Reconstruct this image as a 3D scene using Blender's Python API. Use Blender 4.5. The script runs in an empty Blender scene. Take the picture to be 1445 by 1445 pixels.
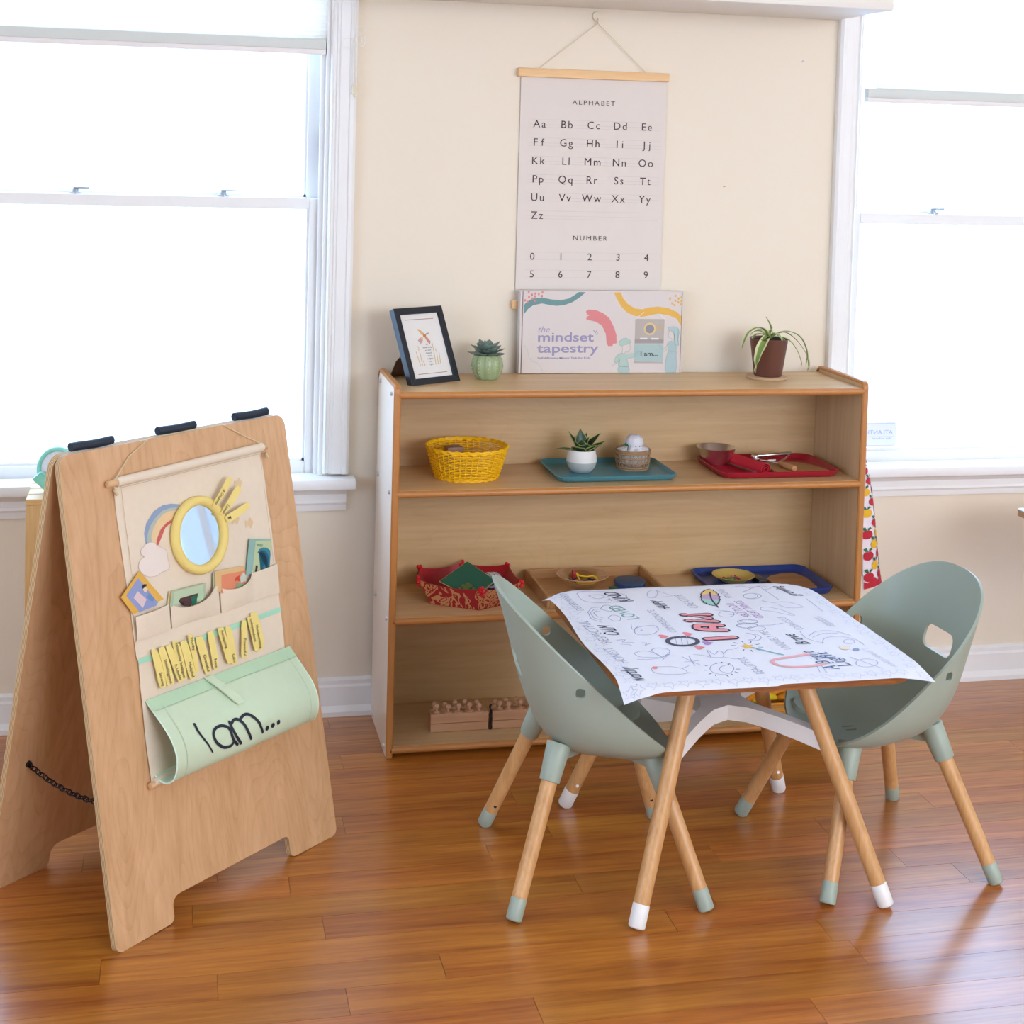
import bpy, bmesh, math, random, json
from mathutils import Vector, Matrix, noise
from math import sin, cos, pi, radians
random.seed(7)
SC = bpy.context.scene
COL = SC.collection
# ------------------------------------------------------------------ camera
cam_d = bpy.data.cameras.new('camera'); cam = bpy.data.objects.new('camera', cam_d); COL.objects.link(cam)
R_ = ((0.9759, -0.2164, 0.0276), (0.0153, -0.0582, -0.9982), (0.2177, 0.9746, -0.0534))   # right, down, forward
m = Matrix(((R_[0][0], -R_[1][0], -R_[2][0]), (R_[0][1], -R_[1][1], -R_[2][1]), (R_[0][2], -R_[1][2], -R_[2][2]))).to_4x4()
m.translation = (-0.5042, -3.4912, 1.473)
cam.matrix_world = m
cam_d.sensor_width = 36; cam_d.lens = 2104.7 / 1445 * 36
cam_d.shift_x = 0.0003; cam_d.shift_y = (323.26 - 722.5) / 1445
cam_d.clip_start = 0.05; cam_d.clip_end = 200
SC.camera = cam
# ------------------------------------------------------------------ world, lights, exposure
w = bpy.data.worlds.new('sky'); SC.world = w; w.use_nodes = True
bg = w.node_tree.nodes['Background']; bg.inputs[0].default_value = (0.43, 0.65, 1.0, 1); bg.inputs[1].default_value = 8.0
def area(name, loc, aim, sx, sy, power, col):
    d = bpy.data.lights.new(name, 'AREA'); d.shape = 'RECTANGLE'; d.size = sx; d.size_y = sy; d.energy = power; d.color = col
    o = bpy.data.objects.new(name, d); COL.objects.link(o); o.location = loc
    o.rotation_euler = (Vector(aim) - Vector(loc)).to_track_quat('-Z', 'Y').to_euler(); return o
area('left_room_window_light', (-2.5, -3.7, 1.9), (0.5, 0.0, 0.6), 1.5, 1.2, 18, (1.0, 0.93, 0.84))
area('rear_room_window_light', (2.1, -5.1, 1.85), (0.3, 0, 0.9), 2.4, 1.3, 68, (1.0, 0.92, 0.83))
area('right_room_window_light', (3.75, -2.9, 1.8), (0.2, -0.5, 0.6), 1.3, 1.3, 24, (0.93, 0.96, 1.0))
for nm, x in (('left_window_portal', -0.78), ('right_window_portal', 1.93)):
    d = bpy.data.lights.new(nm, 'AREA'); d.shape = 'RECTANGLE'; d.size = 1.3; d.size_y = 1.5; d.cycles.is_portal = True
    o = bpy.data.objects.new(nm, d); COL.objects.link(o); o.location = (x, 0.46, 1.33); o.rotation_euler = (radians(-90), 0, 0)
SC.view_settings.view_transform = 'Standard'; SC.view_settings.look = 'None'; SC.view_settings.gamma = 1
SC.view_settings.use_curve_mapping = False; SC.view_settings.exposure = 0.0
SC.cycles.use_denoising = True; SC.cycles.max_bounces = 8; SC.cycles.diffuse_bounces = 4; SC.cycles.sample_clamp_indirect = 8
SC.cycles.transparent_max_bounces = 12
# ------------------------------------------------------------------ materials
def lin(c): return tuple((v / 12.92 if v <= .04045 else ((v + .055) / 1.055) ** 2.4) for v in c)
def hx(s): return lin(tuple(int(s[i:i + 2], 16) / 255 for i in (0, 2, 4)))
def mat(name, col, rough=.5, metal=0., **k):
    M = bpy.data.materials.new(name); M.use_nodes = True; nt = M.node_tree; b = nt.nodes['Principled BSDF']
    c = hx(col) if isinstance(col, str) else col
    b.inputs['Base Color'].default_value = (*c, 1); b.inputs['Roughness'].default_value = rough; b.inputs['Metallic'].default_value = metal
    for q, v in k.get('inp', {}).items(): b.inputs[q].default_value = v
    amt = k.get('var', .04)
    tc = nt.nodes.new('ShaderNodeTexCoord'); n = nt.nodes.new('ShaderNodeTexNoise'); n.inputs['Scale'].default_value = k.get('vs', 30)
    n.inputs['Detail'].default_value = 4
    mr = nt.nodes.new('ShaderNodeMapRange'); mr.inputs[3].default_value = 1 - amt; mr.inputs[4].default_value = 1 + amt
    hs = nt.nodes.new('ShaderNodeHueSaturation'); hs.inputs['Color'].default_value = (*c, 1)
    nt.links.new(tc.outputs['Object'], n.inputs['Vector']); nt.links.new(n.outputs['Fac'], mr.inputs[0]); nt.links.new(mr.outputs[0], hs.inputs['Value'])
    nt.links.new(hs.outputs[0], b.inputs['Base Color'])
    if k.get('bump'):
        n2 = nt.nodes.new('ShaderNodeTexNoise'); n2.inputs['Scale'].default_value = k.get('bs', 300); nt.links.new(tc.outputs['Object'], n2.inputs['Vector'])
        bp = nt.nodes.new('ShaderNodeBump'); bp.inputs['Strength'].default_value = k['bump']; bp.inputs['Distance'].default_value = .001
        nt.links.new(n2.outputs['Fac'], bp.inputs['Height']); nt.links.new(bp.outputs[0], b.inputs['Normal'])
    return M
def wood(name, c1, c2, axis='Z', scale=1., rough=.45, rand=False, cath=0., coat=0., c3=None):
    M = bpy.data.materials.new(name); M.use_nodes = True; nt = M.node_tree; b = nt.nodes['Principled BSDF']; N = nt.nodes.new; L = nt.links.new
    tc = N('ShaderNodeTexCoord'); mp = N('ShaderNodeMapping'); L(tc.outputs['Object'], mp.inputs['Vector'])
    lo, hi = 1.2 * scale, 22 * scale
    mp.inputs['Scale'].default_value = {'X': (lo, hi, hi), 'Y': (hi, lo, hi), 'Z': (hi, hi, lo)}[axis]
    vec = mp.outputs[0]
    if rand:
        oi = N('ShaderNodeObjectInfo'); mu = N('ShaderNodeMath'); mu.operation = 'MULTIPLY'; mu.inputs[1].default_value = 57.; L(oi.outputs['Random'], mu.inputs[0])
        va = N('ShaderNodeVectorMath'); va.operation = 'ADD'; L(vec, va.inputs[0]); L(mu.outputs[0], va.inputs[1]); vec = va.outputs[0]
    n1 = N('ShaderNodeTexNoise'); n1.inputs['Scale'].default_value = 1.3; n1.inputs['Detail'].default_value = 7; n1.inputs['Roughness'].default_value = .62; n1.inputs['Distortion'].default_value = .6
    L(vec, n1.inputs['Vector'])
    n2 = N('ShaderNodeTexNoise'); n2.inputs['Scale'].default_value = 6; n2.inputs['Detail'].default_value = 3; L(vec, n2.inputs['Vector'])
    ad = N('ShaderNodeMix'); ad.data_type = 'FLOAT'; ad.inputs[0].default_value = .35; L(n1.outputs['Fac'], ad.inputs[2]); L(n2.outputs['Fac'], ad.inputs[3])
    fac = ad.outputs[0]
    if cath:
        mp2 = N('ShaderNodeMapping'); L(tc.outputs['Object'], mp2.inputs['Vector'])
        mp2.inputs['Scale'].default_value = {'X': (.9, 5, 5), 'Y': (5, .9, 5), 'Z': (5, 5, .9)}[axis]
        n3 = N('ShaderNodeTexNoise'); n3.inputs['Scale'].default_value = 1.1; n3.inputs['Detail'].default_value = 1.5; L(mp2.outputs[0], n3.inputs['Vector'])
        m3 = N('ShaderNodeMath'); m3.operation = 'MULTIPLY'; m3.inputs[1].default_value = 34; L(n3.outputs['Fac'], m3.inputs[0])
        f3 = N('ShaderNodeMath'); f3.operation = 'FRACT'; L(m3.outputs[0], f3.inputs[0])
        p3 = N('ShaderNodeMath'); p3.operation = 'POWER'; p3.inputs[1].default_value = 5; L(f3.outputs[0], p3.inputs[0])
        m4 = N('ShaderNodeMath'); m4.operation = 'MULTIPLY_ADD'; m4.inputs[1].default_value = cath; L(p3.outputs[0], m4.inputs[0]); L(fac, m4.inputs[2]); fac = m4.outputs[0]
    r = N('ShaderNodeValToRGB'); r.color_ramp.elements[0].position = .32; r.color_ramp.elements[1].position = .70
    r.color_ramp.elements[0].color = (*hx(c1), 1); r.color_ramp.elements[1].color = (*hx(c2), 1); L(fac, r.inputs[0]); out = r.outputs[0]
    if rand:
        hs = N('ShaderNodeHueSaturation'); mr = N('ShaderNodeMapRange'); mr.inputs[3].default_value = .86; mr.inputs[4].default_value = 1.10
        L(oi.outputs['Random'], mr.inputs[0]); L(mr.outputs[0], hs.inputs['Value']); L(out, hs.inputs['Color'])
        m5 = N('ShaderNodeMath'); m5.operation = 'MULTIPLY'; m5.inputs[1].default_value = 7.31; L(oi.outputs['Random'], m5.inputs[0])
        f5 = N('ShaderNodeMath'); f5.operation = 'FRACT'; L(m5.outputs[0], f5.inputs[0])
        m6 = N('ShaderNodeMapRange'); m6.inputs[3].default_value = .494; m6.inputs[4].default_value = .505; L(f5.outputs[0], m6.inputs[0]); L(m6.outputs[0], hs.inputs['Hue'])
        out = hs.outputs[0]
    L(out, b.inputs['Base Color']); b.inputs['Roughness'].default_value = rough
    b.inputs['Coat Weight'].default_value = coat; b.inputs['Coat Roughness'].default_value = .2; b.inputs['Coat IOR'].default_value = 1.65
    bp = N('ShaderNodeBump'); bp.inputs['Strength'].default_value = .06; bp.inputs['Distance'].default_value = .001; L(fac, bp.inputs['Height']); L(bp.outputs[0], b.inputs['Normal'])
    return M
def glassy(name, fac, tint=(1, 1, 1), rough=.02):
    M = bpy.data.materials.new(name); M.use_nodes = True; nt = M.node_tree; nt.nodes.remove(nt.nodes['Principled BSDF'])
    t = nt.nodes.new('ShaderNodeBsdfTransparent'); t.inputs[0].default_value = (*tint, 1); g = nt.nodes.new('ShaderNodeBsdfGlossy'); g.inputs['Roughness'].default_value = rough
    mx = nt.nodes.new('ShaderNodeMixShader'); mx.inputs[0].default_value = fac
    nt.links.new(t.outputs[0], mx.inputs[1]); nt.links.new(g.outputs[0], mx.inputs[2]); nt.links.new(mx.outputs[0], nt.nodes['Material Output'].inputs[0]); return M
def translucent(name, col, f=.5):
    M = bpy.data.materials.new(name); M.use_nodes = True; nt = M.node_tree; nt.nodes.remove(nt.nodes['Principled BSDF'])
    a = nt.nodes.new('ShaderNodeBsdfDiffuse'); b = nt.nodes.new('ShaderNodeBsdfTranslucent'); a.inputs[0].default_value = (*hx(col), 1); b.inputs[0].default_value = (*hx(col), 1)
    mx = nt.nodes.new('ShaderNodeMixShader'); mx.inputs[0].default_value = f
    nt.links.new(a.outputs[0], mx.inputs[1]); nt.links.new(b.outputs[0], mx.inputs[2]); nt.links.new(mx.outputs[0], nt.nodes['Material Output'].inputs[0]); return M
WALL = mat('cream_wall_paint', 'EDE0CA', .75, var=.012, vs=2, bump=.15, bs=120)
CEIL = mat('ceiling_paint', 'F1EEE8', .8)
TRIM = mat('white_trim_paint', 'F0EEEA', .42, var=.01)
LEDGE = mat('ledge_paint', 'E9E2D8', .5, var=.01)
OAK = wood('oak_floor_finish', '8E4410', 'CF8430', 'X', 1.0, .36, rand=True, coat=.7)
OAKB = wood('oak_subfloor', '5A2C10', '7A4016', 'X', 1.0, .5)
PLY = wood('birch_plywood_face', 'DEB286', 'C69868', 'Z', .7, .42, cath=.12)
PLYD = mat('plywood_edge_dark_ply', 'AE8452', .6, var=.1, vs=60)
PLYE = mat('plywood_edge', 'D8BC90', .6, var=.1, vs=60)
MAPLE = wood('maple_laminate', 'DCB988', 'C49E6C', 'X', .7, .38, cath=.05)
MAPLEV = wood('maple_laminate_upright', 'DCBB90', 'C6A176', 'Z', .7, .38)
TRIMW = mat('amber_edge_band', 'BC7C3E', .38, var=.08, vs=40)
PALE = mat('pale_laminate_outside', 'F0DFCC', .35, var=.02)
BEECH = wood('beech_leg_wood', 'DDAC74', 'C08A50', 'Z', 1.6, .38)
TABLEP = wood('table_ply_edge', 'B06C2C', '6E3A12', 'X', 3.0, .42)
SAGE = mat('sage_plastic', 'A0AC9C', .42, var=.015)
WHITEP = mat('white_plastic', 'ECE9E4', .4, var=.01)
PAPER = mat('white_paper', 'E9EAF1', .7, var=.01)
CANVAS = mat('beige_canvas', 'E8D8C0', .85, var=.04, vs=60, bump=.35, bs=900)
CANVASD = mat('beige_canvas_seam', 'C4AC8A', .85)
MINT = mat('mint_canvas', 'CDDFC0', .85, var=.03, vs=50, bump=.3, bs=900)
MINTD = mat('mint_canvas_hem', 'BCDAB6', .85, var=.03)
BLK = mat('black_print', '1B2130', .6)
BLACKM = mat('black_metal', '20242A', .38, .6)
YEL = mat('yellow_felt', 'F0DA84', .8, var=.05, bump=.2)
INK = mat('dark_brown_ink', '463A38', .7)
GRAYL = mat('faint_rule_line', 'D3C9C1', .8)
CHARTP = mat('chart_paper', 'E2D7CC', .8, var=.01)
PINE = wood('pale_pine', 'E8C48A', 'D9AC6C', 'X', 2, .5)
PINEV = wood('pale_pine_upright', 'E8C48A', 'D0A060', 'Z', 2, .5)
GLASS = glassy('window_glass', .05, (.97, .98, .98))
CHROME = mat('brushed_steel', 'E2E0DC', .32, 1., var=.03)
MIRROR = mat('mirror_silver', 'E4ECF2', .03, 1., var=0)
def flat(c, n=None, r=.7): return mat(n or ('print_' + c.lower()), c, r, var=.03)
# ------------------------------------------------------------------ mesh helpers
MW = {}
def T(name, label, cat, loc=(0, 0, 0), rot=None, group=None):
    o = bpy.data.objects.new(name, None); COL.objects.link(o); o.empty_display_size = .05
    M = Matrix.Translation(loc) @ (rot.to_4x4() if rot is not None else Matrix())
    o.matrix_world = M; MW[o.name] = M; o['label'] = label; o['category'] = cat
    if group: o['group'] = group
    return o
def fin(name, bm, mats, ang=40):
    me = bpy.data.meshes.new(name); bmesh.ops.recalc_face_normals(bm, faces=bm.faces) if not getattr(bm, 'keepn', None) else None
    bm.to_mesh(me); bm.free()
    for q in (mats if isinstance(mats, (list, tuple)) else [mats]): me.materials.append(q)
    me.polygons.foreach_set('use_smooth', [True] * len(me.polygons)); me.set_sharp_from_angle(angle=radians(ang)); me.update(); return me
def P(name, bm, mats, parent, ang=40, label=None, world=True):
    """link a bmesh built in world coordinates as one part of parent"""
    base = MW[parent.name]
    if world: bmesh.ops.transform(bm, matrix=base.inverted(), verts=bm.verts)
    o = bpy.data.objects.new(name, fin(name, bm, mats, ang)); COL.objects.link(o); o.parent = parent; MW[o.name] = base
    if label: o['label'] = label
    return o
def S(name, bm, mats, label=None, cat=None, group=None, kind=None, ang=40):
    """a thing (or a piece of the setting) that is one mesh: origin at its base centre"""
    bm.verts.ensure_lookup_table(); xs = [v.co for v in bm.verts]
    c = Vector(((min(v.x for v in xs) + max(v.x for v in xs)) / 2, (min(v.y for v in xs) + max(v.y for v in xs)) / 2, min(v.z for v in xs)))
    bmesh.ops.translate(bm, vec=-c, verts=bm.verts)
    o = bpy.data.objects.new(name, fin(name, bm, mats, ang)); COL.objects.link(o); o.location = c; MW[o.name] = Matrix.Translation(c)
    if label: o['label'] = label
    if cat: o['category'] = cat
    if group: o['group'] = group
    if kind: o['kind'] = kind
    return o
def B(): return bmesh.new()
def face(bm, pts, mi=0):
    try: f = bm.faces.new([bm.verts.new(p) for p in pts])
    except ValueError: return None
    f.material_index = mi; return f
def box(bm, x0, x1, y0, y1, z0, z1, mi=0, bev=0, seg=2, M=None):
    r = bmesh.ops.create_cube(bm, size=1); vs = r['verts']
    for v in vs: v.co = Vector((x0 + (v.co.x + .5) * (x1 - x0), y0 + (v.co.y + .5) * (y1 - y0), z0 + (v.co.z + .5) * (z1 - z0)))
    fs = set(f for v in vs for f in v.link_faces)
    for f in fs: f.material_index = mi
    if bev:
        es = list(set(e for v in vs for e in v.link_edges)); g = bmesh.ops.bevel(bm, geom=es, offset=bev, segments=seg, affect='EDGES', profile=.5)
        vs = list(set(v for f in g['faces'] for v in f.verts) | set(v for v in vs if v.is_valid))
        for f in g['faces']: f.material_index = mi
    if M is not None: bmesh.ops.transform(bm, matrix=M, verts=[v for v in vs if v.is_valid])
def frame_of(d):
    d = d.normalized(); a = Vector((0, 0, 1)) if abs(d.z) < .95 else Vector((1, 0, 0)); x = a.cross(d).normalized(); return x, d.cross(x)
def rings(bm, centers, dirs, radii, n, closed=False, caps=True, mi=0, ell=1.0):
    R = []; px = None
    for c, d, r in zip(centers, dirs, radii):
        x, y = frame_of(d)
        if px is not None:
            x = (px - d.normalized() * px.dot(d.normalized()))
            x = x.normalized() if x.length > 1e-6 else frame_of(d)[0]; y = d.normalized().cross(x)
        px = x
        R.append([bm.verts.new(c + x * (r * cos(2 * pi * i / n)) + y * (r * ell * sin(2 * pi * i / n))) for i in range(n)])
    m_ = len(R)
    for j in range(m_ if closed else m_ - 1):
        a, b = R[j], R[(j + 1) % m_]
        for i in range(n):
            f = bm.faces.new((a[i], a[(i + 1) % n], b[(i + 1) % n], b[i])); f.material_index = mi
    if caps and not closed:
        f = bm.faces.new(R[0][::-1]); f.material_index = mi; f = bm.faces.new(R[-1]); f.material_index = mi
def cyl(bm, p0, p1, r0, r1=None, n=20, mi=0, rnd=0):
    p0, p1 = Vector(p0), Vector(p1); r1 = r0 if r1 is None else r1; d = p1 - p0; L = d.length; u = d / L
    if rnd:
        cs = [p0, p0 + u * rnd * .35, p0 + u * rnd, p1 - u * rnd, p1 - u * rnd * .35, p1]; rr = [r0 - rnd, r0 - rnd * .3, r0, r1, r1 - rnd * .3, r1 - rnd]
    else: cs = [p0, p1]; rr = [r0, r1]
    rings(bm, cs, [u] * len(cs), rr, n, mi=mi)
def tube(bm, pts, r, n=8, closed=False, mi=0, caps=True):
    pts = [Vector(p) for p in pts]; k = len(pts); ds = []
    for i in range(k):
        a = pts[(i - 1) % k] if (closed or i > 0) else pts[i]; b = pts[(i + 1) % k] if (closed or i < k - 1) else pts[i]
        d = b - a; ds.append(d if d.length > 1e-9 else Vector((0, 0, 1)))
    rings(bm, pts, ds, r if isinstance(r, (list, tuple)) else [r] * k, n, closed, caps, mi)
def lathe(bm, prof, c=(0, 0, 0), n=32, mi=0, fn=None, sx=1, sy=1):
    c = Vector(c); R = []
    for r, z in prof:
        if r < 1e-6: R.append([bm.verts.new(c + Vector((0, 0, z)))])
        else:
            R.append([bm.verts.new(c + Vector((cos(2 * pi * i / n) * r * sx * (fn(2 * pi * i / n, z) if fn else 1), sin(2 * pi * i / n) * r * sy * (fn(2 * pi * i / n, z) if fn else 1), z))) for i in range(n)])
    for a, b in zip(R, R[1:]):
        for i in range(n):
            j = (i + 1) % n; vs = [a[i % len(a)], a[j % len(a)], b[j % len(b)], b[i % len(b)]]; u = []
            for v in vs:
                if v not in u: u.append(v)
            if len(u) > 2: f = bm.faces.new(u); f.material_index = mi
def prism(bm, pts, vec, mi=0, mis=None):
    """polygon extruded along vec"""
    vec = Vector(vec); a = [bm.verts.new(Vector(p)) for p in pts]; b = [bm.verts.new(Vector(p) + vec) for p in pts]; n = len(a)
    f = bm.faces.new(a); f.material_index = mi; f = bm.faces.new(b[::-1]); f.material_index = mi
    for i in range(n): f = bm.faces.new((a[i], b[i], b[(i + 1) % n], a[(i + 1) % n])); f.material_index = mi if mis is None else mis
def rrect(x0, x1, y0, y1, r, n=6):
    o = []
    for cx, cy, a0 in ((x1 - r, y1 - r, 0), (x0 + r, y1 - r, 90), (x0 + r, y0 + r, 180), (x1 - r, y0 + r, 270)):
        for i in range(n + 1): a = radians(a0 + 90 * i / n); o.append((cx + r * cos(a), cy + r * sin(a)))
    return o
def sm(pts, closed=False, k=5):
    n = len(pts); o = []
    dim = len(pts[0])
    for i in range(n if closed else n - 1):
        g = lambda j: pts[j % n] if closed else pts[max(0, min(n - 1, j))]
        a, b, c, d = g(i - 1), g(i), g(i + 1), g(i + 2)
        for s in range(k):
            t = s / k; o.append(tuple(.5 * (2 * b[q] + (c[q] - a[q]) * t + (2 * a[q] - 5 * b[q] + 4 * c[q] - d[q]) * t * t + (3 * b[q] - a[q] - 3 * c[q] + d[q]) * t ** 3) for q in range(dim)))
    if not closed: o.append(tuple(pts[-1]))
    return o
def stroke(bm, pts, wd, fm, mi=0, closed=False):
    n = len(pts); L = []; Rr = []
    for i in range(n):
        a = pts[(i - 1) % n] if (closed or i > 0) else pts[i]; b = pts[(i + 1) % n] if (closed or i < n - 1) else pts[i]
        dx, dy = b[0] - a[0], b[1] - a[1]; l = math.hypot(dx, dy) or 1; h = (wd[i] if isinstance(wd, (list, tuple)) else wd) / 2
        L.append(bm.verts.new(fm(pts[i][0] - dy / l * h, pts[i][1] + dx / l * h))); Rr.append(bm.verts.new(fm(pts[i][0] + dy / l * h, pts[i][1] - dx / l * h)))
    for i in range(n if closed else n - 1):
        j = (i + 1) % n; f = bm.faces.new((L[i], Rr[i], Rr[j], L[j])); f.material_index = mi
def area2(p): return sum(p[i][0] * p[(i + 1) % len(p)][1] - p[(i + 1) % len(p)][0] * p[i][1] for i in range(len(p)))
def fill(bm, pts, fm, mi=0):
    if area2(pts) < 0: pts = pts[::-1]
    f = face(bm, [fm(*p) for p in pts], mi)
    if f: bmesh.ops.triangulate(bm, faces=[f])
def disc(bm, cx, cy, rx, fm, mi=0, ry=None, n=20): fill(bm, [(cx + rx * cos(2 * pi * i / n), cy + (ry or rx) * sin(2 * pi * i / n)) for i in range(n)], fm, mi)
TXC = {}
def glyphs(s, spacing=1., bold=0.):
    k = (s, spacing, bold)
    if k not in TXC:
        c = bpy.data.curves.new('t', 'FONT'); c.body = s; c.size = 1; c.space_character = spacing; c.offset = bold; c.resolution_u = 3
        o = bpy.data.objects.new('t', c); COL.objects.link(o); dg = bpy.context.evaluated_depsgraph_get(); me = bpy.data.meshes.new_from_object(o.evaluated_get(dg))
        TXC[k] = ([tuple(v.co[:2]) for v in me.vertices], [tuple(p.vertices) for p in me.polygons]); bpy.data.objects.remove(o); bpy.data.meshes.remove(me); bpy.data.curves.remove(c)
    return TXC[k]
def text(bm, s, fm, x0, y0, wd=None, h=.02, mi=0, bold=0., spacing=1., shear=0., center=False, exact_h=False):
    """s laid along +x from (x0, y0) on the plane map fm; h = capital height; wd stretches it to a width"""
    vs, fs = glyphs(s, spacing, bold)
    if not vs: return
    xa, xb = min(v[0] for v in vs), max(v[0] for v in vs); ya, yb = min(v[1] for v in vs), max(v[1] for v in vs)
    sy = h / ((yb - ya) if exact_h else .73); sx = (wd / (xb - xa)) if wd else sy
    if center: x0 -= (xb - xa) * sx / 2
    yo = ya if exact_h else 0
    nv = [bm.verts.new(fm(x0 + (v[0] - xa) * sx + shear * (v[1] - yo) * sy, y0 + (v[1] - yo) * sy)) for v in vs]
    for f in fs:
        try: q = bm.faces.new([nv[i] for i in f]); q.material_index = mi
        except ValueError: pass
def bake(o):
    dg = bpy.context.evaluated_depsgraph_get(); me = bpy.data.meshes.new_from_object(o.evaluated_get(dg)); o.modifiers.clear(); old = o.data; o.data = me; bpy.data.meshes.remove(old); me.set_sharp_from_angle(angle=radians(42))
def dup(root, loc, rot=None, label=None):
    r = root.copy(); COL.objects.link(r); M = Matrix.Translation(loc) @ (rot.to_4x4() if rot is not None else Matrix()); r.matrix_world = M; MW[r.name] = M
    if label: r['label'] = label
    for ch in list(root.children):
        c = ch.copy(); COL.objects.link(c); c.parent = r
        for g in ch.children: d = g.copy(); COL.objects.link(d); d.parent = c
    return r
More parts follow.
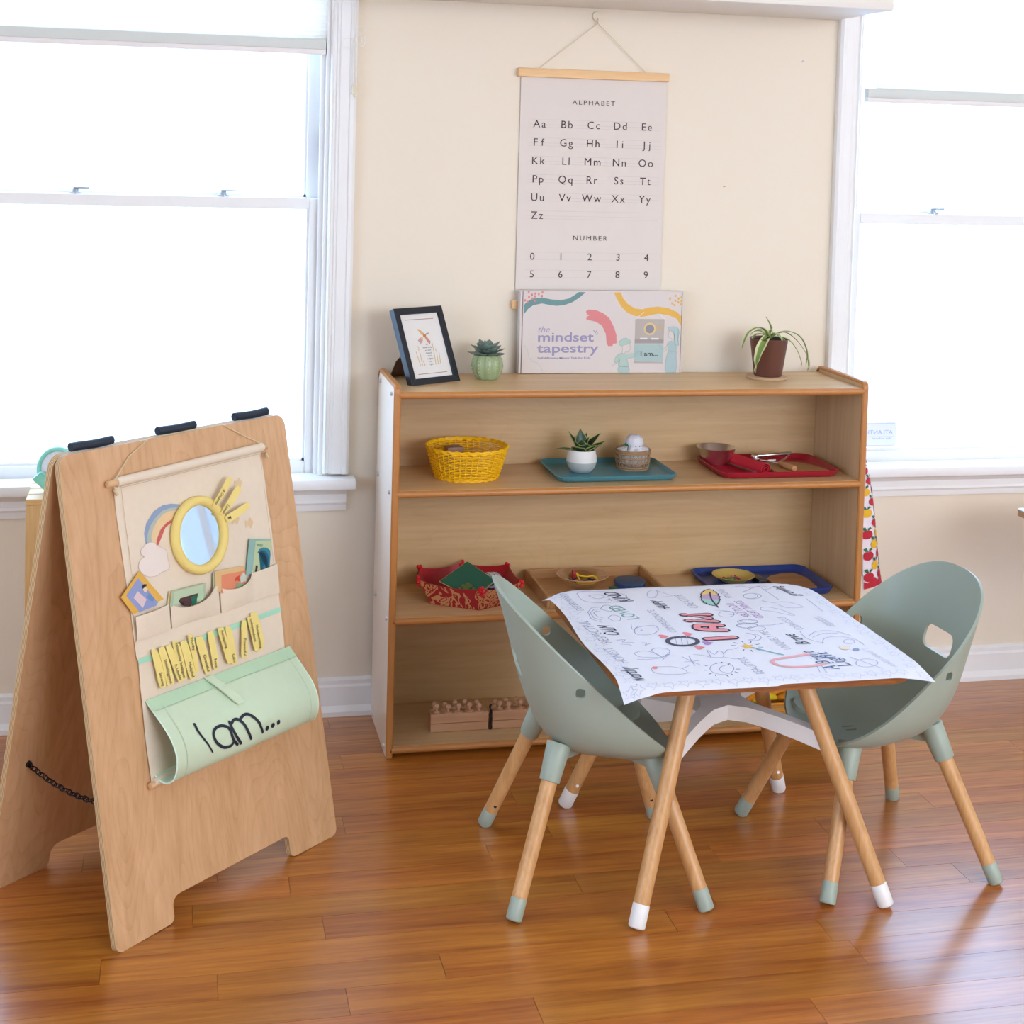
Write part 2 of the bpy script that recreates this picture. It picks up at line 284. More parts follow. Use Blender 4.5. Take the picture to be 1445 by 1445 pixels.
DATA = {
'cut': [(0.1413, -0.0034), (0.1533, 0.0485), (0.1582, 0.0453), (0.46, 0.0481), (0.4632, 0.008)],
'cloth': [(0.1195, 0.8343), (0.5151, 0.8426), (0.5177, 0.4185), (0.1255, 0.4255), (0.1208, 0.2745)],
'dow': [(0.0951, 0.8288), (0.5233, 0.8396), (0.1101, 0.2625)],
'rb0': [(0.1765, 0.7021), (0.1755, 0.7264), (0.1839, 0.7446), (0.2057, 0.7634), (0.2296, 0.7711), (0.2525, 0.7701), (0.2761, 0.7644), (0.2684, 0.7605), (0.2473, 0.7621), (0.228, 0.7607), (0.2073, 0.7502), (0.1921, 0.7374), (0.1833, 0.722), (0.1793, 0.7015)],
'rb1': [(0.1793, 0.7015), (0.1833, 0.722), (0.1921, 0.7374), (0.2073, 0.7502), (0.228, 0.7607), (0.2473, 0.7621), (0.2684, 0.7605), (0.2625, 0.7552), (0.2426, 0.7566), (0.2267, 0.7532), (0.212, 0.7444), (0.1985, 0.7304), (0.1914, 0.7161), (0.1903, 0.7049)],
'rb2': [(0.1903, 0.7049), (0.1914, 0.7161), (0.1985, 0.7304), (0.212, 0.7444), (0.2267, 0.7532), (0.2426, 0.7566), (0.2625, 0.7552), (0.2513, 0.739), (0.2355, 0.7362), (0.2189, 0.7279), (0.2059, 0.7132), (0.2025, 0.7016)],
'rb3': [(0.2024, 0.7005), (0.2052, 0.7091), (0.2186, 0.7265), (0.2355, 0.7362), (0.2499, 0.7398), (0.2466, 0.7341), (0.2302, 0.7271), (0.2127, 0.7133), (0.2056, 0.697)],
'cloud': [(0.1698, 0.702), (0.1798, 0.7071), (0.1963, 0.7051), (0.2026, 0.6976), (0.2165, 0.6896), (0.2248, 0.6822), (0.2251, 0.6677), (0.2277, 0.6528), (0.2228, 0.6467), (0.2055, 0.6448), (0.1955, 0.6412), (0.1788, 0.6421), (0.1649, 0.648), (0.1555, 0.6585), (0.1528, 0.6689), (0.1588, 0.6789), (0.1686, 0.683), (0.1616, 0.6896), (0.1628, 0.6978)],
'ringo': [(0.2369, 0.7094), (0.3856, 0.685), (0.322, 0.7706), (0.2974, 0.6191)],
'ringi': [(0.2555, 0.7057), (0.3651, 0.689), (0.32, 0.7541), (0.3004, 0.6372)],
'ray1': [(0.3409, 0.7488), (0.3621, 0.7704), (0.3961, 0.7992), (0.4082, 0.792), (0.3669, 0.762), (0.3507, 0.744)],
'ray2': [(0.3592, 0.729), (0.3672, 0.7395), (0.4176, 0.778), (0.4307, 0.7675), (0.3877, 0.7388), (0.3687, 0.7242)],
'ray3': [(0.371, 0.7088), (0.3702, 0.721), (0.3905, 0.7307), (0.4449, 0.739), (0.4458, 0.7266), (0.4012, 0.7197), (0.3782, 0.7074)],
'stars': [(0.439, 0.7783), (0.418, 0.7074), (0.4561, 0.6925)],
'pock': [(0.1222, 0.5837), (0.1993, 0.5821), (0.2114, 0.575), (0.2411, 0.5693), (0.2723, 0.5692), (0.297, 0.575), (0.3107, 0.585), (0.3286, 0.5833), (0.3371, 0.5737), (0.3649, 0.5682), (0.3942, 0.569), (0.4163, 0.5745), (0.4289, 0.5853), (0.4207, 0.5871), (0.5043, 0.5918), (0.5069, 0.5449), (0.4359, 0.5398), (0.3171, 0.5396), (0.1905, 0.5389), (0.1183, 0.5362)],
'pock_in': [(0.4289, 0.5853), (0.4221, 0.5832)],
'card1': [(0.1487, 0.6598), (0.1996, 0.5948), (0.1222, 0.5837), (0.0977, 0.6213)],
'card1art': [(0.1436, 0.6476), (0.1847, 0.5916), (0.1786, 0.5865), (0.1371, 0.5846), (0.1101, 0.622)],
'c1hair': [(0.1498, 0.6313), (0.1544, 0.6335), (0.161, 0.632), (0.1605, 0.6288), (0.1552, 0.6274), (0.1505, 0.6252)],
'c1face': [(0.157, 0.6283), (0.163, 0.6224), (0.1587, 0.6174), (0.1538, 0.6186), (0.1504, 0.6246)],
'c1body': [(0.1635, 0.615), (0.171, 0.608), (0.1767, 0.6001), (0.1709, 0.5962), (0.1646, 0.6003), (0.1588, 0.6069)],
'c1page': [(0.1384, 0.624), (0.1575, 0.604), (0.1459, 0.5903), (0.1267, 0.6137)],
'card2': [(0.2194, 0.6048), (0.3092, 0.6014), (0.3035, 0.5733), (0.2095, 0.5765)],
'card2b': [(0.2105, 0.6042), (0.3027, 0.6015), (0.2973, 0.5693), (0.2076, 0.5757)],
'c2a': [(0.2328, 0.5817), (0.2382, 0.5872), (0.2854, 0.5864), (0.2829, 0.5822), (0.2778, 0.5739), (0.2619, 0.5662), (0.2453, 0.5701), (0.2475, 0.5783)],
'c2b': [(0.2665, 0.5833), (0.2849, 0.5831), (0.2796, 0.5735), (0.2747, 0.5665), (0.2656, 0.5666)],
'c2face': [(0.2882, 0.5864), (0.2987, 0.5881), (0.3001, 0.5796), (0.2949, 0.5713), (0.2805, 0.5679), (0.28, 0.5761)],
'card3': [(0.3381, 0.6181), (0.4183, 0.6125), (0.4113, 0.5745), (0.3311, 0.5774)],
'card3b': [(0.3351, 0.6155), (0.429, 0.6105), (0.423, 0.5852), (0.334, 0.5833)],
'c3a': [(0.3537, 0.6072), (0.421, 0.6018), (0.4162, 0.5746), (0.4011, 0.5681), (0.3476, 0.5715)],
'c3b': [(0.3902, 0.5942), (0.4045, 0.5965), (0.4006, 0.5919), (0.4007, 0.5836), (0.3922, 0.5877), (0.3874, 0.5866)],
'c3c': [(0.4128, 0.5997), (0.4196, 0.5938), (0.4173, 0.581), (0.4033, 0.5808), (0.4037, 0.5918)],
'c3d': [(0.3914, 0.5835), (0.4162, 0.5746), (0.4041, 0.5674), (0.3857, 0.5683)],
'card4': [(0.4464, 0.6624), (0.509, 0.6478), (0.4935, 0.5944), (0.4227, 0.5908)],
'c4a': [(0.4627, 0.6545), (0.5095, 0.6457), (0.4934, 0.5923), (0.4413, 0.5924)],
'c4wave': [(0.463, 0.6297), (0.4697, 0.6356), (0.4811, 0.6367), (0.4919, 0.6339), (0.5004, 0.627), (0.5004, 0.618), (0.4926, 0.5925), (0.4657, 0.591), (0.4772, 0.6014), (0.4801, 0.6132), (0.4753, 0.6221), (0.4667, 0.6278)],
'c4dark': [(0.4668, 0.6284), (0.474, 0.6325), (0.4832, 0.63), (0.4914, 0.6221), (0.4938, 0.6126), (0.4885, 0.5922), (0.4835, 0.5916), (0.4883, 0.6047), (0.4873, 0.6173), (0.4811, 0.6276), (0.4751, 0.63)],
'c4kid': [(0.4531, 0.6054), (0.4585, 0.6043), (0.4587, 0.6009), (0.4539, 0.5918), (0.4486, 0.593), (0.4524, 0.6011)],
'strip': [(0.1254, 0.5085), (0.1231, 0.4988), (0.5114, 0.5053), (0.5124, 0.5159)],
'tags': [('Strong', [(0.1535, 0.5104), (0.1684, 0.5048), (0.1782, 0.4327), (0.1627, 0.4325)]), ('Intelligent', [(0.1705, 0.5081), (0.1848, 0.5083), (0.1981, 0.4316), (0.1805, 0.432)]), ('A Leader', [(0.1874, 0.5067), (0.2015, 0.507), (0.2196, 0.4317), (0.2074, 0.4314)]), ('Emotionally Intelligent', [(0.2071, 0.5116), (0.2228, 0.5082), (0.2321, 0.4328), (0.217, 0.4333)]), ('Helpful', [(0.2254, 0.5045), (0.2419, 0.5049), (0.2541, 0.4282), (0.2377, 0.4291)]), ('Worthy', [(0.2454, 0.5132), (0.2589, 0.5119), (0.262, 0.4383), (0.2536, 0.4376)]), ('Grateful', [(0.2667, 0.5038), (0.2853, 0.5016), (0.2961, 0.4275), (0.2794, 0.429)]), ('Free', [(0.2986, 0.505), (0.3136, 0.5053), (0.3144, 0.4294), (0.3018, 0.4306)]), ('Accepting', [(0.3248, 0.5078), (0.3405, 0.5058), (0.3538, 0.4307), (0.3392, 0.4321)]), ('Calm', [(0.3482, 0.5046), (0.363, 0.5015), (0.3662, 0.4258), (0.3532, 0.4271)]), ('Powerful', [(0.3941, 0.5059), (0.4067, 0.5035), (0.395, 0.4292), (0.3795, 0.4355)]), ('Independent', [(0.409, 0.5087), (0.4225, 0.508), (0.428, 0.4359), (0.417, 0.4388)]), ('Hardworking', [(0.4212, 0.5138), (0.4394, 0.5127), (0.449, 0.4375), (0.4252, 0.4334)])],
'prof': [(0.4188, 0.004), (0.4025, 0.0173), (0.3826, 0.0354), (0.3629, 0.0534), (0.3432, 0.067), (0.3202, 0.0714), (0.2998, 0.069), (0.2821, 0.0625), (0.2698, 0.0518), (0.2653, 0.036), (0.2693, 0.0195), (0.2813, -0.0001)],
'profr': [(0.4166, 0.004), (0.3914, 0.0177), (0.3753, 0.0329), (0.3497, 0.0552), (0.3175, 0.0673), (0.298, 0.0683), (0.2848, 0.0616), (0.2674, 0.032)],
'pw': (0.1296, 0.5261),
'iam': [(0.2074, 0.3523), (0.244, 0.288), (0.2524, 0.3252), (0.3049, 0.2847), (0.2977, 0.3298), (0.3823, 0.2857), (0.433, 0.2956)],
'iaml': [[(0.1965, 0.3561), (0.1964, 0.3446), (0.2027, 0.3296), (0.2132, 0.3121), (0.2231, 0.2958)], [(0.2734, 0.3215), (0.2667, 0.331), (0.2527, 0.3367), (0.2376, 0.3352), (0.2295, 0.3264), (0.2338, 0.3116), (0.2502, 0.2981), (0.2685, 0.2947), (0.2769, 0.3)], [(0.2729, 0.3246), (0.2734, 0.3139), (0.2778, 0.3019), (0.2869, 0.292)], [(0.2765, 0.3371), (0.2782, 0.323), (0.285, 0.3073), (0.296, 0.2916)], [(0.277, 0.3315), (0.2891, 0.3376), (0.2989, 0.3352), (0.308, 0.3247), (0.3144, 0.3099), (0.3231, 0.2923)], [(0.3019, 0.3338), (0.3154, 0.3389), (0.3277, 0.3368), (0.3406, 0.3241), (0.3516, 0.3069), (0.3591, 0.2937)]],
'iamd': [(0.3717, 0.2977), (0.3863, 0.2989), (0.4016, 0.3003)],
'tab': [(0.2784, 0.4176), (0.2997, 0.4178), (0.3318, 0.3531), (0.3157, 0.3485)],
'string': [(0.1107, 0.8304), (0.2166, 0.9096), (0.4182, 0.9087), (0.5211, 0.8402)],
'hinge': [(0.0382, 0.9064), (0.1365, 0.9091), (0.2513, 0.9091), (0.3504, 0.9095), (0.463, 0.9073), (0.564, 0.9106)],
'chart': [(0.4069, 1.535), (0.7007, 1.5364), (0.4082, 1.4908), (0.4121, 1.3566), (0.4096, 1.313), (0.5544, 1.599), (0.4967, 1.597), (0.6125, 1.6009), (0.556, 1.2435), (0.5096, 1.2428), (0.6027, 1.2441), (0.3997, 1.1939), (0.7122, 1.1965), (0.401, 1.1492), (0.7137, 1.151), (0.3913, 1.5475), (0.3921, 1.5217), (0.3781, 1.5452), (0.7396, 1.5489)],
'bl': [(0.371, 1.1064), (0.8036, 1.1052), (0.802, 0.8892), (0.3701, 0.8901)],
'bteal': [(0.3721, 1.0696), (0.3778, 1.076), (0.3938, 1.0873), (0.42, 1.09), (0.4465, 1.085), (0.4696, 1.0829), (0.4926, 1.0878), (0.5089, 1.0976), (0.5186, 1.1057), (0.5376, 1.1048), (0.5224, 1.0912), (0.5028, 1.0782), (0.4832, 1.0711), (0.4601, 1.0684), (0.4403, 1.0709), (0.4204, 1.0746), (0.3976, 1.0697), (0.3848, 1.061), (0.3728, 1.0456)],
'bcor': [(0.5401, 1.0542), (0.5467, 1.0591), (0.5667, 1.0575), (0.587, 1.0495), (0.6042, 1.0366), (0.6185, 1.0106), (0.6252, 0.9911), (0.6259, 0.97), (0.6165, 0.9684), (0.615, 0.9626), (0.6033, 0.9626), (0.5986, 0.9717), (0.5962, 0.9944), (0.5847, 1.0171), (0.5677, 1.0268), (0.5415, 1.0332), (0.5423, 1.0397), (0.5498, 1.0436), (0.542, 1.0477)],
'byel': [(0.6144, 1.1047), (0.6339, 1.1048), (0.6394, 1.0902), (0.6534, 1.0741), (0.6741, 1.0621), (0.6945, 1.0602), (0.7146, 1.0655), (0.7384, 1.0673), (0.7658, 1.0638), (0.7901, 1.0534), (0.8042, 1.042), (0.8041, 1.0157), (0.7907, 1.0354), (0.7699, 1.0442), (0.739, 1.049), (0.7187, 1.045), (0.6951, 1.0401), (0.6747, 1.0426), (0.6542, 1.0503), (0.6369, 1.0659), (0.6245, 1.0853)],
'bdr': [(0.3845, 1.1042), (0.3935, 1.0969), (0.4023, 1.1002), (0.4115, 1.0989), (0.4212, 1.1035), (0.3855, 1.0911), (0.4018, 1.0931), (0.4199, 1.0939), (0.3938, 1.0873), (0.3753, 1.0824), (0.382, 1.0783), (0.4012, 1.0816)],
'bdy': [(0.7851, 1.0966), (0.8017, 1.0927), (0.77, 1.0893), (0.7939, 1.0894), (0.7856, 1.0835), (0.8017, 1.0829), (0.7766, 1.0762), (0.7936, 1.0796), (0.8013, 1.0744), (0.7826, 1.072)],
'bt': [(0.4107, 1.0153), (0.4418, 0.9992), (0.4128, 0.9992), (0.5633, 0.975), (0.4105, 0.9671), (0.577, 0.9457), (0.413, 0.9349), (0.5558, 0.9289), (0.6931, 0.9503), (0.7402, 0.9361)],
'btick': [(0.5613, 1.0061), (0.5652, 0.9993), (0.5701, 1.0035), (0.5667, 0.9967), (0.5743, 0.9976), (0.5688, 0.9928)],
'bwave': [(0.3761, 0.9655), (0.3845, 0.9559), (0.3901, 0.9334), (0.3986, 0.9237), (0.4119, 0.9188), (0.4221, 0.9075), (0.4274, 0.8946)],
'btap': [(0.6759, 1.0347), (0.7566, 1.0342), (0.7559, 0.9672), (0.6759, 0.9673)],
'btap2': [(0.6755, 0.9666), (0.756, 0.9665), (0.7553, 0.9211), (0.6749, 0.9214)],
'btapb': [(0.6749, 0.9214), (0.7553, 0.9203), (0.7555, 0.916), (0.6751, 0.9171)],
'btapc': [(0.6758, 0.9803), (0.756, 0.9799), (0.756, 0.9708), (0.6758, 0.9709)],
'bcirc': [(0.7163, 1.0082), (0.6999, 1.0082), (0.7044, 1.0082)],
'bw1': [(0.6902, 0.9845), (0.7104, 0.9845), (0.7105, 0.9802), (0.6904, 0.9802)],
'bw2': [(0.7209, 0.9842), (0.7419, 0.9839), (0.742, 0.9796), (0.721, 0.9799)],
'bray': [(0.7348, 1.0144), (0.7482, 1.0169), (0.7335, 1.0075), (0.7485, 1.0076)],
'bstr': [(0.6759, 1.034), (0.6991, 1.0534), (0.7427, 1.0478), (0.7605, 1.032)],
'bhair1': [(0.6426, 0.9624), (0.6359, 0.9645), (0.6334, 0.9717), (0.6384, 0.9788), (0.6493, 0.9839), (0.6614, 0.9788), (0.6653, 0.9731), (0.6602, 0.9688), (0.6558, 0.9674), (0.6499, 0.9659)],
'bface1': [(0.6419, 0.9617), (0.6429, 0.9531), (0.6418, 0.9437), (0.65, 0.943), (0.6506, 0.9466), (0.6595, 0.9473), (0.6637, 0.9544), (0.663, 0.9659), (0.6617, 0.9688)],
'bshirt1': [(0.6388, 0.9438), (0.6522, 0.9416), (0.6671, 0.9422), (0.6753, 0.9422), (0.6777, 0.9357), (0.6675, 0.9308), (0.6563, 0.9301), (0.6589, 0.9186), (0.6615, 0.91), (0.6578, 0.9071), (0.6384, 0.9093), (0.6332, 0.9122), (0.6358, 0.923), (0.6349, 0.9273), (0.6278, 0.9173), (0.6202, 0.9223), (0.6258, 0.9345), (0.6315, 0.9409)],
'barm1': [(0.6761, 0.9401), (0.6818, 0.9458), (0.6885, 0.9486), (0.682, 0.94), (0.6777, 0.9365)],
'bhand1': [(0.6195, 0.9216), (0.627, 0.918), (0.622, 0.9137), (0.6154, 0.9116), (0.6159, 0.9173)],
'btrou1': [(0.6348, 0.9086), (0.6601, 0.9071), (0.6613, 0.8913), (0.6338, 0.8914)],
'bhair2': [(0.7712, 1.0032), (0.7674, 1.0061), (0.7687, 1.0119), (0.7829, 1.0141), (0.7936, 1.0105), (0.7984, 1.0004), (0.7967, 0.9845), (0.7955, 0.9758), (0.7982, 0.9643), (0.7876, 0.9672), (0.7855, 0.9816), (0.7859, 0.9917), (0.7804, 0.9989), (0.7741, 1.0061)],
'bface2': [(0.7712, 1.0047), (0.7685, 0.996), (0.7687, 0.9903), (0.7719, 0.9838), (0.778, 0.9831), (0.7783, 0.9744)],
'bshirt2': [(0.7678, 0.973), (0.7782, 0.9751), (0.7859, 0.9715), (0.7907, 0.9643), (0.7904, 0.9498), (0.7701, 0.9492), (0.7697, 0.96)],
'barm2': [(0.7678, 0.9708), (0.7651, 0.9643), (0.7593, 0.9557), (0.7455, 0.9658), (0.7377, 0.9737), (0.7379, 0.9687), (0.7456, 0.9615), (0.7581, 0.9477), (0.7691, 0.9571)],
'btrou2': [(0.7701, 0.9484), (0.7905, 0.9484), (0.7919, 0.9383), (0.7921, 0.8905), (0.7661, 0.8907), (0.763, 0.9167), (0.7661, 0.9355)],
'pI': [(0.5661, -0.6479), (0.6224, -0.6482)],
'pA': [(0.6235, -0.568), (0.5793, -0.5634), (0.57, -0.5726), (0.573, -0.5872), (0.6213, -0.6001)],
'pA2': [(0.6053, -0.5669), (0.5989, -0.5932)],
'pM': [(0.623, -0.4944), (0.5697, -0.4908), (0.6153, -0.5185), (0.5668, -0.5308), (0.6224, -0.5415)],
'pmir': [(0.5408, -0.6592), (0.538, -0.6649), (0.5337, -0.6701), (0.5283, -0.6746), (0.522, -0.678), (0.515, -0.6803), (0.5078, -0.6813), (0.5008, -0.681), (0.4941, -0.6794), (0.4883, -0.6766), (0.4835, -0.6727), (0.48, -0.6679), (0.4779, -0.6625), (0.4775, -0.6567), (0.4787, -0.6507), (0.4814, -0.645), (0.4856, -0.6397), (0.491, -0.6352), (0.4973, -0.6317), (0.5044, -0.6293), (0.5117, -0.6282), (0.5189, -0.6285), (0.5256, -0.6301), (0.5316, -0.633), (0.5364, -0.637), (0.5399, -0.6418), (0.5418, -0.6474), (0.5421, -0.6533)],
'phearts': [(0.4798, -0.6219), (0.5352, -0.6119), (0.5309, -0.6959), (0.5572, -0.6712)],
'pfea': [(0.6901, -0.3166), (0.6705, -0.3316), (0.6533, -0.3631), (0.6427, -0.4057), (0.6483, -0.4279), (0.6589, -0.4364), (0.6763, -0.4172), (0.6925, -0.3756), (0.6973, -0.3388)],
'pfy': [(0.6901, -0.3166), (0.6705, -0.3316), (0.6559, -0.3598), (0.6763, -0.3512), (0.6925, -0.3644), (0.6973, -0.3388)],
'pfp': [(0.6559, -0.3598), (0.6763, -0.3512), (0.6925, -0.3644), (0.6841, -0.3965), (0.6631, -0.3938), (0.6492, -0.381)],
'pft': [(0.6492, -0.381), (0.6631, -0.3938), (0.6841, -0.3965), (0.674, -0.4205), (0.6589, -0.4364), (0.6483, -0.4279), (0.6427, -0.4057)],
'pstem': [(0.6842, -0.3372), (0.669, -0.3872), (0.664, -0.4228), (0.6626, -0.4525)],
'dood': [[(0.5337, -0.3404), (0.5462, -0.3158), (0.5642, -0.3106), (0.5604, -0.3364), (0.5468, -0.3569), (0.5331, -0.3639), (0.5337, -0.3404)], [(0.5642, -0.3106), (0.589, -0.3549), (0.5428, -0.3622)], [(0.4367, -0.5365), (0.4302, -0.5679), (0.4535, -0.5518), (0.4823, -0.5491), (0.4845, -0.5753), (0.4654, -0.6012), (0.4463, -0.608), (0.428, -0.5993), (0.4343, -0.5685), (0.4473, -0.5509)], [(0.4484, -0.5768), (0.4474, -0.5784), (0.446, -0.579), (0.445, -0.5781), (0.4451, -0.5763), (0.4461, -0.5747), (0.4475, -0.5741), (0.4484, -0.575), (0.4484, -0.5768)], [(0.388, -0.7114), (0.409, -0.6998), (0.4248, -0.7078), (0.4382, -0.7386), (0.4286, -0.7025), (0.4415, -0.6877), (0.4607, -0.6922), (0.4648, -0.7075), (0.4543, -0.7235), (0.4373, -0.7413)], [(0.388, -0.7114), (0.3927, -0.7323), (0.4111, -0.7377), (0.4373, -0.7413), (0.4115, -0.7491), (0.3841, -0.747)], [(0.4373, -0.7413), (0.4596, -0.7231), (0.4449, -0.7395), (0.4319, -0.7577)], [(0.556, -0.8225), (0.5513, -0.8317), (0.5448, -0.8396), (0.5372, -0.8454), (0.5292, -0.8487), (0.5216, -0.8492), (0.515, -0.8467), (0.5102, -0.8416), (0.5075, -0.8343), (0.5073, -0.8254), (0.5096, -0.816), (0.5141, -0.8067), (0.5206, -0.7987), (0.5282, -0.7926), (0.5364, -0.7891), (0.5442, -0.7886), (0.5509, -0.7911), (0.5558, -0.7965), (0.5584, -0.804), (0.5585, -0.813), (0.556, -0.8225)], [(0.5322, -0.8393), (0.5283, -0.8375), (0.526, -0.8334), (0.5255, -0.8277), (0.527, -0.8212), (0.5303, -0.8149), (0.5348, -0.8098), (0.5399, -0.8067), (0.5448, -0.806)], [(0.397, -0.7973), (0.3939, -0.816), (0.4047, -0.831), (0.4414, -0.8389), (0.4581, -0.8305), (0.4558, -0.8084), (0.4385, -0.7949), (0.4172, -0.793), (0.4043, -0.7901)], [(0.4558, -0.8084), (0.4746, -0.7945)], [(0.4577, -0.8315), (0.4754, -0.8372)], [(0.5051, -0.7335), (0.5246, -0.7449), (0.5334, -0.7547), (0.5407, -0.7121), (0.5462, -0.7421), (0.5623, -0.721), (0.567, -0.7333), (0.5587, -0.7583), (0.544, -0.7591), (0.5328, -0.7564)], [(0.5669, -0.7392), (0.5822, -0.7178), (0.5951, -0.7166)], [(0.5587, -0.7583), (0.576, -0.7721), (0.5906, -0.7713)], [(0.6731, -0.5449), (0.6947, -0.5378), (0.7117, -0.5567), (0.6869, -0.5634), (0.6731, -0.5449)], [(0.659, -0.5728), (0.6848, -0.5631), (0.7029, -0.5787), (0.6714, -0.5972), (0.659, -0.5728)], [(0.3769, -0.6295), (0.3958, -0.629), (0.3854, -0.6428), (0.4084, -0.649)], [(0.3779, -0.6539), (0.3949, -0.6592), (0.3982, -0.6687)], [(0.4204, -0.6537), (0.4329, -0.6566), (0.4248, -0.6693), (0.4403, -0.6594)], [(0.6489, -0.4668), (0.6755, -0.4772), (0.6896, -0.4964), (0.6689, -0.5005)], [(0.6808, -0.4986), (0.6761, -0.5063), (0.669, -0.512), (0.6608, -0.5146), (0.6532, -0.5136), (0.6477, -0.5092), (0.6454, -0.5023), (0.6466, -0.4941), (0.6513, -0.4864), (0.6584, -0.4806), (0.6667, -0.4779), (0.6743, -0.479), (0.6799, -0.4834), (0.6822, -0.4905), (0.6808, -0.4986)], [(0.7478, -0.379), (0.7615, -0.3621), (0.7809, -0.3608), (0.7827, -0.3797), (0.7676, -0.3941), (0.7504, -0.3904), (0.7478, -0.379)], [(0.4779, -0.7413), (0.4882, -0.7729), (0.4975, -0.7921)], [(0.4925, -0.7433), (0.4882, -0.7729), (0.4861, -0.7961)], [(0.4724, -0.7718), (0.4882, -0.7729), (0.5061, -0.768)], [(0.3676, -0.4441), (0.3839, -0.415), (0.4078, -0.4129)], [(0.3676, -0.4441), (0.362, -0.4939), (0.3784, -0.5159)], [(0.3717, -0.4497), (0.3854, -0.4278), (0.4003, -0.4276)], [(0.3717, -0.4497), (0.3694, -0.4849), (0.3824, -0.5016)], [(0.3789, -0.4507), (0.3889, -0.4386), (0.396, -0.4426)], [(0.3789, -0.4507), (0.3799, -0.4763), (0.3897, -0.4876)], [(0.4003, -0.4276), (0.4131, -0.4062), (0.4269, -0.4048), (0.429, -0.4262), (0.4183, -0.4456), (0.4076, -0.4369), (0.4003, -0.4276)], [(0.4007, -0.4891), (0.4142, -0.4707), (0.4271, -0.4825), (0.4215, -0.5068), (0.406, -0.5097), (0.4007, -0.4891)], [(0.3785, -0.3117), (0.3962, -0.2971), (0.43, -0.2992), (0.4677, -0.3119), (0.4862, -0.3421), (0.4619, -0.3773), (0.4328, -0.3843), (0.4004, -0.3801), (0.3787, -0.3611), (0.3785, -0.3117)], [(0.4005, -0.3311), (0.4233, -0.323), (0.4352, -0.3411), (0.4143, -0.3548), (0.4005, -0.3311)], [(0.443, -0.3199), (0.4515, -0.3321), (0.4353, -0.3466)], [(0.4341, -0.3683), (0.442, -0.3529), (0.4407, -0.3745)], [(0.7465, -0.313), (0.7706, -0.3045), (0.788, -0.3241), (0.757, -0.3487)], [(0.788, -0.3241), (0.82, -0.3072), (0.8382, -0.3246), (0.8109, -0.3385)], [(0.814, -0.3041), (0.8196, -0.4125)], [(0.7908, -0.3811), (0.7854, -0.3891), (0.777, -0.395), (0.7673, -0.3976), (0.7581, -0.3964), (0.7512, -0.3917), (0.748, -0.3843), (0.7492, -0.3758), (0.7545, -0.3677), (0.7629, -0.3618), (0.7728, -0.3591), (0.7821, -0.3603), (0.789, -0.3651), (0.7921, -0.3726), (0.7908, -0.3811)], [(0.7791, -0.4128), (0.7977, -0.4315), (0.8297, -0.4302), (0.854, -0.4711), (0.8157, -0.4714), (0.8045, -0.4486)], [(0.7552, -0.4635), (0.7719, -0.4604), (0.7963, -0.4847), (0.8088, -0.5278), (0.786, -0.5094), (0.7694, -0.4916), (0.7511, -0.4819), (0.7552, -0.4635)], [(0.8854, -0.4155), (0.8847, -0.5036)], [(0.7774, -0.6278), (0.7726, -0.6652), (0.7813, -0.6896), (0.7969, -0.7056)], [(0.7842, -0.6573), (0.8132, -0.6327), (0.8507, -0.6377), (0.8725, -0.6693)], [(0.788, -0.6673), (0.8196, -0.6479), (0.8507, -0.6521)], [(0.7919, -0.7095), (0.8087, -0.6794), (0.8425, -0.67), (0.8713, -0.6926), (0.8751, -0.7255)], [(0.8644, -0.7056), (0.8598, -0.7119), (0.8533, -0.716), (0.8467, -0.717), (0.8417, -0.7145), (0.8397, -0.7091), (0.8412, -0.7024), (0.8458, -0.6961), (0.8523, -0.6919), (0.859, -0.691), (0.864, -0.6935), (0.866, -0.6989), (0.8644, -0.7056)], [(0.8532, -0.8325), (0.8473, -0.8408), (0.8391, -0.8473), (0.8296, -0.851), (0.8205, -0.8515), (0.8129, -0.8487), (0.8081, -0.8429), (0.8068, -0.8351), (0.8092, -0.8263), (0.8149, -0.818), (0.8232, -0.8114), (0.8327, -0.8075), (0.8421, -0.807), (0.8497, -0.8099), (0.8545, -0.8158), (0.8557, -0.8237), (0.8532, -0.8325)], [(0.8141, -0.7927), (0.8478, -0.8654)], [(0.713, -0.5556), (0.7072, -0.5623), (0.6971, -0.5664), (0.6853, -0.5668), (0.675, -0.5634), (0.669, -0.5572), (0.6687, -0.5497), (0.6745, -0.543), (0.6846, -0.5388), (0.6965, -0.5384), (0.7068, -0.5418), (0.7129, -0.5481), (0.713, -0.5556)], [(0.7026, -0.5789), (0.6964, -0.5864), (0.6859, -0.5911), (0.6738, -0.5917), (0.6634, -0.5881), (0.6574, -0.5812), (0.6575, -0.5729), (0.6636, -0.5654), (0.6741, -0.5606), (0.6863, -0.56), (0.6968, -0.5636), (0.7028, -0.5706), (0.7026, -0.5789)], [(0.7116, -0.6016), (0.7061, -0.6086), (0.6968, -0.613), (0.6864, -0.6137), (0.6776, -0.6104), (0.6727, -0.6041), (0.673, -0.5964), (0.6785, -0.5894), (0.6877, -0.5849), (0.6982, -0.5842), (0.7071, -0.5875), (0.712, -0.5939), (0.7116, -0.6016)], [(0.7036, -0.5791), (0.7326, -0.581), (0.763, -0.5722)], [(0.6587, -0.6261), (0.6767, -0.638), (0.6793, -0.6572), (0.6625, -0.6734), (0.646, -0.6665), (0.6614, -0.664), (0.6718, -0.6421), (0.6587, -0.6261)], [(0.7246, -0.8313), (0.7159, -0.8657)], [(0.7354, -0.8244), (0.7291, -0.8675)]],
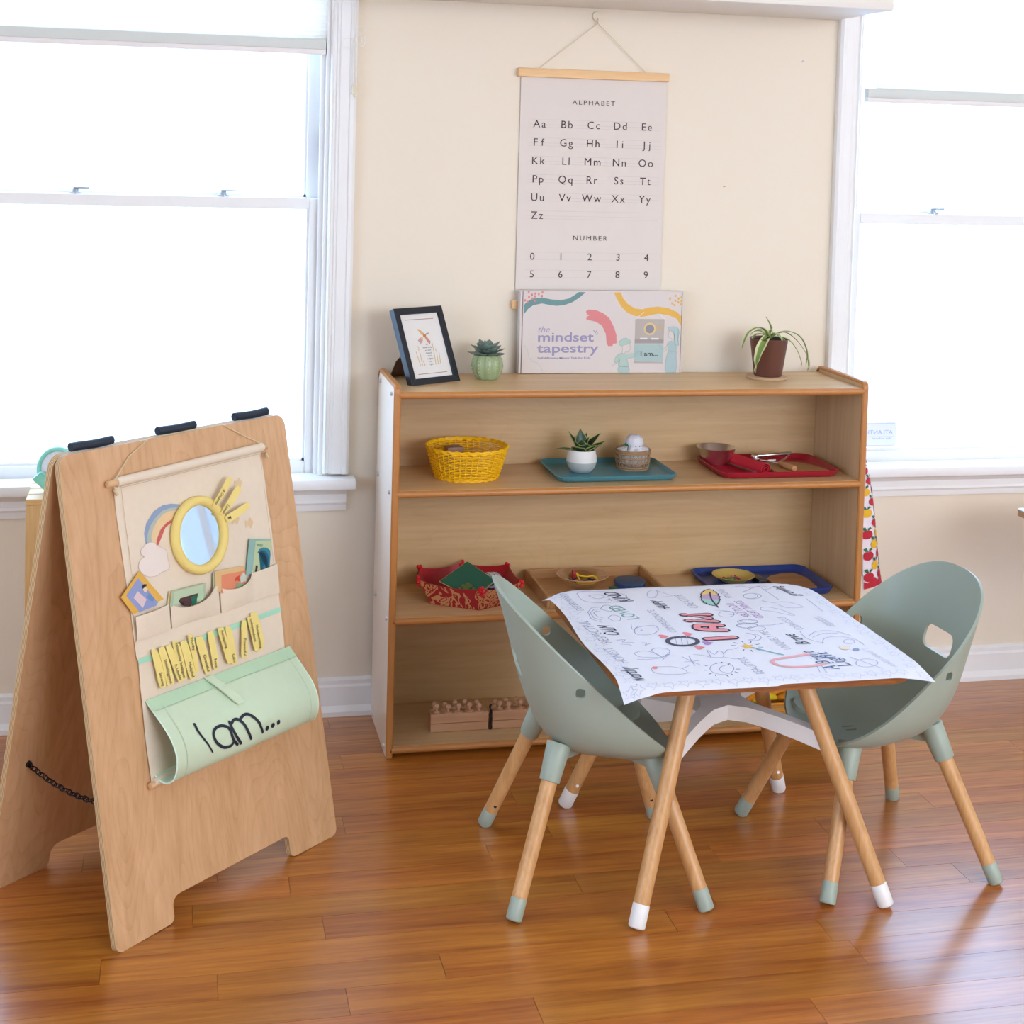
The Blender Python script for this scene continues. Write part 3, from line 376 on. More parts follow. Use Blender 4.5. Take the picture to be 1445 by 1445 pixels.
'sunray': [[(0.5317, -0.7869), (0.5311, -0.7941)], [(0.5456, -0.7849), (0.543, -0.7918)], [(0.558, -0.795), (0.5512, -0.8025)], [(0.4942, -0.8236), (0.5008, -0.8246)], [(0.5052, -0.7988), (0.5099, -0.8022)], [(0.5585, -0.8256), (0.567, -0.8268)], [(0.5516, -0.8383), (0.5571, -0.8472)], [(0.4958, -0.8466), (0.5037, -0.8412)], [(0.5061, -0.8561), (0.5095, -0.8496)], [(0.5287, -0.8539), (0.5301, -0.8632)], [(0.5401, -0.8475), (0.5419, -0.8558)]],
'pband': [(0.7385, -0.7647), (0.69, -0.7754), (0.663, -0.7803), (0.6478, -0.791), (0.6457, -0.8034), (0.655, -0.8215), (0.6816, -0.8311), (0.7129, -0.8297), (0.7473, -0.8219)],
'pwand': [(0.6372, -0.709), (0.6623, -0.7366), (0.6848, -0.7617)],
'pstar': [(0.6302, -0.7027)],
'pred': [(0.4098, -0.7977), (0.4073, -0.8018), (0.4037, -0.8039), (0.4002, -0.8034), (0.3982, -0.8005), (0.3984, -0.7961), (0.4008, -0.7921), (0.4045, -0.7899), (0.408, -0.7904), (0.41, -0.7934)],
'pbulb': [(0.839, -0.7386), (0.8347, -0.7443), (0.8285, -0.7481), (0.822, -0.7489), (0.817, -0.7465), (0.8148, -0.7416), (0.8161, -0.7355), (0.8204, -0.7297), (0.8266, -0.726), (0.8331, -0.7252), (0.8381, -0.7275), (0.8403, -0.7325)],
'pbulb2': [(0.853, -0.7514), (0.8496, -0.7551), (0.8447, -0.757), (0.8401, -0.7564), (0.8374, -0.7534), (0.8379, -0.7493), (0.8412, -0.7455), (0.8461, -0.7436), (0.8508, -0.7442), (0.8534, -0.7472)],
'ptext': [('LOVED', [(0.4682, -0.498), (0.4488, -0.4077)], 0.036, 1), ('KIND', [(0.4913, -0.3811), (0.4687, -0.3086)], 0.04, 0), ('CALM', [(0.3947, -0.6017), (0.3947, -0.5426)], 0.05, 0), ('DETERMINED', [(0.3638, -0.4281), (0.3538, -0.3085)], 0.02, 2), ('RESPECTFUL', [(0.364, -0.6417), (0.35, -0.5023)], 0.026, 2), ('HONEST', [(0.3625, -0.7637), (0.3552, -0.672)], 0.024, 2), ('worthy', [(0.3672, -0.8616), (0.3608, -0.7884)], 0.034, 0), ('COMPASSIONATE', [(0.5183, -0.5976), (0.5157, -0.4479)], 0.02, 2), ('HAPPY', [(0.5559, -0.448), (0.5536, -0.3837)], 0.03, 0), ('CREATIVE', [(0.6209, -0.446), (0.6125, -0.3471)], 0.024, 2), ('GREAT THINGS', [(0.737, -0.5336), (0.7318, -0.4088)], 0.022, 3), ('ABLE TO DO', [(0.7113, -0.5221), (0.7065, -0.4251)], 0.022, 3), ('COURAGEOUS', [(0.7927, -0.6154), (0.7818, -0.5314)], 0.02, 2), ('Brave', [(0.7676, -0.7061), (0.7576, -0.6395)], 0.034, 0), ('UNIQUELY ME', [(0.7154, -0.7306), (0.7074, -0.6184)], 0.022, 2), ('BEAUTIFUL', [(0.6074, -0.856), (0.6003, -0.7629)], 0.022, 2), ('A Bright', [(0.7638, -0.8535), (0.7518, -0.749)], 0.034, 4), ('Light', [(0.7962, -0.8372), (0.7761, -0.7585)], 0.034, 4), ('growing', [(0.8811, -0.3927), (0.863, -0.3126)], 0.03, 0), ('mindset', [(0.8597, -0.6), (0.8543, -0.5369)], 0.014, 2), ('tapestry', [(0.8671, -0.6059), (0.8653, -0.5353)], 0.014, 2), ('STRONG', [(0.7232, -0.3858), (0.7212, -0.3213)], 0.02, 2), ('AND SMART', [(0.8829, -0.8578), (0.873, -0.7433)], 0.016, 5)],
'fr': [(0.0198, 0.1843), (0.1378, 0.182), (0.1421, 0.015), (0.0213, 0.0174), (0.032, 0.1683), (0.1244, 0.1676), (0.0322, 0.028), (0.1265, 0.0275)],
'frs': [[(0.0633, 0.1432), (0.073, 0.1279), (0.0838, 0.1226), (0.0819, 0.1319), (0.0716, 0.1419)], [(0.0807, 0.122), (0.0862, 0.1086), (0.0935, 0.1011), (0.0971, 0.1093), (0.0885, 0.1222)], [(0.0789, 0.1283), (0.0883, 0.1277), (0.0862, 0.1209), (0.0767, 0.1215)], [(0.0671, 0.1214), (0.0741, 0.1133), (0.0636, 0.1041), (0.057, 0.1137)], [(0.0716, 0.1234), (0.0767, 0.1185), (0.073, 0.1157), (0.0687, 0.1206)], [(0.0883, 0.1307), (0.1011, 0.1314), (0.0897, 0.126)], [(0.0517, 0.0996), (0.0542, 0.0926), (0.0513, 0.0882)], [(0.0426, 0.0858), (0.0464, 0.0491)], [(0.0542, 0.0865), (0.0529, 0.0486)], [(0.058, 0.0618), (0.0606, 0.0487)], [(0.1013, 0.1044), (0.0984, 0.0677), (0.096, 0.048)], [(0.1065, 0.0901), (0.1075, 0.0839), (0.1051, 0.0826)], [(0.1089, 0.0823), (0.1041, 0.0489)], [(0.116, 0.0802), (0.1121, 0.0498)], [(0.0786, 0.0968), (0.0786, 0.0967)], [(0.0765, 0.0596), (0.0764, 0.0594)]],
}
# ================================================================== THE SETTING
WY = .306                                    # room side of the back wall
def st(name, bm, mats, parent=None, ang=40):
    if parent is not None: return P(name, bm, mats, parent, ang)
    return S(name, bm, mats, kind='structure', ang=ang)
X0, X1, Y0, CZ = -2.7, 3.9, -5.3, 2.62
OP = [(-1.40, -.1366), (1.3038, 2.57)]; OZ0, OZ1 = .612, 2.04; WT = .17
bm = B(); box(bm, X0, X1, Y0, WY + WT, -.10, -.002); floor = st('floor', bm, OAKB)
cache = {}; PW = .0835; GAP = .0008
JO = {0: [-.27, .62], 1: [-.41, .15, .9], 2: [-.675, .30, 1.2], 3: [-.136, .78], -1: [.30, 1.0], -2: [-.218, .55, 1.1], -4: [-.418, -.02, .72], -3: [-.62, .44], -5: [-.2, .75]}
rows = range(-29, 11)
for r_ in rows:
    ya = -.6290 + r_ * PW; yb = ya + PW
    if ya > WY - .02: break
    yb = min(yb, WY - .001)
    js = [-2.1 - random.random() * .5]
    key = r_
    fixed = JO.get(key, [])
    x = js[0]
    if fixed:
        while x < fixed[0] - 1.3: x += .7 + random.random() * .4; js.append(x)
        js += fixed; x = fixed[-1]
    while x < 2.5: x += .55 + random.random() * .75; js.append(x)
    for a, b_ in zip(js, js[1:]):
        L = round(b_ - a, 4); k = (L, round(yb - ya, 4))
        if k not in cache:
            bm = B(); box(bm, GAP / 2, L - GAP / 2, GAP / 2, yb - ya - GAP / 2, -.0019, 0); cache[k] = fin('plank', bm, OAK)
        o = bpy.data.objects.new('plank', cache[k]); COL.objects.link(o); o.parent = floor; o.location = Vector((b_ - L, ya, 0)) - floor.location
bm = B()
segs = [(X0, OP[0][0]), (OP[0][1], OP[1][0]), (OP[1][1], X1)]
for a, b_ in segs: box(bm, a, b_, WY, WY + WT, -.002, CZ)
for a, b_ in OP: box(bm, a, b_, WY, WY + WT, -.002, OZ0); box(bm, a, b_, WY, WY + WT, OZ1, CZ)
st('wall_back', bm, WALL)
def side_wall(name, x0, x1, y0, y1, hole, along):
    bm = B(); h0, h1, z0, z1 = hole
    if along == 'Y':
        box(bm, x0, x1, y0, h0, 0, CZ); box(bm, x0, x1, h1, y1, 0, CZ); box(bm, x0, x1, h0, h1, 0, z0); box(bm, x0, x1, h0, h1, z1, CZ)
    else:
        box(bm, x0, h0, y0, y1, 0, CZ); box(bm, h1, x1, y0, y1, 0, CZ); box(bm, h0, h1, y0, y1, 0, z0); box(bm, h0, h1, y0, y1, z1, CZ)
    st(name, bm, WALL)
side_wall('wall_left', X0 - .15, X0, Y0, WY + WT, (-3.1, -1.5, .8, 2.1), 'Y')
side_wall('wall_right', X1, X1 + .15, Y0, WY + WT, (-1.75, -.25, .45, 2.1), 'Y')
side_wall('wall_front', X0, X1, Y0 - .15, Y0, (.9, 3.3, .9, 2.4), 'X')
bm = B(); box(bm, X0, X1, Y0, WY + WT, CZ, CZ + .1); st('ceiling', bm, CEIL)
# baseboard with cap and shoe
bm = B(); prism(bm, [(X0, WY, 0), (X0, WY - .026, 0), (X0, WY - .026, .012), (X0, WY - .016, .026), (X0, WY - .016, .074), (X0, WY - .012, .080), (X0, WY - .012, .090), (X0, WY - .004, .096), (X0, WY, .096)], (X1 - X0, 0, 0))
st('baseboard_back', bm, TRIM, ang=30)
# windows
def sash(name, par, x0, x1, z0, z1, y, stile, zr0, zr1):
    bm = B(); t = .034
    box(bm, x0, x0 + stile, y, y + t, z0, z1, bev=.002, seg=1); box(bm, x1 - stile, x1, y, y + t, z0, z1, bev=.002, seg=1)
    box(bm, x0 + stile, x1 - stile, y + .001, y + t, z0, z0 + zr0, bev=.002, seg=1); box(bm, x0 + stile, x1 - stile, y + .001, y + t, z1 - zr1, z1, bev=.002, seg=1)
    for a, c in ((x0 + stile, 1), (x1 - stile, -1)): box(bm, a, a + c * .006, y + .012, y + .022, z0 + zr0, z1 - zr1)
    box(bm, x0 + stile, x1 - stile, y + .012, y + .022, z0 + zr0, z0 + zr0 + .006)
    s = P(name, bm, TRIM, par)
    bm = B(); box(bm, x0 + stile - .004, x1 - stile + .004, y + .018, y + .021, z0 + zr0 - .004, z1 - zr1 + .004); g = P('glass_pane', bm, GLASS, par)
    g.parent = s; return s
def window(n, xl, xr, locks, zm):
    w_ = bpy.data.objects.new('window_%d' % n, None); COL.objects.link(w_); w_['kind'] = 'structure'; w_.location = ((xl + xr) / 2, WY, OZ0); MW[w_.name] = Matrix.Translation(w_.location)
    for sgn, xe in ((-1, xl), (1, xr)):          # fluted casing: profile swept up
        prof = [(0, 0), (0, -.012), (.004, -.017), (.008, -.012), (.013, -.012), (.016, -.017), (.021, -.017), (.024, -.021), (.046, -.021), (.049, -.026), (.058, -.026), (.065, -.02), (.065, 0)]
        bm = B(); prism(bm, [(xe + sgn * a, WY + b_, .632) for a, b_ in prof], (0, 0, 1.5)); P('casing', bm, TRIM, w_, ang=25)
    bm = B(); box(bm, xl - .082, xr + .082, WY - .06, WY + .03, .598, .626, bev=.006); box(bm, xl, xr, WY + .03, WY + .16, .598, .616); P('window_sill', bm, TRIM, w_)
    bm = B(); pr_ = [(0, .535), (-.01, .535), (-.012, .55), (-.016, .556), (-.013, .562), (-.013, .578), (-.024, .590), (-.04, .596), (-.04, .599), (0, .599)]
    prism(bm, [(xl - .062, WY + a, z) for a, z in pr_], (xr - xl + .124, 0, 0)); P('apron_moulding', bm, TRIM, w_, ang=25)
    bm = B()
    for a, c in ((xl, 1), (xr, -1)):
        box(bm, min(a, a + c * .010), max(a, a + c * .010), WY, WY + .16, .616, OZ1); box(bm, min(a, a + c * .022), max(a, a + c * .022), WY + .02, WY + .032, .616, OZ1)
    box(bm, xl, xr, WY, WY + .16, OZ1 - .012, OZ1); P('jamb', bm, TRIM, w_)
    sash('lower_sash', w_, xl + .0125, xr - .0125, .617, zm + .015, WY + .040, .030, .036, .029)
    sash('upper_sash', w_, xl + .012, xr - .012, zm - .012, OZ1 - .012, WY + .080, .036, .028, .04)
    for lx in locks:
        bm = B(); z = zm + .015; cyl(bm, (lx, WY + .058, z - .001), (lx, WY + .058, z + .004), .016, .016, 16); cyl(bm, (lx, WY + .058, z + .004), (lx, WY + .058, z + .012), .010, .008, 16)
        box(bm, lx - .006, lx + .034, WY + .052, WY + .062, z + .012, z + .017, bev=.002); P('sash_lock', bm, mat('lock_grey_metal', 'A9B0B8', .35, .6), w_)
    return w_
w1 = window(1, OP[0][0], OP[0][1], [-.757, -.396], 1.3185)
w2 = window(2, OP[1][0], OP[1][1], [1.575, 2.05], 1.308)
# vertical vent latch on the upper left sash side
bm = B(); box(bm, -.1515, -.147, WY + .045, WY + .078, 1.42, 1.50, bev=.001)
for k in range(4): box(bm, -.153, -.1505, WY + .050 + k * .006, WY + .053 + k * .006, 1.445, 1.495)
P('side_latch', bm, mat('latch_grey', 'B9BFCC', .5), w1)
# white ledge over the wall between the windows
bm = B(); box(bm, -.10, 1.238, WY - .325, WY - .0005, 1.8476, 1.885, bev=.003)
S('wall_ledge', bm, LEDGE, 'deep white ledge board fixed on the wall above the alphabet chart', 'ledge')
w3 = bpy.data.objects.new('window_3', None); COL.objects.link(w3); w3['kind'] = 'structure'; w3.location = (X1, -1, .45); MW[w3.name] = Matrix.Translation(w3.location)
bm = B()
for a_, b_ in ((-1.75, -1.69), (-.31, -.25)): box(bm, X1 + .02, X1 + .07, a_, b_, .45, 2.1)
box(bm, X1 + .02, X1 + .07, -1.69, -.31, .45, .51); box(bm, X1 + .02, X1 + .07, -1.69, -.31, 2.04, 2.1); box(bm, X1 + .03, X1 + .07, -.80, -.765, .51, 2.04); P('sash_frame', bm, TRIM, w3)
bm = B(); box(bm, X1 + .045, X1 + .05, -1.69, -.31, .51, 2.04); P('glass_pane', bm, GLASS, w3)
bm = B(); box(bm, X1 + .078, X1 + .080, -1.75, -.25, .45, 2.1); P('sheer_curtain', bm, translucent('sheer_curtain', 'E8E8E8', .38), w3)
# outside: pale ground, neighbour house, fence
bm = B(); box(bm, -14, 14, WY + WT, 22, -1.1, -1.0); S('outside_ground', bm, mat('pale_paving', 'D6D4D0', .9), kind='structure')
WH = mat('white_siding', 'EFEFEF', .8)
h = T('neighbour_house', 'washed-out white house seen faintly through the right window', 'house', (4.6, 8, -1))
bm = B(); box(bm, 2.0, 8.5, 8, 12, -1, 3.2); P('house_wall', bm, WH, h)
bm = B(); prism(bm, [(1.8, 7.8, 3.2), (8.7, 7.8, 3.2), (8.7, 12.2, 3.2), (1.8, 12.2, 3.2)], (0, 0, .15)); P('roof', bm, WH, h)
for a, z in ((5.0, .9), (6.6, .9)):
    bm = B(); box(bm, a, a + .75, 7.96, 8.0, z, z + 1.1); f = P('house_window', bm, WH, h)
    bm = B(); box(bm, a + .08, a + .67, 7.94, 7.958, z + .08, z + 1.02); q = P('pane', bm, mat('far_pane', 'B4B9C0', .6), h); q.parent = f
h = T('neighbour_house', 'washed-out white house seen faintly through the left window', 'house', (-4.0, 9, -1))
bm = B(); box(bm, -8.0, -1.6, 9, 13, -1, 2.6); P('house_wall', bm, WH, h)
bm = B(); prism(bm, [(-8.2, 8.8, 2.6), (-1.4, 8.8, 2.6), (-1.4, 13.2, 2.6), (-8.2, 13.2, 2.6)], (0, 0, .12)); P('roof', bm, WH, h)
bm = B(); box(bm, -2.75, -2.1, 8.96, 9, .9, 1.75); f = P('house_window', bm, WH, h)
bm = B(); box(bm, -2.68, -2.17, 8.94, 8.958, .97, 1.68); q = P('pane', bm, mat('far_pane_left', '8A929C', .6), h); q.parent = f
fe = T('garden_fence', 'pale picket fence barely visible low through the left window', 'fence', (-2.6, 4.5, -1))
for k in range(22):
    bm = B(); x = -4.2 + k * .14; box(bm, x, x + .07, 4.5, 4.52, -1, .42); P('picket', bm, mat('pale_fence', 'C9CED6', .8) if k == 0 else bpy.data.materials['pale_fence'], fe)
bm = B(); box(bm, -4.25, -1.1, 4.52, 4.55, .15, .22); box(bm, -4.25, -1.1, 4.52, 4.55, -.6, -.53); P('rail', bm, bpy.data.materials['pale_fence'], fe)
# blinds
SHADE = translucent('cellular_shade_fabric', 'FFFCF6', .60); RAILM = mat('blind_rail', 'D5D8D0', .5, var=.01)
def blind(xl, xr, zb, label, rx):
    t = T('window_blind', label, 'blind', ((xl + xr) / 2, WY + .012, zb), group=None)
    for yb_, s_ in ((WY + .004, -1), (WY + .018, 1)):
        bm = B(); z = zb + .038; pts = []; k = 0
        while z < OZ1 - .03:
            pitch = min(.019, .006 + k * .0013); pts.append((yb_ + (.0 if k % 2 else s_ * .007), z)); z += pitch / 2 * 1.0 if k < 6 else pitch / 2; k += 1
        a = [bm.verts.new((xl, y, z)) for y, z in pts]; c = [bm.verts.new((xr, y, z)) for y, z in pts]
        for i in range(len(a) - 1): bm.faces.new((a[i], c[i], c[i + 1], a[i + 1]))
        P('pleated_shade', bm, SHADE, t, ang=1)
    bm = B(); box(bm, xl - (rx if rx > 0 else 0), xr, WY - .004, WY + .024, zb + .012, zb + .038, 0, bev=.003); box(bm, xl - (rx if rx > 0 else 0), xr, WY - .002, WY + .022, zb, zb + .013, 1, bev=.002)
    P('bottom_rail', bm, [RAILM, mat('blind_rail_foot', 'EDE6E0', .5)], t)
    bm = B(); box(bm, xl, xr, WY - .006, WY + .03, OZ1 - .035, OZ1 - .0125, bev=.002); P('head_rail', bm, RAILM, t)
blind(OP[0][0] + .012, -.1345 - .0145, 1.6985, 'white pleated blind half raised in the left window', 0)
blind(1.3584, OP[1][1] - .024, 1.6295, 'white pleated blind half raised in the right window', .025)
t = T('blind_cord', 'white knotted pull cord hanging on the left window trim', 'cord', (-.078, WY - .03, 1.60))
CORD = mat('cord_white', 'EFEAE0', .7)
bm = B(); y = WY - .031
tube(bm, sm([(-.076, y, 2.02), (-.074, y, 1.88), (-.082, y, 1.80), (-.078, y - .002, 1.755)]), .0011, 6)
tube(bm, sm([(-.078, y, 1.755), (-.084, y, 1.70), (-.083, y, 1.64), (-.080, y, 1.622)]), .0011, 6); tube(bm, sm([(-.078, y, 1.755), (-.076, y - .002, 1.69), (-.0745, y, 1.62)]), .0011, 6)
for cx, cz, ra, rb in ((-.066, 1.762, .010, .008), (-.094, 1.728, .016, .013), (-.066, 1.735, .011, .016), (-.070, 1.738, .007, .012)):
    tube(bm, [(cx + ra * cos(a), y - .003, cz + rb * sin(a)) for a in [i * pi / 9 for i in range(18)]], .0008, 5, closed=True)
P('cord', bm, CORD, t)
bm = B(); lathe(bm, [(0, .026), (.003, .024), (.005, .014), (.006, .003), (.0045, 0), (0, 0)], (-.0805, y, 1.60), 12); lathe(bm, [(0, .03), (.002, .028), (.003, .010), (.005, 0), (0, 0)], (-.0745, y, 1.594), 12); P('tassel', bm, mat('tassel_ivory', 'E9E0C4', .5), t)
# ------------------------------------------------------------------ alphabet chart
CH = T('alphabet_chart', 'paper alphabet and number chart hanging between wooden bars', 'chart', (.556, WY - .003, 1.056))
cf = lambda off: (lambda x, z: (x, WY - off, z))
bm = B(); box(bm, .3572, .7545, WY - .0045, WY - .0035, 1.068, 1.676)
P('paper_sheet', bm, CHARTP, CH)
BARM = wood('chart_bar_pine', 'F0C890', 'E2B074', 'X', 2, .5)
for nm, z0, z1 in (('upper_bar', 1.662, 1.6845), ('lower_bar', 1.0565, 1.079)):
    bm = B(); box(bm, .3475, .7565, WY - .016, WY - .0002, z0, z1, bev=.001, seg=1); P(nm, bm, BARM, CH)
bm = B(); hk = (.5569, WY - .012, 1.808); tube(bm, [(.402, WY - .009, 1.684), hk], .0009, 6); tube(bm, [(.694, WY - .009, 1.684), hk], .0009, 6); tube(bm, [hk, (.5569, WY - .012, 1.822)], .0012, 6)
cyl(bm, (.5569, WY - .012, 1.806), (.5569, WY - .012, 1.813), .003); P('hanging_string', bm, mat('string_cream', 'D6C8AC', .8), CH)
f = cf(.0052)
cols = [.4095, .4835, .5560, .6293, .7025]; zs = [1.5475, 1.4995, 1.4515, 1.4035, 1.3555, 1.3085]
chars = ['Aa Bb Cc Dd Ee', 'Ff Gg Hh Ii Jj', 'Kk Ll Mm Nn Oo', 'Pp Qq Rr Ss Tt', 'Uu Vv Ww Xx Yy', 'Zz']
for r_, s in enumerate(chars):
    for c_, g in enumerate(s.split()):
        bm = B(); text(bm, g, f, cols[c_], zs[r_] - .0155, h=.0205, center=True, spacing=1.25 if g not in ('Ff', 'Ii', 'Jj') else 1.6, bold=0.); P('letter_pair', bm, INK, CH)
for c_ in range(5):
    for r_ in range(2): bm = B(); text(bm, str(c_ + 5 * r_), f, [.400, .4775, .556, .634, .7125][c_], [1.1855, 1.1390][r_], h=.0195, center=True, bold=0.); P('digit', bm, INK, CH)
for s_, x_, z_, w_ in (('ALPHABET', .5545, 1.5945, .116), ('NUMBER', .5560, 1.2385, .093)):
    bm = B(); text(bm, s_, f, x_, z_, wd=w_, h=.0125, center=True, spacing=1.35, bold=0.); o = P('heading', bm, INK, CH); o['kind'] = 'stuff'
bm = B(); f = cf(.0049)
for z in zs:
    for dz in (-.0155, -.008, .005): fill(bm, [(.381, z + dz), (.741, z + dz), (.741, z + dz + .0007), (.381, z + dz + .0007)], f)
for z in (1.1855, 1.139):
    for dz in (0, .0195): fill(bm, [(.381, z + dz), (.741, z + dz), (.741, z + dz + .0007), (.381, z + dz + .0007)], f)
o = P('ruled_lines', bm, GRAYL, CH); o['kind'] = 'stuff'
t = T('wall_hook', 'round cream adhesive hook on the wall above the alphabet chart', 'hook', (.5569, WY, 1.818))
bm = B(); cyl(bm, (.5569, WY, 1.8268), (.5569, WY - .008, 1.8268), .0135, .012, 24); P('hook_pad', bm, mat('hook_cream', 'EADFC6', .5), t)
bm = B(); tube(bm, sm([(.5569, WY - .008, 1.817), (.5569, WY - .014, 1.811), (.5569, WY - .017, 1.816)]), .0022, 8); P('hook_arm', bm, bpy.data.materials['hook_cream'], t)
bm = B(); f = cf(.0012); prism(bm, [(1.1335, WY, 1.731), (1.1400, WY, 1.7295), (1.1430, WY, 1.735), (1.1425, WY, 1.7385), (1.1385, WY, 1.7350)], (0, -.0015, 0)); S('putty_dab', bm, mat('putty_grey', 'C9C3B8', .7), 'small grey dab of putty high on the wall near the right window', 'putty')
bm = B(); prism(bm, [(.9235, WY, 1.3865), (.931, WY, 1.3885), (.9313, WY, 1.3905), (.924, WY, 1.3890)], (0, -.001, 0)); S('wall_chip', bm, mat('chip_tan', 'A98E66', .8), 'tiny tan paint chip on the wall right of the alphabet chart', 'chip')
# paper sign on the right window glass
t = T('window_sign', 'pale paper sign taped inside the right window pane', 'sign', (1.437, WY + .056, .66))
bm = B(); box(bm, 1.385, 1.489, WY + .055, WY + .0556, .662, .731); P('sign_paper', bm, translucent('sign_film', 'ECEFF8', .03), t)
bm = B(); f = lambda x, z: (1.874 - x, WY + .0545, z)
text(bm, 'ATLANTIC', f, .396, .697, wd=.088, h=.0125, bold=0.); text(bm, 'the school', f, .398, .683, wd=.06, h=.006)
for z in (.665, .690, .727): fill(bm, [(.390, z), (.484, z), (.484, z + .0006), (.390, z + .0006)], f)
o = P('lettering', bm, mat('sign_blue_ink', 'A9B6E2', .8), t); o['kind'] = 'stuff'
# ================================================================== SHELF UNIT
SW, SH, SD = 1.22, .9052, .29
su = T('shelf_unit', 'long low maple shelf unit with amber edges against the wall', 'shelf', (SW / 2, SD / 2, 0))
for x0, x1, out in ((0, .017, 0), (SW - .017, SW, 0)):
    prof = [(0.0, 0), (SD - .002, 0), (SD - .002, SH - .03), (SD - .03, SH - .003), (.008, SH - .003), (0.0, SH - .010)]
    bm = B(); prism(bm, [(x0 + .001, y, z) for y, z in prof], (x1 - x0 - .002, 0, 0), 0)
    for f_ in bm.faces:
        c = f_.calc_center_median()
        if abs(c.x - x0) < .002: f_.material_index = 1 if x0 == 0 else 0
        elif abs(c.x - x1) < .002: f_.material_index = 0 if x0 == 0 else 1
    sp = P('side_panel', bm, [MAPLEV, PALE], su)
    bm = B(); pts = [(-.003, .003), (-.003, .3), (-.003, .6), (-.003, SH - .020)]
    pts += [(.009 - .012 * cos(a), SH - .0125 + .012 * sin(a) - .0015) for a in [i * pi / 12 for i in range(1, 7)]] + [(.1, SH - .002), (SD - .032, SH - .002)]
    pts += [(SD - .027 + .024 * sin(a), SH - .026 + .024 * cos(a)) for a in [i * pi / 12 for i in range(1, 7)]] + [(SD - .003, SH - .1)]
    # rounded band swept round the front and top
    for i in range(1):
        prev = None; R2 = []
        for j, (y, z) in enumerate(pts):
            a = pts[max(0, j - 1)]; b_ = pts[min(len(pts) - 1, j + 1)]; d = Vector((0, b_[0] - a[0], b_[1] - a[1])).normalized(); nrm = Vector((0, -d.z, d.y))
            c = Vector((0, y, z)); row = []
            for q, (xx, oo) in enumerate([(x0, -.004), (x0, .0), (x0 + .003, .0035), (x1 - .003, .0035), (x1, .0), (x1, -.004)]): row.append(bm.verts.new(Vector((xx, 0, 0)) + c + nrm * oo))
            R2.append(row)
        for a, b_ in zip(R2, R2[1:]):
            for q in range(5): bm.faces.new((a[q], a[q + 1], b_[q + 1], b_[q]))
        bm.faces.new(R2[0]); bm.faces.new(R2[-1][::-1])
    e = P('edge_band', bm, TRIMW, su, label='rounded amber edge band'); e.parent = sp
SZ = [.8897, .6508, .342, .0282]
for z in SZ:
    bm = B(); box(bm, .0165, SW - .0165, .001, SD - .012, z - .017, z); sb = P('shelf_board', bm, MAPLE, su)
    bm = B(); prof = [(.004, z), (-.003, z - .0015), (-.0065, z - .006), (-.0065, z - .012), (-.003, z - .0165), (.004, z - .018)]
    prism(bm, [(.0105, y, zz) for y, zz in prof], (SW - .021, 0, 0)); e = P('edge_band', bm, TRIMW, su, ang=50, label='rounded amber front edge'); e.parent = sb
bm = B(); box(bm, .0165, SW - .0165, SD - .012, SD - .005, .012, SH - .018); P('back_panel', bm, MAPLE, su)
for z in SZ:
    for y in (.035, .235):
        bm = B(); cyl(bm, (-.0035, y, z - .010), (.002, y, z - .010), .0045, .0055, 12); P('bolt_head', bm, mat('bolt_steel', 'D6D6DA', .3, .5) if 'bolt_steel' not in bpy.data.materials else bpy.data.materials['bolt_steel'], su)
# ================================================================== TABLE
TC = Vector((.6205, -.590, 0)); TZ = .4805
tb = T('play_table', 'low square plywood table on splayed beech legs with white feet', 'table', TC)
bm = B(); hw, hd = .303, .302
for k, (dz0, dz1, ins) in enumerate([(0, .004, .001), (.004, .008, 0), (.008, .012, .0006), (.012, .016, 0), (.016, .020, .001)]):
    prism(bm, [(TC.x + x, TC.y + y, TZ - .020 + dz0) for x, y in rrect(-hw + ins, hw - ins, -hd + ins, hd - ins, .075, 8)], (0, 0, dz1 - dz0), 0 if k < 4 else 0)
P('table_top', bm, TABLEP, tb, ang=30)
CAPW = WHITEP
for sx in (-1, 1):
    for sy in (-1, 1):
        foot = Vector((TC.x + sx * .2585, TC.y + sy * .272, 0)); top = Vector((TC.x + sx * .108, TC.y + sy * .125, TZ - .020)); d = (top - foot).normalized()
        bm = B(); cyl(bm, foot + d * .048, top + d * .002, .0158, .0175, 28); lg = P('leg', bm, BEECH, tb)
        bm = B(); tip = foot + d * .017; cyl(bm, tip - d * .0135, foot + d * .050, .0164, .0166, 28, rnd=.004)
        for v in bm.verts:
            if v.co.z < .0012: v.co.z = .0008
        P('foot_cap', bm, WHITEP, tb).parent = lg
        if sy > 0:
            bm = B(); q = foot + d * .066; cyl(bm, q + Vector((0, -.0162, 0)), q + Vector((0, -.0178, 0)), .0035, n=12); P('screw', bm, CHROME, tb).parent = lg
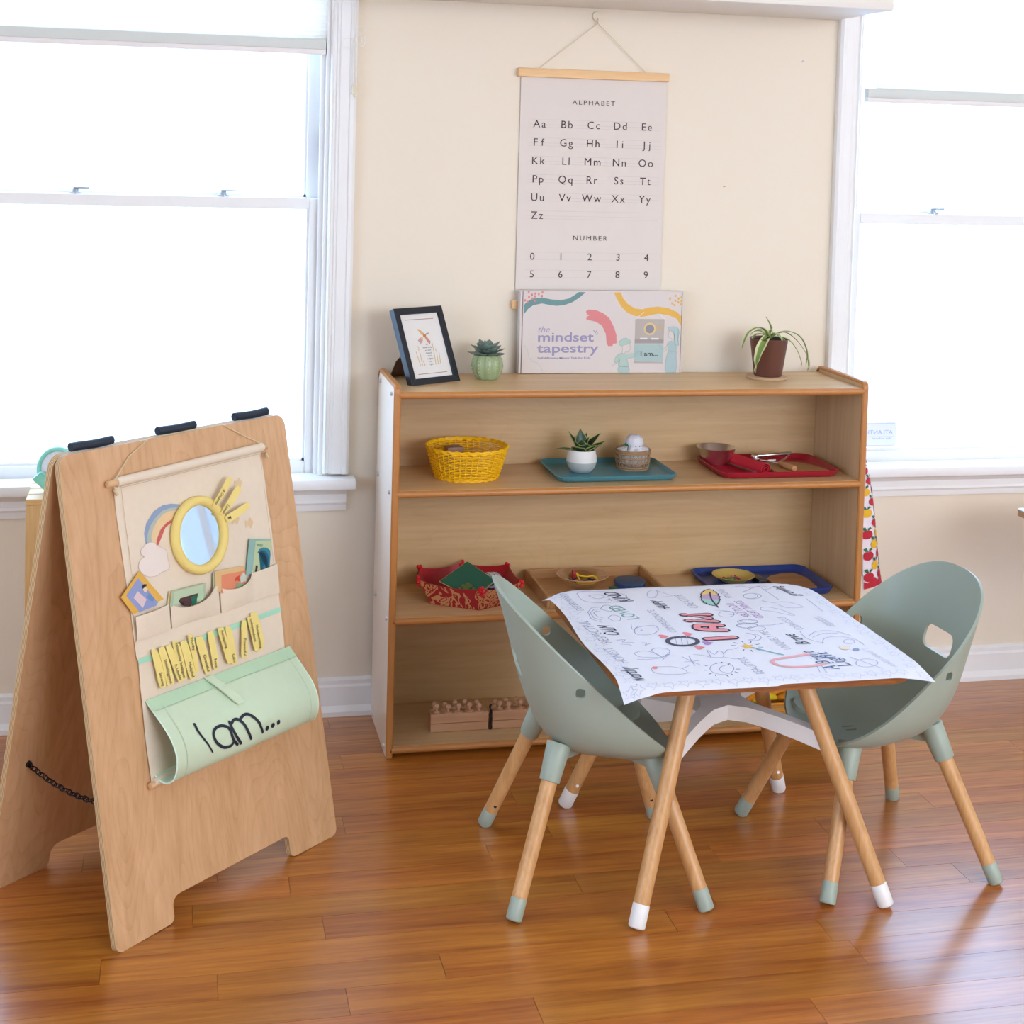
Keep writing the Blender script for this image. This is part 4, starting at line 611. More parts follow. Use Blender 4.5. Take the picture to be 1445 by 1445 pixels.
# white cross brace: four arms swept from a hub down to the legs
hub = Vector((TC.x, TC.y, .345))
bm = B(); N_ = 64; OUT = []
def brace_r(a):
    c4 = abs(cos(2 * (a - pi / 4))); return .040 + .0 * c4
top_l, bot_l = [], []
outline = []
for q in range(4):
    a = pi / 4 + q * pi / 2; leg = Vector((TC.x + (1 if cos(a) > 0 else -1) * .158, TC.y + (1 if sin(a) > 0 else -1) * .174, 0)); d = (leg - Vector((TC.x, TC.y, 0))); L = d.length; d.normalize(); s_ = Vector((-d.y, d.x, 0))
    outline.append((d, s_, L))
pl = []
for q, (d, s_, L) in enumerate(outline):
    nd, ns, nL = outline[(q + 1) % 4]
    for t in [1, .8, .6, .42, .3]: pl.append((Vector((TC.x, TC.y, 0)) + d * (L * t) + s_ * (.0125 + .004 * max(0, .5 - t) * 4), t))
    mid = (d + nd).normalized(); pl.append((Vector((TC.x, TC.y, 0)) + mid * .046, .15))
    for t in [.3, .42, .6, .8, 1]: pl.append((Vector((TC.x, TC.y, 0)) + nd * (nL * t) - ns * (.0125 + .004 * max(0, .5 - t) * 4), t))
zt_ = lambda t: .337 - .017 * t ** 2.2; zb_ = lambda t: .306 - .020 * t ** 2.0
tv = [bm.verts.new((p_.x, p_.y, zt_(t))) for p_, t in pl]; bv = [bm.verts.new((p_.x, p_.y, zb_(t))) for p_, t in pl]; n = len(pl)
for i in range(n): bm.faces.new((tv[i], bv[i], bv[(i + 1) % n], tv[(i + 1) % n]))
ct = bm.verts.new((TC.x, TC.y, .337)); cb = bm.verts.new((TC.x, TC.y, .306))
K = 11
for V_, cen in ((tv, ct), (bv, cb)):
    for q in range(4):     # arm strips between side q-1's end points and side q's start points
        a = [V_[(q * K + j) % n] for j in range(5)]; b_ = [V_[((q - 1) * K + 10 - j) % n] for j in range(5)]
        for j in range(4): bm.faces.new((a[j], a[j + 1], b_[j + 1], b_[j]))
        bm.faces.new((a[4], V_[(q * K + 5) % n], cen)); bm.faces.new((b_[4], cen, V_[((q - 1) * K + 5) % n])); bm.faces.new((a[4], cen, b_[4]))
g = bmesh.ops.bevel(bm, geom=[e for e in bm.edges if len(e.link_faces) == 2 and e.calc_face_angle(0) > .9], offset=.003, segments=2, affect='EDGES')
P('cross_brace', bm, WHITEP, tb, ang=50)
# ================================================================== CHAIRS
def chair(cx, cy, rot, label):
    c = T('bucket_chair', label, 'chair', (0, 0, 0), None, 'sage bucket chairs at the play table')
    nt_, ns_ = 72, 18; bm = B(); zb = .262
    def lerp3(th, back, side, front):
        cx_ = cos(th); s2 = sin(th) ** 2
        return side * s2 + (front if cx_ > 0 else back) * (1 - s2)
    cen = bm.verts.new((0, 0, zb)); Rg = []
    def rimpt(th):
        ex = 2.35 if cos(th) < 0 else 2.7
        r = (abs(cos(th)) ** ex + abs(sin(th)) ** ex) ** (-1 / ex)
        x = -.029 + .184 * r * cos(th); y = .196 * r * sin(th); return x, y
    for s in range(1, ns_ + 1):
        row = []; q = s / ns_
        for i in range(nt_):
            th = 2 * pi * i / nt_; xr, yr = rimpt(th); zr = .266 + (.155 - xr) * .905
            k1 = lerp3(th, .76, .80, .50); k2 = lerp3(th, .64, .93, .82); mz = lerp3(th, .41, .42, 0.)
            P1 = (xr * k1, yr * k1, zb); P2 = (xr * k2, yr * k2 , zb + (zr - zb) * mz); P3 = (xr, yr, zr); u = 1 - q
            row.append(bm.verts.new(tuple(3 * u * u * q * P1[j] + 3 * u * q * q * P2[j] + q ** 3 * P3[j] + (u ** 3 * (0, 0, zb)[j]) for j in range(3))))
        Rg.append(row)
    for i in range(nt_): bm.faces.new((cen, Rg[0][i], Rg[0][(i + 1) % nt_]))
    for a, b_ in zip(Rg, Rg[1:]):
        for i in range(nt_): bm.faces.new((a[i], b_[i], b_[(i + 1) % nt_], a[(i + 1) % nt_]))
    sh = P('seat_shell', bm, SAGE, c, ang=50)
    so = sh.modifiers.new('s', 'SOLIDIFY'); so.thickness = .006; so.offset = 0
    cut = B()
    for yy in (-1, 1): prism(cut, [(x, yy * .13, z) for x, z in rrect(-.079, -.061, .425, .445, .006, 4)], (0, yy * .12, 0))
    prism(cut, [(-.26, y, z) for y, z in rrect(-.054, .054, .417, .466, .018, 5)], (.16, 0, 0))
    for yy in (-.012, .006): box(cut, .03, .055, yy, yy + .005, .24, .30)
    bmesh.ops.recalc_face_normals(cut, faces=cut.faces)
    me = bpy.data.meshes.new('cutter'); cut.to_mesh(me); cut.free(); co = bpy.data.objects.new('cutter', me); COL.objects.link(co)
    bo = sh.modifiers.new('b', 'BOOLEAN'); bo.object = co; bo.solver = 'EXACT'; bo.operation = 'DIFFERENCE'; bake(sh); bpy.data.objects.remove(co); bpy.data.meshes.remove(me)
    sh.data.polygons.foreach_set('use_smooth', [True] * len(sh.data.polygons)); sh.data.set_sharp_from_angle(angle=radians(50))
    for sx in (-1, 1):
        for sy in (-1, 1):
            foot = Vector((sx * .192, sy * .207, 0)); top = Vector((sx * .096, sy * .103, .285)); top = foot + (top - foot) * (1.07 if sx < 0 else 1.0); d = (top - foot).normalized()
            L = (top - foot).length
            bm = B(); cyl(bm, foot + d * .045, foot + d * (L - .06), .0152, .0162, 28); lg = P('leg', bm, BEECH, c)
            bm = B(); cyl(bm, foot + d * .003, foot + d * .047, .0158, .0158, 28, rnd=.004)
            for v in bm.verts:
                if v.co.z < .0015: v.co.z = .0008
            P('foot_cap', bm, SAGE, c).parent = lg
            bm = B(); a0 = foot + d * (L - .078); cyl(bm, a0, top - d * .004, .0205, .0245, 28, rnd=.0015)
            P('leg_socket', bm, SAGE, c).parent = lg
            bm = B(); v0 = top - d * .03; ce = Vector((0, 0, .258)); v1 = Vector((sx * .03, sy * .03, .262))
            sd = Vector((-(v1 - v0).y, (v1 - v0).x, 0)).normalized() * .006
            prism(bm, [v0 - sd + Vector((0, 0, .012)), v0 - sd - Vector((0, 0, .012)), v1 - sd - Vector((0, 0, .006)), v1 - sd], sd * 2); P('gusset', bm, SAGE, c)
            if sy > 0:
                bm = B(); q = foot + d * .062; cyl(bm, q + Vector((0, -.0145, 0)), q + Vector((0, -.0165, 0)), .0034, n=12); P('screw', bm, BLACKM, c).parent = lg
    M = Matrix.Translation((cx, cy, 0)) @ Matrix.Rotation(radians(rot), 4, 'Z'); c.matrix_world = M; MW[c.name] = M
    return c
ch = chair(.343, -.600, -3.7, 'left sage green bucket chair pushed under the table, its curved back turned to us')
M2 = Matrix.Rotation(radians(183.2), 3, 'Z')
dup(ch, (.945, -.617, 0), M2, 'right sage green bucket chair at the table, its hollow seat facing us')
# ================================================================== EASEL BOARD
B0 = Vector((-.5936, -.7876, 0)); ang = radians(43.21); EU = Vector((cos(ang), sin(ang), 0)); EN = Vector((-EU.y, EU.x, 0)); EW = (EN * .178 + Vector((0, 0, .885))); PH = EW.length; EW.normalize(); EM = EU.cross(EW)
def pan(u, w_, d=0.): return B0 + EU * u + EW * w_ + EM * d
ez = T('easel_board', 'standing plywood board folded like a tent with a fabric hanging', 'easel', B0 + EU * .30 + EN * .19, Matrix.Rotation(ang, 3, 'Z'))
TH = .013; PWD = .603
def board_outline(W_, H_):
    o = []
    def arc(cx, cy, r, a0, a1, n=6):
        for i in range(n + 1): a = radians(a0 + (a1 - a0) * i / n); o.append((cx + r * cos(a), cy + r * sin(a)))
    arc(W_ - .025, H_ - .025, .025, 0, 90); arc(.025, H_ - .025, .025, 90, 180); arc(.015, .015, .015, 180, 270); arc(.128, .015, .013, 270, 360)
    arc(.141 + .018, .0485 - .018, .018, 180, 90); arc(.461 - .012, .0485 - .012, .012, 90, 0); arc(.461 + .013, .015, .013, 180, 270); arc(W_ - .015, .015, .015, 270, 360)
    return o
OUTL = board_outline(PWD, PH)
def board(fmap, nm, nrm):
    bm = B(); layers = 1
    NL = 7; Rg = [[bm.verts.new(fmap(u, w_) + nrm * (TH * q / NL)) for u, w_ in OUTL] for q in range(NL + 1)]; n = len(Rg[0])
    bm.faces.new(Rg[0]); bm.faces.new(Rg[-1][::-1])
    for q in range(NL):
        for i in range(n): f_ = bm.faces.new((Rg[q][i], Rg[q + 1][i], Rg[q + 1][(i + 1) % n], Rg[q][(i + 1) % n])); f_.material_index = 1 + q % 2 if 0 < q < NL - 1 else 1
    return P(nm, bm, [PLY, PLYE, PLYD], ez)
fp = board(lambda u, w_: pan(u, w_), 'front_board', -EM)
EW2 = (EN * -.178 + Vector((0, 0, .885))).normalized(); EM2 = EU.cross(EW2)   # rear board leans the other way
BB = B0 + EN * .381
rp = board(lambda u, w_: BB + EU * u + EW2 * w_, 'rear_board', EM2)
# thin dark veneer lines in both edges
for hx0, hx1 in ((.038, .137), (.252, .351), (.464, .562)):
    bm = B(); mid = B0 + EN * .190 + Vector((0, 0, .892))
    pts = [mid + EU * (hx0 + (hx1 - hx0) * k / 10) + Vector((0, 0, .002 + .0008 * sin(k * .6 + hx0 * 30))) for k in range(11)]
    tube(bm, pts, .0085, 10)
    for sg, ww, ee in ((1, EW, -.001),):
        a = pan(hx0, PH - .008, .002); b_ = pan(hx1, PH - .008, .002)
    P('hinge_strap', bm, mat('black_hinge', '1E2A38', .6) if 'black_hinge' not in bpy.data.materials else bpy.data.materials['black_hinge'], ez)
# chain between the boards, left side
c0 = BB + EU * .045 + EW2 * .235 - EM2 * -.0; c0 = BB + EU * .050 + EW2 * .262 + EM2 * TH; c1 = pan(.05, .25, -TH)
CHN = BLACKM; nl = 22; L = (c1 - c0)
for k in range(nl):
    t0 = (k + .5) / nl; cpt = c0 + L * t0 - Vector((0, 0, .018 * 4 * t0 * (1 - t0)))
    t1 = t0 + .01; dirv = (c0 + L * t1 - Vector((0, 0, .018 * 4 * t1 * (1 - t1))) - cpt).normalized(); x, y = frame_of(dirv); side_ = x if k % 2 else y
    bm = B(); ln = L.length / nl * .72
    tube(bm, [cpt + dirv * (ln * cos(a)) + side_ * (.0055 * sin(a)) for a in [2 * pi * i / 10 for i in range(10)]], .0014, 5, closed=True); P('chain_link', bm, CHN, ez)
for cc, nn in ((c0, EM2), (c1, -EM)):
    bm = B(); cyl(bm, cc - nn * .003, cc + nn * .004, .008, .006, 12); P('screw_eye', bm, CHN, ez)
# ================================================================== TAPESTRY
ROTP = Matrix((EU, EW, EM)).transposed()
def TP(name, label, cat, u, w_, d=.003, group=None): return T(name, label, cat, pan(u, w_, d), ROTP, group)
pf = lambda d: (lambda u, w_: pan(u, w_, d))
tp = TP('fabric_tapestry', 'beige fabric hanging with mirror, pockets and mint I am pouch', 'tapestry', .32, .27)
bm = B(); nx, nz = 40, 56; g = []
def cloth_d(u, w_): return .0026 + .0009 * sin(u * 38 + w_ * 9) + .0005 * sin(w_ * 60 + u * 22)
PC = lambda d: (lambda u, w_: pan(u, w_, cloth_d(u, w_) + .0009 + d))
for j in range(nz + 1):
    row = []
    for i in range(nx + 1):
        w_ = .268 + (.842 - .268) * j / nz; ul = .1195 + .003 * sin(w_ * 14) + (.004 if w_ < .5 else 0); ur = .5165 + .002 * sin(w_ * 11 + 1); u = ul + (ur - ul) * i / nx
        row.append(bm.verts.new(pan(u, w_, cloth_d(u, w_))))
    g.append(row)
for j in range(nz):
    for i in range(nx): bm.faces.new((g[j][i], g[j][i + 1], g[j + 1][i + 1], g[j + 1][i]))
o = P('cloth', bm, CANVAS, tp, ang=80); so = o.modifiers.new('s', 'SOLIDIFY'); so.thickness = .0012; so.offset = 0; bake(o)
bm = B(); cyl(bm, pan(.119, .8345, .009), pan(.5155, .8425, .009), .0095, n=16); P('top_casing', bm, CANVAS, tp)
DOW = wood('dowel_beech', 'DDB688', 'CFA070', 'X', 2, .5)
for a, b_, nm in (((.097, .8335, .009), (.5275, .842, .009), 'top_dowel'), ((.113, .2640, .008), (.530, .270, .008), 'bottom_dowel')):
    bm = B(); cyl(bm, pan(*a), pan(*b_), .0068, n=16, rnd=.001); P(nm, bm, DOW, tp)
bm = B(); cyl(bm, pan(.123, .268, .008), pan(.522, .2735, .008), .0082, n=16); P('bottom_casing', bm, CANVAS, tp)
bm = B(); tube(bm, [pan(.1105, .836, .012), pan(.163, .878, .003), pan(.2166, PH + .001, .001), pan(.30, PH + .002, -.008), pan(.4182, PH + .001, .001), pan(.47, .875, .003), pan(.521, .845, .012)], .0013, 6)
for uu, ww in ((.111, .830), (.522, .837)):
    for k in range(2): bm2 = cyl(bm, pan(uu + .003 * k, ww - .008 - k * .006, .010), pan(uu + .004 + .003 * k, ww - .013 - k * .006, .010), .0032, n=8)
P('hanging_cord', bm, mat('cord_tan', 'D9C49A', .8), tp)
# printed rainbow, cloud and stars, lying on the cloth
RB = [flat('8FA2C0'), flat('B4BDAE'), flat('E8C898'), flat('CF5F5A'), flat('EADDD2'), flat('C4AD9C'), flat('E2C69C')]
for k in range(4):
    bm = B(); fill(bm, DATA['rb%d' % k], PC(.0004 + .0001 * k)); P('rainbow_stripe', bm, RB[k], tp)
bm = B(); cl = sm(DATA['cloud'], True, 4); fill(bm, cl, PC(.0010)); P('printed_cloud', bm, RB[4], tp)
bm = B(); stroke(bm, cl, .0007, PC(.0012), closed=True); P('cloud_outline', bm, RB[5], tp)
for sx_, sy_ in DATA['stars']:
    bm = B(); fill(bm, [(sx_ + (.013 if i % 2 == 0 else .0045) * sin(i * pi / 5 + .3), sy_ + (.013 if i % 2 == 0 else .0045) * cos(i * pi / 5 + .3)) for i in range(10)], PC(.0005)); P('printed_star', bm, RB[6], tp)
RC = (.3110, .6965); RO, RI = .0655, .0545
bm = B(); pts = [pan(RC[0] + RO * cos(a), RC[1] + RO * 1.04 * sin(a), .011) for a in [2 * pi * i / 48 for i in range(48)]]; tube(bm, pts, .0098, 12, closed=True)
P('mirror_ring', bm, mat('yellow_fleece', 'EED680', .9, bump=.5, bs=500, var=.05), tp, label='padded yellow ring round the mirror')
bm = B(); prism(bm, [pan(RC[0] + .061 * cos(a), RC[1] + .0635 * sin(a), .008) for a in [2 * pi * i / 48 for i in range(48)]], EM * .002); P('mirror', bm, MIRROR, tp)
# pocket row, four pockets with dipping mouths
pk = [(.1262, .5335), (.1262, .581)]
def pw(x): return DATA['pock']
PU = [.1265, .2145, .3455, .4430, .5165]
tops = {0: [(.1265, .578), (.17, .5795), (.2105, .5825)], 1: [(.2145, .5825), (.228, .572), (.255, .567), (.285, .569), (.31, .576), (.33, .588), (.343, .5885)], 2: [(.3475, .5885), (.356, .578), (.385, .573), (.408, .576), (.428, .583), (.4425, .596)], 3: [(.4375, .592), (.475, .594), (.5165, .596)]}
for k in range(4):
    tl = sm(tops[k], k=4); bm = B(); top = []; bot = []; rows_ = []
    u0, u1 = tl[0][0], tl[-1][0]
    for (u, w_) in tl:
        t = (u - u0) / (u1 - u0); bul = .004 + (.013 if k in (1, 2) else .006) * sin(pi * min(1, max(0, t))) ** .8
        col = []
        for q in range(7):
            s_ = q / 6; wb = .5335 + .0015 * sin(u * 30); ww = wb + (w_ - wb) * s_; col.append(bm.verts.new(pan(u, ww, .0055 + (bul) * s_ ** .7)))
        rows_.append(col)
    for a, b_ in zip(rows_, rows_[1:]):
        for q in range(6): bm.faces.new((a[q], b_[q], b_[q + 1], a[q + 1]))
    o = P('pocket', bm, CANVAS, tp, ang=80); so = o.modifiers.new('s', 'SOLIDIFY'); so.thickness = .0012; so.offset = 0; bake(o)
bm = B()
stroke(bm, [(.127, .5350), (.22, .5362), (.345, .5335), (.44, .5355), (.516, .5345)], .0018, PC(.0006)); stroke(bm, [(.1245, .530), (.1265, .581)], .0014, PC(.0006)); stroke(bm, [(.5125, .55), (.512, .83)], .0008, PC(.0006)); stroke(bm, [(.135, .60), (.133, .825)], .0008, PC(.0006))
for uu in (.2145, .3465): stroke(bm, [(uu, .536), (uu + .001, .584)], .0016, pf(.0068))
stroke(bm, [(.13, .822), (.508, .829)], .0009, PC(.0006)); o = P('stitching', bm, CANVASD, tp); o['kind'] = 'stuff'
bm = B(); stroke(bm, [(.1245, .4935), (.25, .4955), (.40, .4975), (.5165, .4995)], .0105, PC(.0008)); P('fastening_strip', bm, flat('A7DDBE', 'mint_strip'), tp)
# I am pouch: one sheet that bulges out and folds back under
prof = sm([(.4188, .0045), (.4025, .0173), (.3826, .0345), (.3629, .0500), (.3432, .0625), (.3202, .0700), (.2998, .0690), (.2821, .0625), (.2705, .0518), (.2653, .036), (.2693, .0195), (.2813, .0045)], k=4)
arc = [0]
for a, b_ in zip(prof, prof[1:]): arc.append(arc[-1] + math.dist(a, b_))
PU0, PU1 = .1296, .5261
def pouch(u, s_, off=0.):
    """point at arclength s_ down the pouch sheet"""
    s_ = max(0, min(arc[-1] - 1e-6, s_)); i = max(j for j in range(len(arc)) if arc[j] <= s_); i = min(i, len(prof) - 2); t = (s_ - arc[i]) / (arc[i + 1] - arc[i])
    w_ = prof[i][0] + (prof[i + 1][0] - prof[i][0]) * t; d = prof[i][1] + (prof[i + 1][1] - prof[i][1]) * t
    tw, td = prof[i + 1][0] - prof[i][0], prof[i + 1][1] - prof[i][1]; l = math.hypot(tw, td)
    x_ = (u - PU0) / (PU1 - PU0); wav = .002 * sin(x_ * 9 + s_ * 20) + (-.004 * math.exp(-((x_ - .60) / .05) ** 2) if s_ > .13 else 0) * 1
    return pan(u, w_ + (-td / l) * 0 + (off * (-td / l) * -1), d + wav * min(1, s_ / .05) + off * (-tw / l))
bm = B(); g = []; NU = 40; NS = 44
for i in range(NU + 1):
    g.append([bm.verts.new(pouch(PU0 + (PU1 - PU0) * i / NU, arc[-1] * j / NS)) for j in range(NS + 1)])
for i in range(NU):
    for j in range(NS): bm.faces.new((g[i][j], g[i][j + 1], g[i + 1][j + 1], g[i + 1][j]))
o = P('pouch', bm, MINT, tp, ang=80, label='mint green pouch bulging out below'); so = o.modifiers.new('s', 'SOLIDIFY'); so.thickness = .0014; so.offset = 0; bake(o)
bm = B(); g = []
for i in range(NU + 1): g.append([bm.verts.new(pouch(PU0 + (PU1 - PU0) * i / NU, .0 + .026 * j / 4, .0018)) for j in range(5)])
for i in range(NU):
    for j in range(4): bm.faces.new((g[i][j], g[i][j + 1], g[i + 1][j + 1], g[i + 1][j]))
P('pouch_hem', bm, MINTD, tp, ang=80)
bm = B()
for uu in (PU0 + .0012, PU1 - .0012): tube(bm, [pouch(uu, arc[-1] * j / 40, .0) for j in range(41)], .0016, 6)
P('pouch_piping', bm, mat('pale_mint_piping', 'D9F0DC', .7), tp)
bm = B()
for uu in (PU1 - .022, PU1 - .030, PU0 + .022): 
    pass
for u_ in (PU1 - .024, PU0 + .026): stroke(bm, [(u_, .02 + .16 * k / 12) for k in range(13)], .0008, lambda u, s_: pouch(u, s_, .0022))
stroke(bm, [(PU0 + (PU1 - PU0) * k / 20, .027) for k in range(21)], .0008, lambda u, s_: pouch(u, s_, .0026)); o = P('pouch_stitching', bm, flat('A3BD9C', 'mint_stitch'), tp); o['kind'] = 'stuff'
bm = B(); g = []
for k in range(9):
    t = k / 8; ww = .0105 if t < .9 else .0105 * .75; cu = .288 + .034 * t
    g.append([bm.verts.new(pouch(cu - ww, .001 + .077 * t, .004 + .003 * sin(t * pi))), bm.verts.new(pouch(cu + ww, .001 + .077 * t, .004 + .003 * sin(t * pi)))])
for a, b_ in zip(g, g[1:]): bm.faces.new((a[0], b_[0], b_[1], a[1]))
o = P('pouch_tab', bm, MINT, tp, ang=80); so = o.modifiers.new('s', 'SOLIDIFY'); so.thickness = .002; so.offset = 1; bake(o)
# writing: drawn with round-ended strokes on the pouch surface
pm = lambda u, s_: pouch(u, s_, .0022)
def w2s(w_):   # height on the board -> arclength on the visible front
    best = min(range(len(prof) // 2 + 8), key=lambda i: abs(prof[i][0] - w_)); return arc[best]
FRONT = [i for i in range(len(prof)) if i == 0 or prof[i][0] < min(p_[0] for p_ in prof[:i])]
def w_to_s(w_):   # height on the board -> arclength down the visible front of the pouch
    for i, j in zip(FRONT, FRONT[1:]):
        if prof[j][0] <= w_ <= prof[i][0]: return arc[i] + (arc[j] - arc[i]) * (prof[i][0] - w_) / (prof[i][0] - prof[j][0])
    return arc[FRONT[-1]]
for k, l in enumerate(DATA['iaml']):
    q = [(u, w_to_s(w_)) for u, w_ in sm(l, k=5)]; bm = B(); n_ = len(q)
    stroke(bm, q, [.0060 - (.0035 * i / n_ if k == 0 else 0) for i in range(n_)], pm)
    for e_ in ((q[0],) if k == 0 else (q[0], q[-1])): disc(bm, e_[0], e_[1], .0029, pm, n=12)
    P('letter_stroke', bm, BLK, tp)
for u, w_ in DATA['iamd']: bm = B(); disc(bm, u, w_to_s(w_), .0046, pm, ry=.0050); P('dot', bm, BLK, tp)
pch = [q for q in tp.children if q.name == 'pouch'][0]
for q in list(tp.children):
    if q.name.split('.')[0] in ('pouch_hem', 'pouch_piping', 'pouch_stitching', 'pouch_tab', 'letter_stroke', 'dot'): q.parent = pch
# ------------------------------------------------------------------ word tags
TAGL = {'Strong': 'leftmost yellow felt word tag reading Strong on the mint strip'}
def tag_(word, quad, d, label, lift=.0015, sh=.82, part='start'):
    cu = sum(p_[0] for p_ in quad) / 4; cw = min(p_[1] for p_ in quad)
    t = TP('word_tag', label, 'word tag', cu, cw, d, 'yellow felt word tags')
    bm = B(); tl, tr, br, bl = [Vector((*p_, 0)) for p_ in quad]; g = []
    for a_, b_ in ((tl, tr), (bl, br)): e_ = (b_ - a_) * .08; a_ -= e_; b_ += e_
    for k in range(7):
        s_ = k / 6; a = tl.lerp(bl, s_); b_ = tr.lerp(br, s_); ins = .0 if 0 < k < 6 else .12; c_ = a.lerp(b_, ins); e_ = b_.lerp(a, ins)
        dd = d + .0025 + lift * sin(s_ * pi * .9) + .0012 * s_; g.append([bm.verts.new(pan(c_.x, c_.y, dd)), bm.verts.new(pan(e_.x, e_.y, dd))])
    for a, b_ in zip(g, g[1:]): bm.faces.new((a[0], b_[0], b_[1], a[1]))
    o = P('felt_strip', bm, YEL, t, ang=80); so = o.modifiers.new('s', 'SOLIDIFY'); so.thickness = .0011; so.offset = 1; bake(o)
    ax = ((bl + br) / 2 - (tl + tr) / 2); L_ = ax.length; ax.normalize(); sd = Vector((-ax.y, ax.x, 0)); wid = (tr - tl).length; mid0 = (tl + tr) / 2
    hh = min(.0070, wid * .5); tw = min(L_ * .9, hh * .62 * len(word))
    st0 = mid0 + ax * (L_ * .95 - tw) + sd * (-hh / 2)
    if part == 'top': st0 = mid0 + ax * (L_ * .06) + sd * (-hh / 2)
    dd = d + .0045 + lift + .0014
    bm = B(); text(bm, word, lambda x, y: pan(st0.x + ax.x * x + sd.x * y, st0.y + ax.y * x + sd.y * y, dd), 0, 0, wd=tw, h=hh, bold=.005)
    o = P('lettering', bm, BLK, t); o['kind'] = 'stuff'
for k, (word, quad) in enumerate(DATA['tags']):
    tag_(word, quad, .0065 + .0012 * (k % 3), 'yellow felt tag with the word %s hanging from the mint strip' % word, part='top' if word in ('Worthy', 'Accepting', 'Independent') else 'end')
for word, kk in (('A Dreamer', 'ray1'), ('Loved', 'ray2'), ('Me', 'ray3')):
    q = DATA[kk]; tag_(word, [q[2], q[3], q[5], q[0]] if kk != 'ray3' else [q[3], q[4], q[6], q[1]], .018, 'yellow felt tag reading %s fanned like a ray on the mirror ring' % word, lift=.002)
# ------------------------------------------------------------------ cards in the pockets
def card(name, label, key, d, mats, arts, th=.0008, lower=None):
    q = DATA[key]; cu = sum(p_[0] for p_ in q) / 4; cw = min(p_[1] for p_ in q); t = TP(name, label, 'card', cu, cw, d, 'picture cards in the tapestry pockets')
    bm = B(); prism(bm, [pan(u, w_, d) for u, w_ in q], EM * th); P('card_sheet', bm, mats, t)
    for i, (pn, poly, mt) in enumerate(arts):
        bm = B(); fill(bm, poly, pf(d + th + .0003 + .00025 * i)); P(pn, bm, mt, t)
    return t
q1 = [(a, b_) for a, b_ in DATA['card1']]
card('picture_card', 'yellow bordered card with a blue picture tilted in the leftmost pocket', 'card1', .0085, flat('E3B04C'), [('picture', DATA['card1art'], flat('8F9CC8')), ('drawn_page', DATA['c1page'], flat('DCC4C6')), ('drawn_coat', DATA['c1body'], flat('6F93BE')), ('drawn_face', DATA['c1face'], flat('E6CFAE')), ('drawn_hair', DATA['c1hair'], flat('23232B'))])
for j, (cc, dd, du, dw, lb) in enumerate((('C9D2B6', .0085, -.004, .001, 'pale green card at the back of the stack in the second pocket'), ('D8A04C', .0095, -.002, .0005, 'amber edged card in the middle of the second pocket stack'), )):
    DATA['tmp'] = [(a + du, b_ + dw) for a, b_ in DATA['card2']]; card('picture_card', lb, 'tmp', dd, flat(cc), [])
def inset(q, k): c_ = [sum(p_[i] for p_ in q) / len(q) for i in (0, 1)]; return [(a + (c_[0] - a) * k, b_ + (c_[1] - b_) * k) for a, b_ in q]
card('picture_card', 'sage green card with a dark figure at the front of the second pocket', 'card2', .0112, flat('A9BC9C'), [('picture', inset(DATA['card2'], .16), flat('B9CCA8')), ('drawn_figure', DATA['c2a'], flat('4A2E2C')), ('drawn_coat', DATA['c2b'], flat('1E6A52')), ('drawn_face', DATA['c2face'], flat('B5CFA6'))])
DATA['tmp'] = [(a - .004, b_ - .002) for a, b_ in DATA['card3']]; card('picture_card', 'pale green card behind the orange one in the third pocket', 'tmp', .0090, flat('B8C2A0'), [])
card('picture_card', 'tan bordered card with an orange picture in the third pocket', 'card3', .0112, flat('DDB67E'), [('picture', DATA['c3a'], flat('DF8A66')), ('drawn_sky', DATA['c3c'], flat('C2CDBC')), ('drawn_leaves', DATA['c3d'], flat('8FA37E')), ('drawn_hair', DATA['c3b'], flat('CE4A30'))])
t4 = card('picture_card', 'teal bordered card with a big wave standing in the rightmost pocket', 'card4', .0085, flat('8DB5AC'), [('picture', DATA['c4a'], flat('B9C79A')), ('drawn_wave', DATA['c4wave'], flat('2E7F92')), ('wave_shadow', DATA['c4dark'], flat('1E5870')), ('drawn_child', DATA['c4kid'], flat('3A2A2C'))])
bm = B(); q = DATA['c4a']; L_ = math.dist(q[0], q[1]); dx, dy = (q[1][0] - q[0][0]) / L_, (q[1][1] - q[0][1]) / L_
text(bm, 'Mobile', lambda x, y: pan(q[0][0] + dx * x - dy * y, q[0][1] + dy * x + dx * y, .0108), .004, -.012, wd=.016, h=.007); o = P('lettering', bm, flat('4E9A9C'), t4); o['kind'] = 'stuff'
# ================================================================== COLOURING SHEET ON THE TABLE
PX0, PX1, PY0, PY1 = .3105, .9385, -.907, -.255
def pz(x, y):
    dx = max(0, abs(x - TC.x) - (.303 - .075)); dy = max(0, abs(y - TC.y) - (.302 - .075)); out = max(0, math.hypot(dx, dy) - .075)
    s_ = .30 if x > TC.x and y < TC.y else (.55 if y < TC.y else .5)
    return TZ + .0012 - out * s_ * min(1, out / .02) + .0006 * sin(x * 31) * sin(y * 27)
cs = T('colouring_sheet', 'large white colouring sheet with the words I AM lying on the play table', 'paper', (TC.x, TC.y, TZ + .001))
bm = B(); n1, n2 = 50, 50
g = [[bm.verts.new((PX0 + (PX1 - PX0) * i / n1 + .0035 * sin(j * .22) * (1 if i == 0 else 0), PY0 + (PY1 - PY0) * j / n2, 0)) for j in range(n2 + 1)] for i in range(n1 + 1)]
for r_ in g:
    for v in r_: v.co.z = pz(v.co.x, v.co.y)
for i in range(n1):
    for j in range(n2): bm.faces.new((g[i][j], g[i + 1][j], g[i + 1][j + 1], g[i][j + 1]))
P('paper_sheet', bm, PAPER, cs, ang=80)
pp = lambda off=.0007: (lambda x, y: (x, y, pz(x, y) + off))
